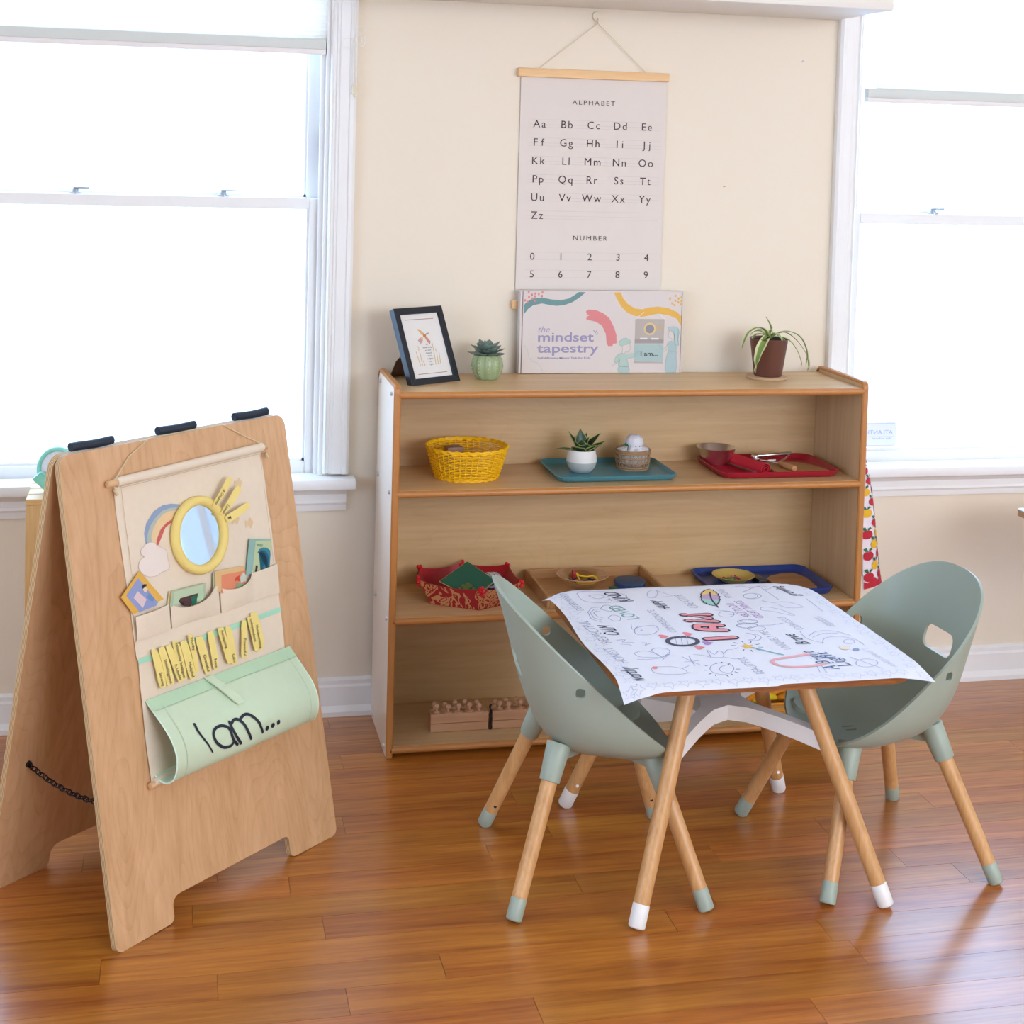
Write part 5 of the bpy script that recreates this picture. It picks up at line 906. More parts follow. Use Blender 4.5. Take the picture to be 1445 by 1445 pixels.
KI = [mat('navy_marker', '3A4160', .7), mat('teal_pencil', '8FC0B8', .7), mat('thin_grey_print', 'A9ADC0', .7), mat('lilac_pencil', 'C3A3CC', .7), mat('blue_pen', '5B6E9C', .7), mat('faint_print', 'C9CFDF', .7)]
for wd_, q, h_, k in DATA['ptext']:
    (ax, ay), (bx, by) = q; L_ = math.hypot(bx - ax, by - ay); dx, dy = (bx - ax) / L_, (by - ay) / L_
    bm = B(); text(bm, wd_, lambda x, y: (ax + dx * x - dy * y, ay + dy * x + dx * y, pz(ax + dx * x - dy * y, ay + dy * x + dx * y) + .0008), 0, 0, wd=L_, h=min(.034, h_ * .9), bold=-.015 if k in (2, 5) else 0., shear=.25 if k in (0, 4) else 0)
    P('printed_word', bm, KI[k], cs)
def I_AM(wd_, mt, off, nm):
    for pts in (DATA['pI'], DATA['pA'], DATA['pA2'], DATA['pM']):
        bm = B(); f = pp(off); k = 2 if pts is DATA['pA'] else 1
        pts = [tuple(p_) for p_ in pts]; P_ = pts if len(pts) != 5 or pts[0] == DATA['pM'][0] else sm(pts, k=4)
        if pts is not DATA['pA2'] or True:
            stroke(bm, P_, wd_, f)
            for e_ in P_: disc(bm, e_[0], e_[1], wd_ / 2, f, n=14)
        P(nm, bm, mt, cs)
I_AM(.0235, mat('dark_outline_print', '3A3348', .7), .0009, 'letter_outline'); I_AM(.0150, mat('coral_pencil', 'F0979C', .7), .0013, 'letter_fill')
bm = B(); stroke(bm, DATA['pmir'], .0095, pp(.0009), closed=True); P('mirror_drawing', bm, mat('slate_pencil', '4E5064', .7), cs)
bm = B(); c_ = [sum(p_[i] for p_ in DATA['pmir']) / 28 for i in (0, 1)]
for k in (-1, 0, 1): stroke(bm, [(c_[0] + .012 * k - .01, c_[1] - .03), (c_[0] + .012 * k + .006, c_[1] + .03)], .0012, pp(.0009))
P('mirror_shine_lines', bm, KI[2], cs)
for k, (x, y) in enumerate(DATA['phearts']):
    bm = B(); r_ = .011; pts = [(x - (.9 * r_ * (13 * cos(t) - 5 * cos(2 * t) - 2 * cos(3 * t) - cos(4 * t)) / 13), y + r_ * 1.1 * sin(t) ** 3) for t in [2 * pi * i / 24 for i in range(24)]]
    fill(bm, pts, pp(.0009)); P('heart_drawing', bm, flat('EE8C94') if k == 0 else (bpy.data.materials['print_ee8c94'] if k < 3 else flat('B98CC6')), cs)
for nm, key, c_ in (('feather_tip', 'pfy', 'F2CF7A'), ('feather_middle', 'pfp', 'C9A7CF'), ('feather_base', 'pft', 'A3D3C4')):
    bm = B(); fill(bm, DATA[key], pp(.0009)); P(nm, bm, flat(c_), cs)
bm = B(); pts = sm(DATA['pfea'], True, 4); stroke(bm, [(x + .002 * (-1) ** i, y + .002 * (-1) ** i) for i, (x, y) in enumerate(pts)], .0028, pp(.0012), closed=True); stroke(bm, sm(DATA['pstem'], k=3), .0035, pp(.0013)); P('feather_outline', bm, mat('ink_dark', '3E3E50', .7), cs)
bm = B()
for l in DATA['dood'] : stroke(bm, sm(l, k=3) if len(l) > 3 else l, .0014, pp(.0008))
o = P('line_drawing', bm, mat('thin_blue_print', 'A9AFCC', .7), cs); o['kind'] = 'stuff'
bm = B()
for l in DATA['sunray']: stroke(bm, l, .0018, pp(.0008))
o = P('sun_rays', bm, mat('sun_ray_ink', '6F7699', .7), cs); o['kind'] = 'stuff'
bm = B(); stroke(bm, sm(DATA['pband'], k=4), .009, pp(.0009)); P('headscarf_drawing', bm, flat('F2B0B2'), cs)
bm = B(); stroke(bm, sm(DATA['pwand'], k=3), .0055, pp(.0009)); P('wand_drawing', bm, flat('8FBFC4'), cs)
bm = B(); x, y = DATA['pstar'][0]; fill(bm, [(x + (.017 if i % 2 == 0 else .007) * sin(i * pi / 5), y + (.017 if i % 2 == 0 else .007) * cos(i * pi / 5)) for i in range(10)], pp(.0010)); P('star_drawing', bm, flat('F0C25E'), cs)
bm = B()
for a in range(10): t = a * pi / 5 + .3; stroke(bm, [(x + .022 * cos(t), y + .022 * sin(t)), (x + .032 * cos(t), y + .032 * sin(t))], .002, pp(.0009))
P('star_rays', bm, bpy.data.materials['sun_ray_ink'], cs)['kind'] = 'stuff'
bm = B(); fill(bm, DATA['pred'], pp(.0009)); P('pencil_tip_drawing', bm, flat('F08C90'), cs)
bm = B(); fill(bm, DATA['pbulb'], pp(.0009)); P('bulb_drawing', bm, flat('F2E4CE'), cs)
bm = B(); fill(bm, DATA['pbulb2'], pp(.0010)); P('bulb_base_drawing', bm, flat('8D9CC0'), cs)
bm = B()       # border of outlined stars, two staggered rows
def star(x, y, r_, a0): stroke(bm, [(x + (r_ if i % 2 == 0 else r_ * .48) * sin(i * pi / 5 + a0), y + (r_ if i % 2 == 0 else r_ * .48) * cos(i * pi / 5 + a0)) for i in range(10)], .0011, pp(.0008), closed=True)
nb = 18
for k in range(nb):
    t = k / nb; y = PY0 + .018 + (PY1 - PY0 - .036) * t; star(PX0 + .017 + .010 * (k % 2), y, .0150, 1.57 + .2 * sin(k)); star(PX1 - .017 - .010 * (k % 2), y, .0150, 1.57)
    x = PX0 + .03 + (PX1 - PX0 - .06) * t; star(x, PY0 + .018 + .004 * (k % 2), .0150, 3.14 + .2 * sin(k * 2)); star(x, PY1 - .018, .0150, 3.14)
P('star_border', bm, mat('star_print', 'BEC2D8', .7), cs)['kind'] = 'stuff'
# ================================================================== ON TOP OF THE SHELF UNIT
Z1 = SZ[0] + .0004
# --- the game box
bx = T('game_box', 'flat cardboard box with the mindset tapestry printed on its lid', 'box', (.588, .283, Z1))
BX = [mat('box_card_white', 'DACFC8', .55, var=.01), mat('box_side', 'D0D0D6', .55), mat('box_inner', 'A88C72', .8)]
bm = B(); box(bm, .3625, .8095, .2655, .2895, Z1, 1.1085, 0, bev=.0015, seg=1)
for f_ in bm.faces:
    if f_.normal.x < -.9: f_.material_index = 1
P('box_body', bm, BX, bx)
LF = DATA['bl']
bm = B(); lx0, lx1, lz0, lz1 = .3705, .8035, Z1 + .0008, 1.1055
box(bm, lx0, lx1, .2640, .2656, lz0, lz1, 0, bev=.0006, seg=1); P('box_lid', bm, BX, bx)
bm = B(); box(bm, lx0 - .0016, lx0 - .0003, .2648, .2660, lz0, lz1 + .002, 0); box(bm, lx1 + .0003, lx1 + .0014, .2648, .2660, lz0, lz1, 0); P('lid_gap', bm, mat('gap_brown', '7B6558', .8), bx)
bf = lambda o_=.0004: (lambda x, z: (x, .2640 - o_, z))
def bp(nm, pts, c_, o_=.0004, smooth=0):
    bm = B(); pts = sm(pts, True, smooth) if smooth else pts; cl = [(min(max(x, lx0 + .0005), lx1 - .0005), min(max(z, lz0 + .0005), lz1 - .0005)) for x, z in pts]
    fill(bm, cl, bf(o_)); return P(nm, bm, flat(c_) if 'print_' + c_.lower() not in bpy.data.materials else bpy.data.materials['print_' + c_.lower()], bx)
bp('teal_wave', DATA['bteal'], '6F9694'); bp('coral_arc', DATA['bcor'], 'DC8888'); bp('yellow_wave', DATA['byel'], 'E6B452')
for nm, key, c_ in (('coral_dot', 'bdr', 'DE8A88'), ('yellow_dot', 'bdy', 'E6B45E')):
    for x, z in DATA[key]:
        bm = B(); fill(bm, [(x - .0024, z - .0030), (x + .0024, z - .0030), (x + .0024, z + .0030), (x - .0024, z + .0030)], bf(.0006)); P(nm, bm, flat(c_) if 'print_' + c_.lower() not in bpy.data.materials else bpy.data.materials['print_' + c_.lower()], bx)
VIO = mat('violet_print', '9C95B6', .7); BT = DATA['bt']
def bt(s, i, j, h_, mt=VIO, bold=.0, shear=0., o_=.0006, exact=False):
    x0, z0 = BT[i]; x1, z1 = BT[j]; bm = B(); text(bm, s, bf(o_), x0, z0, wd=abs(x1 - x0), h=h_, bold=bold, shear=shear, exact_h=exact); return P('lettering', bm, mt, bx)
bm = B(); text(bm, 'the', bf(.0006), BT[0][0], BT[1][1], wd=BT[1][0] - BT[0][0], h=.0170, shear=.3, bold=-.005); P('lettering', bm, VIO, bx)
bm = B(); text(bm, 'mindset', bf(.0006), BT[2][0], BT[3][1], wd=BT[3][0] - BT[2][0], h=.0255, bold=.012); P('lettering', bm, VIO, bx)
bm = B(); text(bm, 'tapestry', bf(.0006), BT[4][0], BT[5][1] , wd=BT[5][0] - BT[4][0], h=.0255, bold=.012); P('lettering', bm, VIO, bx)
bm = B(); text(bm, 'Self-Affirming Mirror Talk for Kids', bf(.0006), BT[6][0], BT[7][1], wd=BT[7][0] - BT[6][0], h=.0055, bold=.02); P('lettering', bm, VIO, bx)['kind'] = 'stuff'
for a, b_ in zip(DATA['btick'][::2], DATA['btick'][1::2]): bm = B(); stroke(bm, [a, b_], .0016, bf(.0006)); P('tick_mark', bm, VIO, bx)
bm = B(); stroke(bm, sm(DATA['bwave'], k=4), .0014, bf()); P('thin_mint_line', bm, flat('B5CFC2'), bx)
bp('drawn_hanging', DATA['btap'], 'B9AFA6', .0006); bp('drawn_band', DATA['btapc'], 'A39A98', .0008); bp('drawn_pouch', DATA['btap2'], 'ADC4C0', .0007); bp('drawn_foot', DATA['btapb'], 'BDB2AB', .0008)
bp('drawn_label', DATA['bw1'], 'E6E2E0', .0010); bp('drawn_label', DATA['bw2'], 'E6E2E0', .0010)
(cx, cz), (ox, oz), (ix, iz) = DATA['bcirc']; ro, ri = cx - ox, cx - ix
bm = B(); disc(bm, cx, cz, ro, bf(.0008), n=32); P('drawn_ring', bm, flat('E2C88C'), bx); bm = B(); disc(bm, cx, cz, ri, bf(.0010), n=32); P('drawn_mirror', bm, flat('918F98'), bx)
for a, b_ in zip(DATA['bray'][::2], DATA['bray'][1::2]): bm = B(); stroke(bm, [a, b_], .0022, bf(.0009)); P('drawn_ray', bm, flat('DDB25C') if 'print_ddb25c' not in bpy.data.materials else bpy.data.materials['print_ddb25c'], bx)
for a, b_ in zip(DATA['bstr'][::2], DATA['bstr'][1::2]): bm = B(); stroke(bm, [a, b_], .0012, bf(.0008)); P('drawn_string', bm, flat('EDE8E4') if 'print_ede8e4' not in bpy.data.materials else bpy.data.materials['print_ede8e4'], bx)
x0, z0 = BT[8]; x1, z1 = BT[9]; bm = B(); text(bm, 'I am...', bf(.0010), x0, z1 + .0005, wd=x1 - x0, h=.012, bold=.012); P('lettering', bm, mat('box_black_print', '2C3236', .7), bx)
FG = ('A9C4BC', 'C9CFC6')
for nm, key, c_ in (('drawn_child_hair', 'bhair1', 'B2CCBE'), ('drawn_child_shirt', 'bshirt1', 'B6CBC0'), ('drawn_child_trousers', 'btrou1', 'B0C6C0'), ('drawn_woman_hair', 'bhair2', 'B4CCCA'), ('drawn_woman_top', 'bshirt2', 'AFC6C4'), ('drawn_woman_trousers', 'btrou2', 'AFC5C6')): bp(nm, DATA[key], c_, .0008, 0 if 'shirt' in nm else 3)
bm = B()
for key in ('bhair1', 'bface1', 'bshirt1', 'barm1', 'bhand1', 'btrou1', 'bhair2', 'bface2', 'bshirt2', 'barm2', 'btrou2'):
    pts = [(min(max(x, lx0 + .001), lx1 - .001), max(z, lz0 + .001)) for x, z in DATA[key]]; stroke(bm, sm(pts, k=3), .0007, bf(.0011))
P('figure_outline', bm, flat('8FAFA8'), bx)['kind'] = 'stuff'
lid = [q for q in bx.children if q.name == 'box_lid'][0]
for q in list(bx.children):
    if q.name.split('.')[0] not in ('box_body', 'box_lid', 'lid_gap'): q.parent = lid
# --- picture frame
f0 = Vector((.0568, .0819, Z1)); fa = radians(31.37); fu = Vector((cos(fa), sin(fa), 0)); fn = Vector((-fu.y, fu.x, 0)); fw = (fn * .08 + Vector((0, 0, .1825))).normalized(); fm = fu.cross(fw)
FWd, FHt, FT = .1575, .1985, .018
F0 = f0 + Vector((0, 0, 0)) + fm * 0
pfm = T('framed_print', 'black picture frame leaning on its easel back at the left end of shelf top', 'picture frame', f0 + fu * FWd / 2, Matrix((fu, fw, fm)).transposed())
FM = lambda u, w_, d=0.: f0 + fu * u + fw * w_ + fm * d
o1 = [(0, 0), (FWd, 0), (FWd, FHt), (0, FHt)]; bw = .0165; i1 = [(bw, bw), (FWd - bw, bw), (FWd - bw, FHt - bw), (bw, FHt - bw)]
NAVY = mat('black_frame_lacquer', '161C24', .32, var=.02)
for k, nm in enumerate(('frame_rail', 'frame_stile', 'frame_rail', 'frame_stile')):
    j = (k + 1) % 4; bm = B(); quad = [o1[k], o1[j], i1[j], i1[k]]
    prism(bm, [FM(u, w_, 0) for u, w_ in quad], -fm * FT); bmesh.ops.bevel(bm, geom=list(bm.edges), offset=.0006, segments=1, affect='EDGES'); P(nm, bm, NAVY, pfm)
bm = B(); prism(bm, [FM(u, w_, -.006) for u, w_ in [(bw - .003, bw - .003), (FWd - bw + .003, bw - .003), (FWd - bw + .003, FHt - bw + .003), (bw - .003, FHt - bw + .003)]], -fm * .002); ps = P('print_sheet', bm, mat('warm_white_print', 'E6E2DC', .8), pfm)
bm = B(); prism(bm, [FM(u, w_, -.010) for u, w_ in [(.004, .004), (FWd - .004, .004), (FWd - .004, FHt - .004), (.004, FHt - .004)]], -fm * .003); P('backing_board', bm, mat('brown_board', '7A5844', .8), pfm)
# strut: from the back of the frame down to the shelf
bm = B(); hb = .034; tp1, tp2 = FM(FWd * .5 - .016, FHt * .60, -.0135), FM(FWd * .5 + .016, FHt * .60, -.0135)
fc = f0 + fu * (FWd * .5) + fn * .140; fc.z = Z1 + .0002; ml = (tp1 + fc) / 2
prism(bm, [tp1, f0 + fu * (FWd * .5 - hb) + fn * .118 + Vector((0, 0, .042)), fc - fu * hb, fc + fu * hb, f0 + fu * (FWd * .5 + hb) + fn * .118 + Vector((0, 0, .042)), tp2], fn * .0025); P('easel_back', bm, bpy.data.materials['brown_board'], pfm)
ff = lambda o_: (lambda u, w_: FM(u, w_, -.006 + o_))
FR = DATA['fr']
bm = B(); stroke(bm, [FR[4], FR[5]], .0016, ff(.0004)); stroke(bm, [FR[6], FR[7]], .0016, ff(.0004)); P('border_line', bm, flat('A88468'), pfm)
cc = ['D9B27A', 'D08E7C', 'C97F45', 'C9A09C', 'E3C070', '8F9098', 'D9BE62', 'B8A060', 'CFB06A', 'D6B98A', 'D9CC72', 'D0A850', '8C7468', 'C09A98']
for k, (l, c_) in enumerate(zip(DATA['frs'][:6], cc)):
    bm = B(); fill(bm, l, ff(.0003 + .0001 * k)); P('painted_bird_piece', bm, flat(c_), pfm)
bm = B()
for k, l in enumerate(DATA['frs'][6:14]): stroke(bm, sm(l, k=3) if len(l) > 2 else l, .0017, ff(.0004))
P('painted_stems', bm, flat('CDB06A'), pfm)['kind'] = 'stuff'
(ax, az), (bx_, bz) = DATA['frs'][14][0], DATA['frs'][15][0]
bm = B()
for k, s in enumerate(['All', 'human beings', 'are born', 'free and', 'equal', 'in dignity', 'and', 'rights']): text(bm, s, ff(.0005), .082, .100 - .0073 * k, h=.0040, center=True, shear=.2, bold=.004)
P('lettering', bm, INK, pfm)['kind'] = 'stuff'
# --- succulent in ribbed pot
sx, sy = .2640, .1900
sc = T('succulent_plant', 'grey-green succulent in a ribbed pale green cactus-shaped pot', 'plant', (sx, sy, Z1))
bm = B(); prof = [(0, .002), (.024, .002), (.026, .0), (.030, .004), (.038, .018), (.0415, .034), (.0385, .050), (.033, .0605), (.030, .0605), (.0325, .050), (.033, .045), (0, .045)]
lathe(bm, prof, (sx, sy, Z1), 80, fn=lambda a, z: 1 - .13 * (1 - abs(sin(a * 5 + .6))) ** 2.2 if 0 < z else 1)
P('ribbed_pot', bm, mat('celadon_glaze', '9CAC80', .2, var=.10, vs=25), sc, ang=60)
bm = B()
for k in range(10):
    a = (k * pi + pi / 2 - .6) / 5
    for z, r_ in ((.012, .0345), (.021, .0397), (.030, .0418), (.039, .0413), (.048, .0395), (.056, .0362)): bmesh.ops.create_icosphere(bm, subdivisions=1, radius=.0011, matrix=Matrix.Translation((sx + r_ * cos(a), sy + r_ * sin(a), Z1 + z)))
P('glaze_spines', bm, mat('pale_spine', 'CBD4AC', .3), sc)['kind'] = 'stuff'
bm = B(); cyl(bm, (sx, sy, Z1 + .044), (sx, sy, Z1 + .055), .0315, .0315, 24); P('soil', bm, mat('dark_soil', '2E2620', .95, bump=.8, bs=300), sc)
SUC = mat('succulent_leaf', '71857A', .5, var=.16, vs=40)
def fleshy(base, d, up, L, W, th, cup=.25, droop=0.):
    bm = B(); d = d.normalized(); s_ = d.cross(up).normalized(); u = s_.cross(d); R2 = []
    for k in range(8):
        t = k / 7; ww = W * (.42 + 1.35 * t - 1.0 * t * t) * (1 if t < .72 else max(.03, (1 - t) / .28) ** .7); c = base + d * (L * t) + u * (cup * L * t * t - droop * L * t); tt = th * (1 - .75 * t)
        R2.append([bm.verts.new(c + s_ * (ww * cos(a)) + u * (tt * sin(a) + .25 * ww * cos(a) ** 2)) for a in [2 * pi * i / 8 for i in range(8)]])
    for a, b_ in zip(R2, R2[1:]):
        for i in range(8): bm.faces.new((a[i], a[(i + 1) % 8], b_[(i + 1) % 8], b_[i]))
    bm.faces.new(R2[0][::-1]); bm.faces.new(R2[-1]); return bm
for ring, (nn, el, L, W, z, off) in enumerate(((9, 2, .046, .0115, .058, 0), (8, 20, .043, .0115, .062, .35), (6, 42, .038, .0105, .066, .1), (4, 62, .027, .008, .070, .5), (3, 80, .018, .006, .072, .2))):
    for k in range(nn):
        a = 2 * pi * k / nn + off + random.uniform(-.1, .1); e = radians(el + random.uniform(-7, 7)); d = Vector((cos(a) * cos(e), sin(a) * cos(e), sin(e)))
        P('leaf', fleshy(Vector((sx, sy, Z1 + z)) + Vector((cos(a), sin(a), 0)) * .003, d, Vector((0, 0, 1)), L * random.uniform(.88, 1.1), W * 1.2, .003, .12), SUC, sc, ang=60)
# --- spider plant on cork coaster
px_, py_ = 1.0145, .168
bm = B(); cyl(bm, (px_ - .004, py_, Z1), (px_ - .004, py_, Z1 + .0065), .054, .054, 40, rnd=.001); S('cork_coaster', bm, mat('cork', 'BE9C78', .85, var=.12, vs=90), 'round cork coaster under the brown plant pot', 'coaster')
sp_ = T('spider_plant', 'spider plant with arching striped leaves in a brown plastic pot', 'plant', (px_, py_, Z1 + .0068)); zc = Z1 + .0068
bm = B(); lathe(bm, [(0, 0), (.0345, 0), (.0365, .002), (.0500, .0975), (.0515, .0985), (.0505, .0995), (.0485, .0975), (.046, .083), (0, .083)], (px_, py_, zc), 48); P('pot', bm, mat('brown_plastic', '6F463C', .42, var=.03), sp_, ang=50)
bm = B(); lathe(bm, [(.0470, .084), (.0478, .0945), (.03, .0965), (0, .0970)], (px_, py_, zc), 24)
for v in bm.verts: v.co.z += random.uniform(-.0015, .0015)
P('soil', bm, bpy.data.materials['dark_soil'], sp_)
LG = [mat('spider_leaf_green', '7F9C4A', .5, var=.1), mat('spider_leaf_cream', 'D9DCA6', .5)]
def blade(pts, W, twist=0., nm='leaf', par=None):
    pts = sm([Vector(p_) for p_ in pts], k=5) if False else [Vector(q) for q in sm([tuple(p_) for p_ in pts], k=5)]; bm = B(); n = len(pts); rws = []
    for i, p_ in enumerate(pts):
        d = (pts[min(n - 1, i + 1)] - pts[max(0, i - 1)]).normalized(); s_ = d.cross(Vector((0, 0, 1))); s_ = s_.normalized() if s_.length > .05 else Vector((1, 0, 0)); u = s_.cross(d)
        t = i / (n - 1); ww = W * (.55 + .9 * t - .2 * t * t) * (1 if t < .45 else (1 - (t - .45) / .55) ** .8) + .0003
        rws.append([bm.verts.new(p_ + s_ * (ww * q) + u * (.35 * ww * abs(q))) for q in (-1, -.55, 0, .55, 1)])
    for a, b_ in zip(rws, rws[1:]):
        for q in range(4): f_ = bm.faces.new((a[q], a[q + 1], b_[q + 1], b_[q])); f_.material_index = 1 if q in (0, 3) else 0
    return P(nm, bm, LG, par, ang=80)
cz = zc + .093
def pxz(u, v, y): # offsets in metres seen from the front: right, up, depth
    return (px_ + u, py_ + y, zc + v)
for pts, W in (([(0, .093, 0), (-.015, .118, -.01), (-.040, .128, -.02), (-.068, .115, -.025), (-.083, .085, -.028), (-.086, .072, -.028)], .0048),
               ([(0, .093, 0), (.004, .120, .0), (-.003, .140, .0), (-.013, .156, 0)], .0042),
               ([(0, .095, 0), (.018, .112, -.01), (.045, .119, -.02), (.075, .105, -.025), (.092, .075, -.028), (.097, .045, -.028), (.094, .030, -.028)], .0042),
               ([(0, .094, 0), (.02, .106, .005), (.05, .112, .01), (.080, .090, .0), (.103, .055, -.01), (.110, .025, -.01), (.107, .012, -.01)], .0042),
               ([(0, .094, 0), (.02, .103, -.02), (.04, .098, -.035), (.058, .075, -.045), (.069, .048, -.05), (.072, .032, -.05)], .0042),
               ([(0, .095, 0), (-.020, .101, -.03), (-.040, .083, -.052), (-.052, .052, -.058), (-.056, .025, -.058), (-.057, .015, -.058)], .0078),
               ([(0, .093, 0), (-.018, .108, .0), (-.036, .107, .0), (-.045, .095, .0), (-.047, .085, 0)], .0050),
               ([(0, .093, 0), (-.014, .113, .02), (-.03, .112, .03), (-.04, .100, .035)], .0046),
               ([(0, .093, 0), (-.012, .106, -.02), (-.025, .103, -.03), (-.033, .098, -.035)], .0050),
               ([(0, .093, 0), (.012, .104, -.02), (.024, .100, -.032), (.034, .092, -.04)], .0046),
               ([(0, .093, 0), (.02, .108, .02), (.034, .105, .025), (.040, .094, .028)], .0046),
               ([(0, .093, 0), (.002, .110, -.02), (.010, .112, -.04), (.016, .098, -.05)], .0044),
               ([(0, .093, 0), (-.006, .108, .02), (-.012, .118, .03), (-.02, .116, .04)], .0034)):
    blade([pxz(*q) for q in pts], W * 2.0, par=sp_)
# ================================================================== SECOND SHELF
Z2 = SZ[1] + .0004
def tray(name, label, x0, x1, y0, y1, z, col, rimh=.017, r=.03, rot=0, rim_w=.005):
    cx, cy = (x0 + x1) / 2, (y0 + y1) / 2; t = T(name, label, 'tray', (cx, cy, z)); bm = B(); R2 = []; Mr = Matrix.Rotation(radians(rot), 3, 'Z')
    for ins, zz in ((.012, 0), (.006, .002), (.0015, rimh * .55), (-.003, rimh), (0.000, rimh + .0018), (.003, rimh), (.0055, rimh * .5), (.011, .0045), (.018, .0028)):
        R2.append([bm.verts.new(Vector((cx, cy, z + zz)) + Mr @ Vector((x - cx, y - cy, 0))) for x, y in rrect(x0 + ins, x1 - ins, y0 + ins, y1 - ins, max(.004, r - ins * .6), 6)])
    n = len(R2[0]); bm.faces.new(R2[0][::-1]); bm.faces.new(R2[-1])
    for a, b_ in zip(R2, R2[1:]):
        for i in range(n): bm.faces.new((a[i], a[(i + 1) % n], b_[(i + 1) % n], b_[i]))
    P('tray_body', bm, mat(name + '_plastic', col, .38, var=.02), t, ang=50); return t
# yellow wicker basket
YW = mat('yellow_wicker', 'F8BE00', .5, var=.06, vs=200); bx0, by0 = .209, .1450
yb = T('wicker_basket', 'bright yellow round wicker basket at the left of the second shelf', 'basket', (bx0, by0, Z2))
def brad(z): return .0775 + (.1 - .0775) * (z / .072) ** .8
NSK = 40
bm = B()
for k in range(15):
    z = .006 + k * .0044; pts = []
    for i in range(160): a = 2 * pi * i / 160; rr = brad(z) + .0016 * sin(a * NSK / 2 + (pi if k % 2 else 0)); pts.append((bx0 + rr * cos(a), by0 + rr * sin(a), Z2 + z + .0004 * sin(a * 7)))
    tube(bm, pts, .0016, 5, closed=True)
o = P('woven_wall', bm, YW, yb); o['kind'] = 'stuff'
bm = B()
for i in range(NSK):
    a = 2 * pi * (i + .5) / NSK; tube(bm, [(bx0 + brad(z) * cos(a + z * .6), by0 + brad(z) * sin(a + z * .6), Z2 + z) for z in (.001, .02, .04, .06, .072)], .0015, 5)
o = P('basket_stakes', bm, YW, yb); o['kind'] = 'stuff'
for nm, z, r_, ph in (('rim_coil', .0735, .1005, 0), ('rim_coil', .0775, .1015, 1.5), ('base_coil', .0025, .078, 0)):
    bm = B(); pts = [(bx0 + (r_ + .0012 * sin(a * 26 + ph)) * cos(a), by0 + (r_ + .0012 * sin(a * 26 + ph)) * sin(a), Z2 + z + .0012 * cos(a * 26 + ph)) for a in [2 * pi * i / 200 for i in range(200)]]; tube(bm, pts, .0034, 7, closed=True); P(nm, bm, YW, yb)
bm = B(); cyl(bm, (bx0, by0, Z2 + .001), (bx0, by0, Z2 + .004), .077, .077, 40); P('basket_floor', bm, YW, yb)
bm = B(); Mq = Matrix.Translation((.178, .165, Z2 + .0045)) @ Matrix.Rotation(.2, 4, 'Z'); box(bm, -.022, .022, -.016, .016, 0, .068, bev=.003); bmesh.ops.transform(bm, matrix=Mq, verts=bm.verts)
S('wooden_block', bm, wood('walnut_block', '9A7460', '7F5C4C', 'X', 3, .5), 'brown wooden block standing inside the yellow wicker basket', 'block')
# teal tray with plant and little basket
tray('teal_tray', 'teal serving tray with a plant and small basket on second shelf', .422, .733, .040, .262, Z2, '4E8C98', rimh=.014, r=.028)
zt = Z2 + .0030
cx, cy = .509, .152
pl_ = T('snake_plant', 'small dark snake plant in a white and grey round pot on teal tray', 'plant', (cx, cy, zt))
bm = B(); WP = [mat('pot_matt_white', 'EAE6DF', .6, var=.01), mat('pot_grey_dip', 'B6BAB6', .6, var=.02)]
lathe(bm, [(0, 0), (.020, 0), (.0245, .0015), (.0345, .013), (.0385, .026), (.0388, .0290)], (cx, cy, zt), 48, 1); lathe(bm, [(.0388, .0290), (.0380, .042), (.0345, .0575), (.0335, .0585), (.0320, .0575), (.034, .045), (0, .045)], (cx, cy, zt), 48, 0)
bmesh.ops.remove_doubles(bm, verts=bm.verts, dist=1e-5); P('pot', bm, WP, pl_, ang=50)
bm = B(); cyl(bm, (cx, cy, zt + .044), (cx, cy, zt + .050), .0325, n=24); P('soil', bm, bpy.data.materials['dark_soil'], pl_)
SN = [mat('snake_leaf_green', '2E4A34', .42, var=.25, vs=70), mat('snake_leaf_edge', '9CA45C', .45)]
def sword(a, el, L, W, curl, z=.048):
    base = Vector((cx + .006 * cos(a), cy + .006 * sin(a), zt + z)); d = Vector((cos(a) * cos(el), sin(a) * cos(el), sin(el))); s_ = d.cross(Vector((0, 0, 1)));
    s_ = s_.normalized() if s_.length > .05 else Vector((1, 0, 0)); u = s_.cross(d); bm = B(); rws = []
    for k in range(13):
        t = k / 12; ww = W * (.62 + 1.1 * t - 1.2 * t * t) * (1 if t < .6 else max(.02, ((1 - t) / .4) ** .8)); c = base + d * (L * t) + u * (-curl * L * t * t)
        rws.append([bm.verts.new(c + s_ * ww * q + u * (.35 * ww * q * q)) for q in (-1, -.84, -.4, 0, .4, .84, 1)])
    for a_, b_ in zip(rws, rws[1:]):
        for q in range(6): f_ = bm.faces.new((a_[q], a_[q + 1], b_[q + 1], b_[q])); f_.material_index = 1 if q in (0, 5) else 0
    o = P('leaf', bm, SN, pl_, ang=80); so = o.modifiers.new('s', 'SOLIDIFY'); so.thickness = .0012; bake(o)
for a, el, L, W, cu in ((pi, .45, .068, .009, .28), (2.6, .95, .062, .011, -.1), (1.6, 1.35, .062, .014, .0), (.95, 1.15, .055, .006, .1), (.35, .80, .070, .011, .05), (-.15, .42, .064, .014, -.12), (-.6, .75, .042, .014, .1), (-1.4, 1.05, .036, .018, .15), (-2.3, .70, .040, .015, .1), (-2.9, 1.0, .038, .014, -.1), (-1.9, 1.2, .042, .013, .0), (.1, 1.25, .045, .012, 0)): sword(a, el, L, W * 1.45, cu)
cx, cy = .655, .1830
RT = mat('rattan_brown', 'A98560', .7, var=.2, vs=150)
rb = T('rattan_basket', 'small round openwork rattan basket on the teal tray', 'basket', (cx, cy, zt))
def rr_(z): return .0395 + .0055 * sin(min(1, z / .045) * pi * .6)
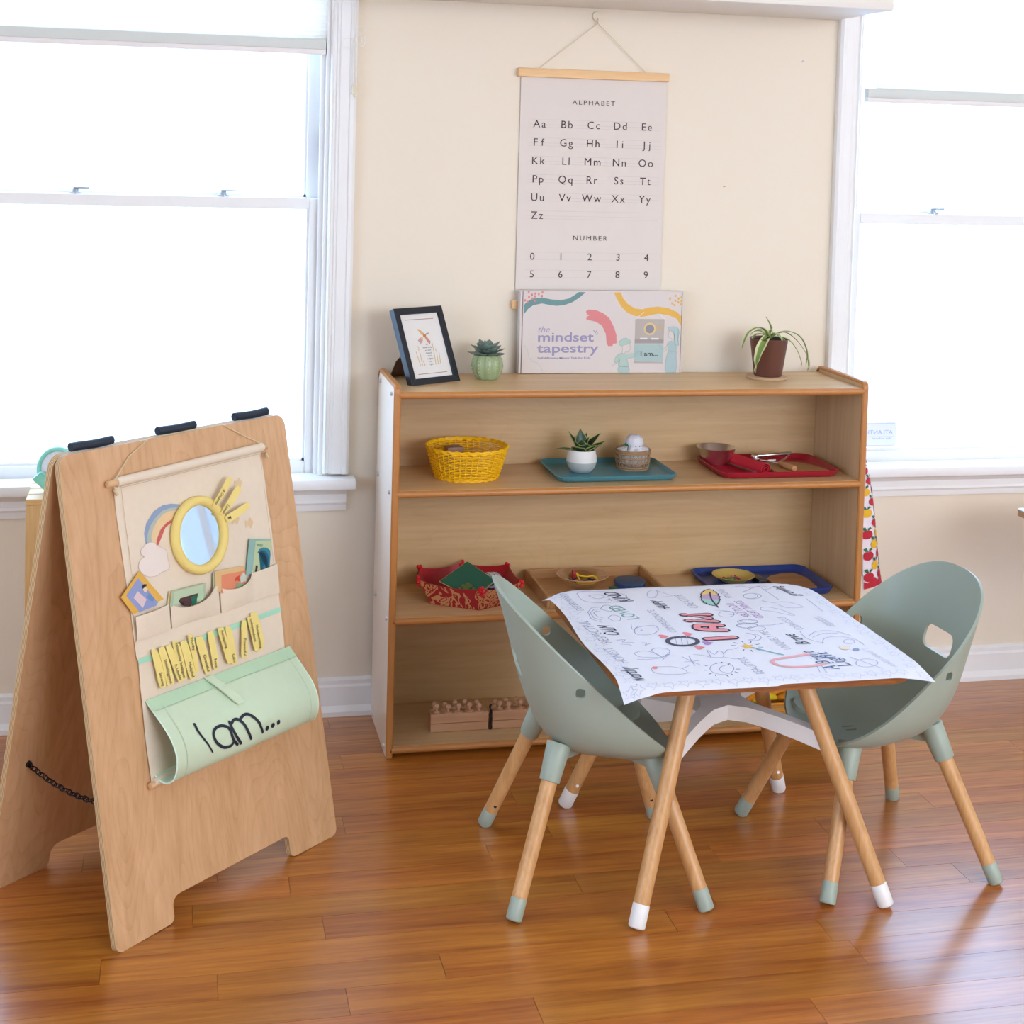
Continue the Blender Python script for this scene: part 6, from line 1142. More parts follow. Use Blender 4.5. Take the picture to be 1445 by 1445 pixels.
for z in (.002, .007, .019, .031, .0425, .0465, .050):
    bm = B(); tube(bm, [(cx + (rr_(z) + .0006 * sin(30 * a)) * cos(a), cy + (rr_(z) + .0006 * sin(30 * a)) * sin(a), zt + z) for a in [2 * pi * i / 90 for i in range(90)]], .0021 if z not in (.019, .031) else .0016, 6, closed=True); P('rattan_hoop', bm, RT, rb)
bm = B()
for z0, z1 in ((.007, .019), (.019, .031), (.031, .0425)):
    for i in range(26):
        for sg in (-1, 1):
            a = 2 * pi * i / 26; b_ = a + sg * 2 * pi / 26 * .8; tube(bm, [(cx + rr_(z0) * cos(a), cy + rr_(z0) * sin(a), zt + z0), (cx + rr_(z1) * cos(b_), cy + rr_(z1) * sin(b_), zt + z1)], .0010, 4)
P('openwork_lattice', bm, RT, rb)['kind'] = 'stuff'
bm = B(); cyl(bm, (cx, cy, zt + .0005), (cx, cy, zt + .003), .039, n=30); P('basket_floor', bm, RT, rb)
# lace ball
lb = T('lace_pouch', 'white lace ball with green ribbon sitting in the rattan basket', 'lace pouch', (cx + .003, cy, zt + .004)); LC = mat('white_crochet', 'E3E0E6', .85, bump=.8, bs=500, var=.06, vs=120)
bm = B(); lathe(bm, [(0, .0), (.026, .004), (.036, .018), (.034, .034), (.024, .046), (.0235, .050), (.025, .060), (.0225, .074), (.013, .0835), (0, .0865)], (cx + .003, cy, zt + .004), 40, fn=lambda a, z: 1 + .04 * sin(9 * a) * (1 if z < .05 else .3)); P('lace_ball', bm, LC, lb, ang=80)
bm = B(); R2 = []
for k in range(4):
    R2.append([bm.verts.new((cx + .003 + (.024 + .0055 * k + .0018 * k * sin(11 * a)) * cos(a), cy + (.024 + .0055 * k + .0018 * k * sin(11 * a)) * sin(a), zt + .057 - .0035 * k + .0016 * k * sin(11 * a + 1))) for a in [2 * pi * i / 88 for i in range(88)]])
for a, b_ in zip(R2, R2[1:]):
    for i in range(88): bm.faces.new((a[i], a[(i + 1) % 88], b_[(i + 1) % 88], b_[i]))
P('lace_frill', bm, LC, lb, ang=80)
bm = B(); GR = mat('green_ribbon', '2E7A4E', .35); c_ = Vector((cx - .018, cy - .020, zt + .062))
for tip in ((-.020, -.004, .006), (-.012, -.008, .009), (-.006, -.010, -.008), (-.010, .0, .002)):
    tube(bm, [c_, c_ + Vector(tip) * .5 + Vector((0, 0, .002)), c_ + Vector(tip)], .0014, 5)
for a in (-2.2, -1.7, -1.3, -.9): bmesh.ops.create_icosphere(bm, subdivisions=1, radius=.0018, matrix=Matrix.Translation((cx + .003 + .0262 * cos(a), cy + .0262 * sin(a), zt + .062)))
P('ribbon_bow', bm, GR, lb)
# red tray
tray('red_tray', 'dark red serving tray with bowl, cloth and cutting board on second shelf', .852, 1.176, .040, .262, Z2, 'A8182E', rimh=.016, r=.034)
cx, cy = .892, .205
bw_ = T('steel_bowl', 'small brushed steel bowl on the red tray', 'bowl', (cx, cy, zt))
bm = B(); lathe(bm, [(0, 0), (.020, 0), (.022, .002), (.033, .012), (.045, .028), (.0515, .0465), (.0525, .047), (.0515, .0482), (.0500, .0465), (.0435, .029), (.031, .0135), (.020, .0045), (0, .003)], (cx, cy, zt), 56); P('bowl_body', bm, CHROME, bw_, ang=50)
RC_ = mat('red_cloth', 'CE2434', .85, var=.05, bump=.4, bs=700)
cl_ = T('rolled_cloth', 'rolled red cloth lying on the red tray beside the steel bowl', 'cloth', (.955, .14, zt))
a_ = Vector((.930, .225, zt + .0165)); b_ = Vector((.9785, .068, zt + .0155)); dd_ = (b_ - a_).normalized(); x_, y_ = frame_of(dd_)
bm = B(); pr0 = []; 
spi = [(r_ * cos(t), r_ * sin(t)) for r_, t in [(.0035 + .0125 * k / 70, 2 * pi * 2.6 * k / 70) for k in range(71)]]
pa = [[bm.verts.new(a_ + (b_ - a_) * q + x_ * u + y_ * v) for u, v in spi] for q in (0, .25, .5, .75, 1)]
for r1, r2 in zip(pa, pa[1:]):
    for i in range(70): bm.faces.new((r1[i], r1[i + 1], r2[i + 1], r2[i]))
o = P('cloth_roll', bm, RC_, cl_, ang=60); so = o.modifiers.new('s', 'SOLIDIFY'); so.thickness = .0014; so.offset = 0; bake(o)
cb_ = T('cutting_board', 'small rounded wooden cutting board on the red tray', 'cutting board', (1.09, .125, zt + .0002))
bm = B(); prism(bm, [(x, y, zt + .0002) for x, y in [(1.008, .060), (1.150, .064), (1.156, .074), (1.150, .10), (1.135, .145), (1.115, .170), (1.085, .185), (1.045, .188), (1.020, .180), (1.006, .150), (1.003, .07)]], (0, 0, .009)); bmesh.ops.bevel(bm, geom=list(bm.edges), offset=.0015, segments=2, affect='EDGES'); P('board_slab', bm, wood('board_beech', 'B98A58', 'A07444', 'X', 2, .5), cb_)
pe = T('vegetable_peeler', 'steel wire peeler with wooden handle lying on the cutting board', 'peeler', (1.06, .13, zt + .010)); zp = zt + .0165
bm = B(); tube(bm, sm([(1.040, .130, zp), (1.020, .150, zp + .002), (1.000, .165, zp + .003), (1.002, .195, zp + .004), (1.020, .205, zp + .004)]), .0022, 8); tube(bm, sm([(1.040, .130, zp), (1.052, .150, zp + .002), (1.072, .168, zp + .004), (1.100, .205, zp + .006)]), .0022, 8)
tube(bm, [(1.022, .165, zp + .001), (1.045, .168, zp + .001)], .002, 8); P('wire_yoke', bm, CHROME, pe)
bm = B(); cyl(bm, (.990, .198, zp + .0055), (1.108, .212, zp + .0085), .0052, .0052, 16, rnd=.0015); P('steel_bar', bm, CHROME, pe)
bm = B(); lathe(bm, [(0, 0), (.009, .001), (.011, .006), (.0095, .016), (.0015, .0175), (0, .0175)], (.992, .182, zp - .006), 20); P('ring_cup', bm, CHROME, pe)
bm = B(); h0 = Vector((1.041, .134, zp)); h1 = Vector((1.056, .063, zp - .0005)); d_ = (h1 - h0); rings(bm, [h0 + d_ * t for t in (0, .04, .3, .6, .85, .96, 1)], [d_] * 7, [.0045, .0062, .0075, .0082, .0086, .0075, .004], 18); P('wooden_handle', bm, wood('handle_wood', 'D09A68', 'B98050', 'Y', 3, .4), pe)
# ================================================================== THIRD SHELF
Z3 = SZ[2] + .0004
BR = mat('red_satin', 'A51A24', .4, var=.08); 
def brocade():
    M = mat('red_gold_brocade', 'A02428', .45); nt = M.node_tree; b = nt.nodes['Principled BSDF']; N = nt.nodes.new; L = nt.links.new
    tc = N('ShaderNodeTexCoord'); n1 = N('ShaderNodeTexNoise'); n1.inputs['Scale'].default_value = 17; n1.inputs['Detail'].default_value = 1.2; n1.inputs['Distortion'].default_value = 2.2; L(tc.outputs['Object'], n1.inputs['Vector'])
    m1 = N('ShaderNodeMath'); m1.operation = 'MULTIPLY'; m1.inputs[1].default_value = 14; L(n1.outputs['Fac'], m1.inputs[0]); m2 = N('ShaderNodeMath'); m2.operation = 'SINE'; L(m1.outputs[0], m2.inputs[0]); m3 = N('ShaderNodeMath'); m3.operation = 'SINE'
    m4 = N('ShaderNodeMath'); m4.operation = 'MULTIPLY'; m4.inputs[1].default_value = 3; L(m2.outputs[0], m4.inputs[0]); L(m4.outputs[0], m3.inputs[0])
    r = N('ShaderNodeValToRGB'); e = r.color_ramp.elements; e[0].position = .30; e[1].position = .42; e[0].color = (*hx('A01C26'), 1); e[1].color = (*hx('C88E60'), 1); L(m3.outputs[0], r.inputs[0]); L(r.outputs[0], b.inputs['Base Color']); return M
BC = brocade()
bb_ = T('brocade_box', 'red and gold brocade fabric box with knotted corners on the third shelf', 'box', (.218, .12, Z3))
base = [(.119, .100), (.228, .034), (.315, .080), (.312, .180), (.215, .235), (.130, .190)]; rim = [(.088, .118), (.229, .014), (.345, .075), (.342, .225), (.225, .262), (.106, .222)]
n = 6; Cb = Vector((.218, .128, Z3))
bm = B(); f_ = bm.faces.new([bm.verts.new((x, y, Z3)) for x, y in base][::-1]); f_ = bm.faces.new([bm.verts.new((x, y, Z3 + .003)) for x, y in base]); 
for i in range(n):
    x0, y0 = base[i]; x1, y1 = base[(i + 1) % n]; bm.faces.new([bm.verts.new(p_) for p_ in ((x0, y0, Z3), (x1, y1, Z3), (x1, y1, Z3 + .003), (x0, y0, Z3 + .003))])
P('box_floor', bm, BR, bb_)
for i in range(n):
    x0, y0 = base[i]; x1, y1 = base[(i + 1) % n]; u0, v0 = rim[i]; u1, v1 = rim[(i + 1) % n]; bm = B(); g = []
    for j in range(9):
        t = j / 8; row = []
        for k in range(5):
            s_ = k / 4; bx_ = x0 + (x1 - x0) * t; by_ = y0 + (y1 - y0) * t; rx_ = u0 + (u1 - u0) * t; ry_ = v0 + (v1 - v0) * t
            row.append(bm.verts.new((bx_ + (rx_ - bx_) * s_, by_ + (ry_ - by_) * s_, Z3 + .001 + (.056 - .009 * sin(pi * t)) * s_)))
        g.append(row)
    for a, b_ in zip(g, g[1:]):
        for k in range(4): bm.faces.new((a[k], b_[k], b_[k + 1], a[k + 1]))
    bmesh.ops.recalc_face_normals(bm, faces=bm.faces); bm.normal_update()
    mid = Vector(((x0 + x1) / 2, (y0 + y1) / 2, Z3)); flip = sum(((f_.calc_center_median() - Cb).dot(f_.normal) for f_ in bm.faces)) < 0
    if flip: bmesh.ops.reverse_faces(bm, faces=bm.faces)
    me = bpy.data.meshes.new('side_flap'); bmesh.ops.transform(bm, matrix=MW[bb_.name].inverted(), verts=bm.verts); bm.to_mesh(me); bm.free(); me.materials.append(BC); me.materials.append(BR)
    o = bpy.data.objects.new('side_flap', me); COL.objects.link(o); o.parent = bb_; so = o.modifiers.new('s', 'SOLIDIFY'); so.thickness = .003; so.offset = -1; so.material_offset = 1; so.material_offset_rim = 1; bake(o)
    # knot at each corner
    kx, ky = u0 + (Cb.x - u0) * .02, v0 + (Cb.y - v0) * .02
    bm = B(); c_ = Vector((kx, ky, Z3 + .056)); rk = random.Random(i)
    for q in range(7): bmesh.ops.create_icosphere(bm, subdivisions=2, radius=.0048, matrix=Matrix.Translation(c_ + Vector((rk.uniform(-.004, .004), rk.uniform(-.004, .004), rk.uniform(-.012, .006)))))
    tube(bm, [c_ + Vector((-.007, 0, -.012)), c_ + Vector((.007, 0, -.014))], .0022, 6); P('cord_knot', bm, mat('red_cord', 'C8101E', .45) if 'red_cord' not in bpy.data.materials else bpy.data.materials['red_cord'], bb_)
gp = T('velvet_pad', 'green velvet square pad with gold piping propped in the brocade box', 'pad', (.19, .12, Z3 + .01))
A = [Vector((.217, .205, Z3 + .062)), Vector((.122, .150, Z3 + .026)), Vector((.205, .060, Z3 + .012)), Vector((.300, .120, Z3 + .032))]
A = [Vector((.2180, .150, Z3 + .088)), Vector((.140, .108, Z3 + .052)), Vector((.215, .050, Z3 + .022)), Vector((.283, .112, Z3 + .048))]
nn = (A[1] - A[0]).cross(A[3] - A[0]).normalized(); bm = B(); prism(bm, A, nn * .006); bmesh.ops.bevel(bm, geom=list(bm.edges), offset=.002, segments=2, affect='EDGES'); P('pad', bm, mat('green_velvet', '075035', .9, var=.15, vs=20, inp={'Sheen Weight': .4}), gp)
bm = B(); tube(bm, [a + nn * .003 for a in A], .0012, 6, closed=True); P('gold_piping', bm, mat('gold_cord', 'C2A850', .45), gp)
for sg in (1,):
    bm = B(); up_ = nn if nn.y < 0 else -nn; ce_ = (A[0] + A[1] + A[2] + A[3]) / 4 + (A[2] - (A[0] + A[3]) / 2) * .25; e1 = (A[3] - A[1]).normalized(); e2 = (A[0] - A[2]).normalized(); of = (nn * .0065 if nn.y < 0 else -nn * .0005)
    for px2, py2, r_ in ((0, 0, .007), (.008, .004, .006), (-.008, .003, .006), (.003, .009, .006), (-.004, -.007, .006), (-.018, -.004, .004), (.016, -.006, .004)): disc(bm, px2, py2, r_, lambda x, y: ce_ + e1 * x + e2 * y + of + up_ * .0003)
    P('embroidered_flower', bm, mat('dull_gold_thread', '5C6A38', .6), gp)
def porcelain():
    M = mat('blue_white_porcelain', 'D8DCE6', .15); nt = M.node_tree; b = nt.nodes['Principled BSDF']; N = nt.nodes.new; L = nt.links.new
    tc = N('ShaderNodeTexCoord'); n1 = N('ShaderNodeTexNoise'); n1.inputs['Scale'].default_value = 70; n1.inputs['Detail'].default_value = 3; n1.inputs['Distortion'].default_value = 1; L(tc.outputs['Object'], n1.inputs['Vector'])
    r = N('ShaderNodeValToRGB'); e = r.color_ramp.elements; e[0].position = .47; e[1].position = .55; e[0].color = (*hx('3E4F86'), 1); e[1].color = (*hx('C9CEDC'), 1); L(n1.outputs['Fac'], r.inputs[0]); L(r.outputs[0], b.inputs['Base Color']); return M
PO = porcelain(); pc = T('porcelain_jar', 'small round blue and white porcelain jar in the brocade box', 'jar', (.288, .170, Z3 + .003))
bm = B(); lathe(bm, [(0, 0), (.018, 0), (.0235, .004), (.0245, .018), (.0235, .026), (0, .026)], (.288, .170, Z3 + .0035), 32); P('jar_body', bm, PO, pc, ang=50)
bm = B(); lathe(bm, [(.0, .0265), (.0242, .0265), (.0246, .030), (.0240, .041), (.021, .0455), (0, .047)], (.288, .170, Z3 + .0035), 32); P('jar_lid', bm, PO, pc, ang=50)
# pale wooden tray with handles, bowl with laces, round blue tin
TW = wood('tray_wood', 'C79A68', 'AC7C4C', 'X', 2, .5)
wt = T('wooden_tray', 'pale wooden tray with raised sides on the third shelf', 'tray', (.555, .14, Z3))
bm = B(); box(bm, .402, .708, .03, .255, Z3, Z3 + .008); P('tray_floor', bm, TW, wt)
for nm, a in (('tray_side', (.396, .404, .022, .262)), ('tray_side', (.706, .714, .022, .262)), ('tray_front', (.404, .706, .022, .030)), ('tray_back', (.404, .706, .254, .262))):
    bm = B(); box(bm, *a, Z3, Z3 + .033, bev=.0012, seg=1); P(nm, bm, TW, wt)
CG = glassy('clear_plastic', .22, (.95, .9, .86), .08)
cx, cy = .525, .165; zb_ = Z3 + .0085
gb = T('clear_bowl', 'clear plastic bowl of laces on the wooden tray', 'bowl', (cx, cy, zb_))
bm = B(); lathe(bm, [(0, 0), (.030, 0), (.034, .002), (.052, .015), (.066, .032), (.0675, .034), (.0655, .034), (.050, .0175), (.032, .0045), (0, .003)], (cx, cy, zb_), 48); P('bowl_wall', bm, CG, gb, ang=50)
bm = B(); tube(bm, [(cx + .0665 * cos(a), cy + .0665 * sin(a), zb_ + .0335) for a in [2 * pi * i / 60 for i in range(60)]], .0014, 6, closed=True); P('bowl_rim', bm, mat('rim_amber_plastic', 'C89A70', .25), gb)
for nm, lab, col, pts in (('lace', 'yellow lace curled in the clear bowl', 'E8C01C', [(-.010, -.010, .022), (-.016, .005, .036), (-.008, .0, .030), (.010, -.004, .028), (.028, -.004, .029), (.036, -.016, .022), (.02, -.024, .018), (0, -.022, .018), (-.02, -.018, .018), (-.01, -.030, .017), (.02, -.030, .017), (.030, -.014, .020)]),
                          ('lace', 'dark green lace in the clear bowl', '1E5040', [(-.036, .0, .024), (-.028, -.012, .020), (-.012, -.015, .016), (.006, -.004, .018), (.022, .010, .016), (.034, .0, .018)]),
                          ('lace', 'navy lace in the clear bowl', '24304E', [(-.022, .012, .016), (-.005, .015, .022), (.012, .006, .024), (.026, -.010, .016), (.005, -.018, .013), (-.015, -.008, .013)])):
    bm = B(); tube(bm, [Vector((cx, cy, zb_)) + Vector(q) for q in sm(pts, k=5)], .0019, 7); S(nm, bm, mat('lace_' + col.lower(), col, .6), lab, 'lace', 'laces in the clear bowl')
bm = B(); c_ = Vector((cx - .028, cy + .0, zb_ + .020)); rings(bm, [c_, c_ + Vector((.003, 0, .006)), c_ + Vector((.005, 0, .014)), c_ + Vector((.003, 0, .022)), c_ + Vector((.001, 0, .025))], [Vector((.1, 0, 1))] * 5, [.001, .004, .005, .0042, .001], 10); S('red_bead', bm, mat('red_bead', 'B01830', .35), 'long red bead standing up in the clear bowl', 'bead', ang=80)
tn = T('round_tin', 'round tin with a blue lid on the wooden tray', 'tin', (.648, .150, Z3 + .0085))
bm = B(); cyl(bm, (.648, .150, Z3 + .0085), (.648, .150, Z3 + .020), .040, n=40); P('tin_body', bm, mat('tin_blue', '2C5490', .3), tn)
bm = B(); cyl(bm, (.648, .150, Z3 + .0202), (.648, .150, Z3 + .027), .0415, n=40, rnd=.0015); P('tin_lid', bm, mat('tin_lid_slate', '3E5474', .6), tn)
bm = B(); cyl(bm, (.594, .118, Z3 + .0085), (.594, .118, Z3 + .020), .012, n=6, rnd=.001); S('green_bead', bm, mat('green_bead', '30603C', .4), 'dark green bead beside the blue lidded tin', 'bead')
bm = B(); cyl(bm, (.580, .092, Z3 + .0085), (.580, .092, Z3 + .016), .010, n=6, rnd=.001); S('red_bead', bm, bpy.data.materials['red_bead'], 'small red bead beside the dark green bead on the wooden tray', 'bead')
# blue tray
tray('blue_tray', 'deep blue serving tray on the third shelf behind the table', .848, 1.172, .042, .262, Z3, '233C80', rimh=.018, r=.03)
cx, cy = .945, .185; z3 = Z3 + .003
pb_ = T('fluted_dish', 'yellow fluted paper dish of beads on the blue tray', 'dish', (cx, cy, z3)); bm = B(); nf = 56
R2 = []
for r_, z in ((.030, .0005), (.034, .003), (.044, .010), (.056, .017)): R2.append([bm.verts.new((cx + (r_ + (.0010 if i % 2 else 0)) * cos(2 * pi * i / 112), cy + (r_ + (.001 if i % 2 else 0)) * sin(2 * pi * i / 112), z3 + z + (.0014 if i % 2 and r_ > .03 else 0))) for i in range(112)])
bm.faces.new(R2[0][::-1])
for a, b_ in zip(R2, R2[1:]):
    for i in range(112): bm.faces.new((a[i], a[(i + 1) % 112], b_[(i + 1) % 112], b_[i]))
o = P('dish_body', bm, mat('yellow_paper', 'C9AE5C', .7), pb_, ang=20); so = o.modifiers.new('s', 'SOLIDIFY'); so.thickness = .0008; bake(o)
rk = random.Random(3)
for i in range(16):
    a = rk.uniform(0, 6.28); r_ = rk.uniform(0, .026); c_ = rk.choice(['B03038', '2E7A4A', 'D08468', '3A3A44', 'B03038', 'D9A08C'])
    bm = B(); bmesh.ops.create_icosphere(bm, subdivisions=2, radius=.0045, matrix=Matrix.Translation((cx + r_ * cos(a) * 1.3, cy - .006 + r_ * sin(a), z3 + .006 + rk.choice([0, .004, .008]) * (1 - r_ / .03))))
    S('small_bead', bm, bpy.data.materials.get('bead_' + c_.lower()) or mat('bead_' + c_.lower(), c_, .35), 'small ' + {'B03038': 'red', '2E7A4A': 'green', 'D08468': 'coral', '3A3A44': 'dark', 'D9A08C': 'pink'}[c_] + ' bead among others in the yellow fluted dish', 'bead', 'beads in the yellow dish', ang=80)
bm = B(); box(bm, 1.000, 1.022, .14, .20, z3 + .0005, z3 + .0125, bev=.001); S('black_case', bm, mat('black_case', '20222C', .4), 'small black case on the blue tray beside the yellow dish', 'case')
bm = B(); prism(bm, [(x, y, z3 + .0004) for x, y in [(1.03, .075), (1.135, .075), (1.142, .16), (1.125, .205), (1.09, .205), (1.05, .185), (1.03, .16)]], (0, 0, .010)); S('wooden_paddle', bm, wood('paddle_wood', 'B08258', '94663C', 'X', 2, .5), 'brown wooden paddle board lying in the blue tray', 'board')
# ================================================================== BOTTOM SHELF
Z4 = SZ[3] + .0004
KW = wood('knob_block_beech', 'D0A27C', 'BE8A62', 'X', 2, .5); KN = mat('turned_knob', 'D2A480', .4, var=.06)
def cyl_block(x0, label, seed):
    t = T('cylinder_block', label, 'wooden toy', (x0 + .0735, .092, Z4), None, 'knobbed cylinder blocks on the bottom shelf')
    bm = B(); box(bm, x0, x0 + .147, .070, .108, Z4, Z4 + .046, bev=.0015, seg=1); P('block_body', bm, KW, t)
    bm = B(); box(bm, x0 + .001, x0 + .146, .0688, .0702, Z4 + .021, Z4 + .0225); P('block_groove', bm, mat('groove_brown', '9C6E4C', .6) if 'groove_brown' not in bpy.data.materials else bpy.data.materials['groove_brown'], t)
    rk = random.Random(seed)
    for row, (y, nn, off) in enumerate(((.079, 5, .014), (.099, 5, .008))):
        for i in range(nn):
            x = x0 + off + i * .0268 + rk.uniform(-.002, .002) + .004; r_ = .0055 + .0008 * i; bm = B(); h_ = rk.uniform(-.001, .003)
            lathe(bm, [(0, 0), (r_ + .003, 0), (r_ + .003, .002), (.0035, .0035), (.0026, .007), (.003, .0085), (.0058, .0115), (.0066, .0155), (.0055, .0195), (.002, .0215), (0, .0218)], (x, y, Z4 + .046 + h_ - .001), 16)
            P('knob', bm, KN, t, ang=60)
    bm = B(); return t
bm = B(); prism(bm, [(.2690 + .002 * sin(k * 2.1), .0688, Z4 + .0665 * k / 9 * .95) for k in range(10)] + [(.2735 + .002 * sin(k * 2.1 + .4), .0688, Z4 + .0665 * k / 9 * .95) for k in range(9, -1, -1)], (0, .004, 0)); S('black_strip', bm, mat('matt_black_strip', '1A1618', .8), 'wavy black strip upright between the two knobbed cylinder blocks', 'ribbon')  # thin wavy black strip filling the gap between the two blocks
t1_ = cyl_block(.1205, 'left knobbed wooden cylinder block on the bottom shelf behind the green chair', 1); cyl_block(.2765, 'right knobbed wooden cylinder block partly hidden by the green chair', 2)
wb = T('white_box', 'plain white storage box on the bottom shelf seen under the table', 'box', (.77, .14, Z4))
bm = B(); box(bm, .655, .868, .050, .235, Z4, Z4 + .078, bev=.002); P('box_body', bm, mat('white_box_plastic', 'DAD4CE', .5), wb)
bm = B(); box(bm, .652, .871, .047, .238, Z4 + .0785, Z4 + .090, bev=.002); P('box_lid', bm, mat('white_box_lid', 'DED9D4', .5), wb)
# woven basket with yellow things
WV = wood('woven_straw', 'C89A50', 'A87830', 'X', 6, .8)
wk = T('straw_basket', 'low woven straw basket on the bottom shelf at the right', 'basket', (1.045, .15, Z4))
cx, cy = 1.045, .15
for k in range(5):
    bm = B(); pts = [(cx + (x - cx) , cy + (y - cy), Z4 + .004 + k * .0068 + .0007 * sin(i * 1.6)) for i, (x, y) in enumerate(rrect(.915 - k * .001, 1.180 + k * .001, .055 - k * .002, .245 + k * .002, .04, 10))]; tube(bm, pts, .0036, 6, closed=True); P('straw_coil', bm, WV if k not in (1, 4) else (bpy.data.materials.get('orange_straw') or mat('orange_straw', 'D88A18', .7)), wk)
bm = B(); box(bm, .925, 1.17, .065, .235, Z4 + .0005, Z4 + .004); P('basket_floor', bm, WV, wk)
YG = [mat('yellow_fruit', 'E8C818', .45), mat('orange_fruit', 'E08A10', .5)]
for i, (x, y, lx, mt, rz, lb) in enumerate(((1.010, .095, .040, 0, .2, 'yellow toy banana at the front of the straw basket'), (1.085, .090, .045, 1, -.3, 'orange toy slice in the straw basket'), (1.120, .110, .035, 0, .1, 'yellow toy fruit at the right of the straw basket'), (1.06, .125, .05, 1, .3, 'orange toy fruit lying further back in the straw basket'), (.975, .10, .035, 1, .6, 'orange toy fruit at the left of the straw basket'))):
    bm = B(); L_ = [Vector((x + lx * cos(rz) * t, y + lx * sin(rz) * t, Z4 + .024 + .010 * (1 - t * t))) for t in (-1, -.7, -.3, 0, .3, .7, 1)]; tube(bm, L_, [.003, .008, .0105, .0115, .0105, .008, .003], 10); S('toy_fruit', bm, YG[mt], lb, 'toy fruit', 'toy fruit in the straw basket', ang=80)
# ================================================================== APRON on the right side of the unit
def apple_cloth():
    M = mat('apple_print_ground', 'E9DCE0', .85); return M
ap = T('apple_apron', 'white apron printed with red and yellow apples hanging beside the shelf unit', 'apron', (1.265, .105, .36))
AX = SW + .0045
def apr(s_, z):     # s_: 0 near the wall .. 1 front edge; hangs in soft folds from a hook high at the panel
    t = max(0, min(1, (.735 - z) / .375)); wdt = .016 + .118 * t ** .7
    y = .085 + (.5 - s_) * wdt * 1.05; x = AX + .008 + (.004 + .080 * t ** .6) * (1 - abs(2 * s_ - 1) ** 2.2) + .004 * sin(s_ * 9 + z * 12) * t
    return Vector((x, y, z))
bm = B(); g = []
for j in range(41):
    z = .735 - (.735 - .362) * j / 40; row = []
    for i in range(25): q = apr(i / 24, z); q.z += -.004 * 0; row.append(bm.verts.new(q))
    g.append(row)
for a, b_ in zip(g, g[1:]):
    for i in range(24): f_ = bm.faces.new((a[i], a[i + 1], b_[i + 1], b_[i])); 
o = P('apron_cloth', bm, apple_cloth(), ap, ang=80); so = o.modifiers.new('s', 'SOLIDIFY'); so.thickness = .0015; so.offset = -1; bake(o)
bm = B(); pts = []; g = []
for j in range(4):
    z0 = .362 + .020 * j / 3; g.append([bm.verts.new(apr(i / 24, z0 + (.006 * sin(i * 1.3) if j == 3 else 0)) + Vector((.002, -.0018 * (1 if i > 12 else -1) * 0 - .001, 0))) for i in range(25)])
for a, b_ in zip(g, g[1:]):
    for i in range(24): bm.faces.new((a[i], a[i + 1], b_[i + 1], b_[i]))
RA = mat('apple_red', 'B81C2E', .8); YA = mat('apple_yellow', 'E6B01E', .8); GA = mat('leaf_green', '2E6A46', .8)
P('red_hem', bm, RA, ap, ang=80)
rk = random.Random(5); k = 0
zz = .715
while zz > .385:
    t = (.735 - zz) / .375; npr = 2 if t < .25 else (3 if t < .6 else 4)
    for i in range(npr):
        s_ = (i + (.25 if k % 2 else .75)) / npr; c_ = YA if rk.random() < .25 else RA; r_ = .0125 * (.8 + .3 * t); wdt = .05 + .16 * t
        m_ = lambda x, y: apr(max(.0, min(1, s_ + x / wdt)), zz + y) + Vector((.0018, -.0014, 0))
        bm = B(); fill(bm, [(r_ * (1 + .12 * cos(2 * a)) * cos(a), r_ * (.92 - .18 * (abs(cos(a)) < .3 and sin(a) > 0)) * sin(a)) for a in [2 * pi * q / 16 for q in range(16)]], m_); P('printed_apple', bm, c_, ap)
        bm = B(); fill(bm, [(0, r_ * .8), (r_ * .3, r_ * 1.6), (r_ * .9, r_ * 1.5), (r_ * .6, r_ * .95)], m_); fill(bm, [(-r_ * .1, r_ * .8), (-r_ * .9, r_ * 1.1), (-r_ * .7, r_ * 1.5), (-r_ * .2, r_ * 1.3)], m_); P('printed_leaf', bm, GA, ap)
    zz -= .027; k += 1
bm = B(); tube(bm, [(AX + .004, .085, .79), (AX + .007, .085, .76), (AX + .008, .085, .73)], .002, 6); P('apron_strap', bm, apple_cloth(), ap)
bm = B(); cyl(bm, (SW + .0005, .085, .79), (SW + .014, .085, .79), .006, .005, 14); P('peg', bm, TRIMW, ap)
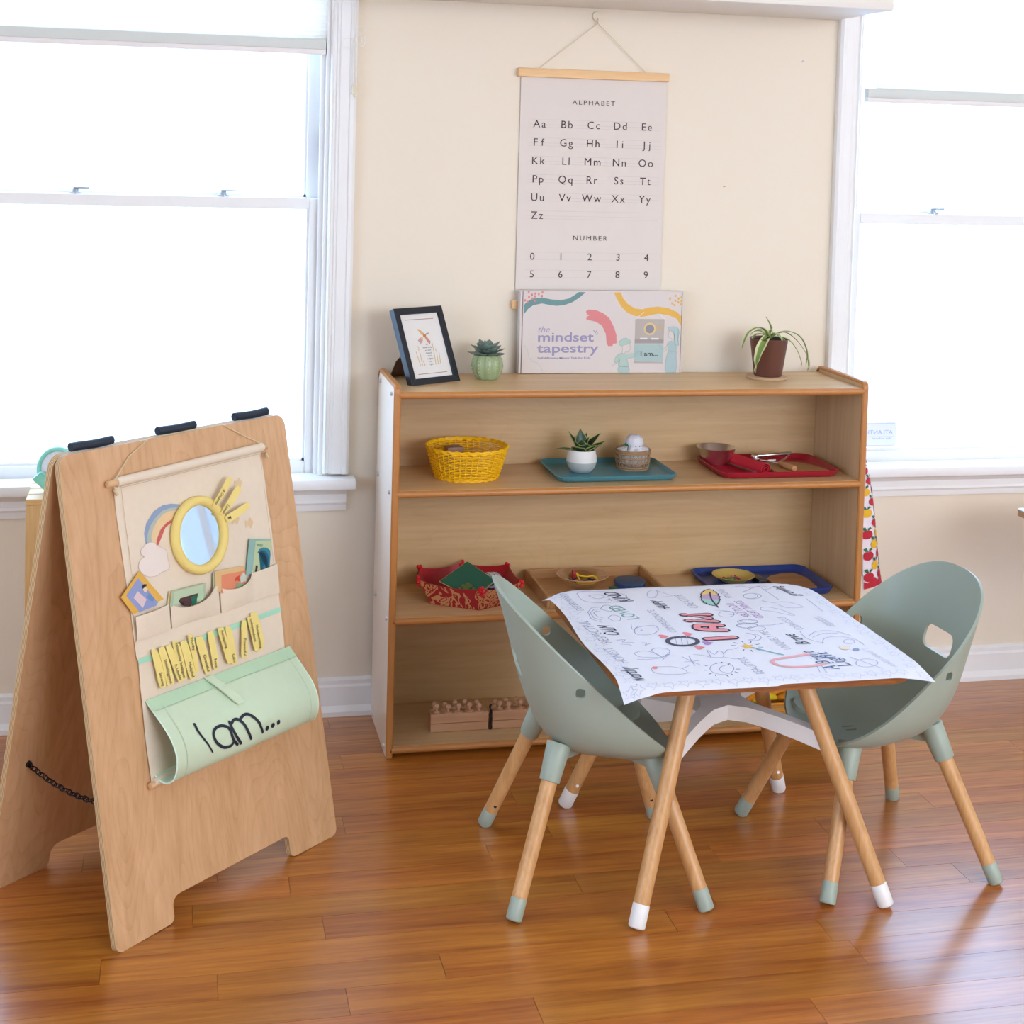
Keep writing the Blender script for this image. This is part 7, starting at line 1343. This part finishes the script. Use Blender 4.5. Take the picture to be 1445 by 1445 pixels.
# ================================================================== LEFT: slatted crate table and mint magnifier
cr = T('slatted_stool', 'pale pine slatted stool standing under the left window behind the easel', 'stool', (-.65, .10, 0))
for k in range(4):
    bm = B(); y0 = .002 + k * .054; box(bm, -.834, -.46, y0, y0 + .049, .637, .651, bev=.0015, seg=1); P('slat', bm, PINE, cr)
for x0, y0 in ((-.834, .002), (-.834, .165), (-.50, .002), (-.50, .165)):
    bm = B(); box(bm, x0, x0 + .040, y0 + .001, y0 + .045, .0005, .6365, bev=.001, seg=1); P('leg', bm, PINEV, cr)
for y0 in (.006, .170):
    bm = B(); box(bm, -.7935, -.5005, y0, y0 + .02, .59, .6365); P('rail', bm, PINE, cr)
MT = mat('mint_plastic', '8FE0CC', .4, var=.01)
mg = T('round_clock', 'round mint framed dial leaning on a foot on top of the pine stool', 'clock', (-.775, .06, .6515))
cc_ = Vector((-.770, .080, .7025)); nrm = Vector((-.35, -.93, .12)).normalized(); xx, yy = frame_of(nrm)
bm = B(); tube(bm, [cc_ + xx * (.046 * cos(a)) + yy * (.046 * sin(a)) for a in [2 * pi * i / 48 for i in range(48)]], .0058, 10, closed=True); P('dial_ring', bm, MT, mg)
bm = B(); cyl(bm, cc_ - nrm * .003, cc_ + nrm * .001, .043, n=40); P('dial_face', bm, mat('dial_white', 'E6E8F0', .3), mg)
bm = B()
for i in range(24): a = 2 * pi * i / 24; stroke(bm, [(.036 * cos(a), .036 * sin(a)), (.039 * cos(a), .039 * sin(a))], .0008, lambda x, y: cc_ + xx * x + yy * y + nrm * .0016)
P('dial_marks', bm, KI[2], mg)['kind'] = 'stuff'
bm = B(); ft = cc_ + Vector((-.030, -.004, -.034)); q0 = Vector((-.797, .050, .6516)); 
prism(bm, [(-.826, .062, .683), (-.806, .062, .700), (-.780, .062, .672), (-.7825, .062, .6516), (-.793, .062, .6516)], (0, .022, 0)); bmesh.ops.bevel(bm, geom=list(bm.edges), offset=.002, segments=2, affect='EDGES'); P('dial_foot', bm, MT, mg)
# corner of a second table at the right edge
rt = T('side_table', 'grey topped table with wooden edge just entering at the right', 'table', (2.05, -.35, 0))
bm = B(); TTz = .566; prism(bm, [(x, y, TTz - .016) for x, y in rrect(1.6546, 2.25, -.50, 0, .012, 5)], (0, 0, .0155)); P('table_edge', bm, mat('table_edge_wood', 'A87850', .5), rt)
bm = B(); prism(bm, [(x, y, TTz - .0004) for x, y in rrect(1.655, 2.2495, -.4995, -.0005, .012, 5)], (0, 0, .0025)); P('table_top', bm, mat('grey_laminate', 'B9BEC4', .4), rt)
for x in (1.98, 2.18):
    for y in (-.42, -.08): bm = B(); cyl(bm, (x, y, .0006), (x, y, TTz - .0165), .018, n=16); P('leg', bm, CHROME, rt)
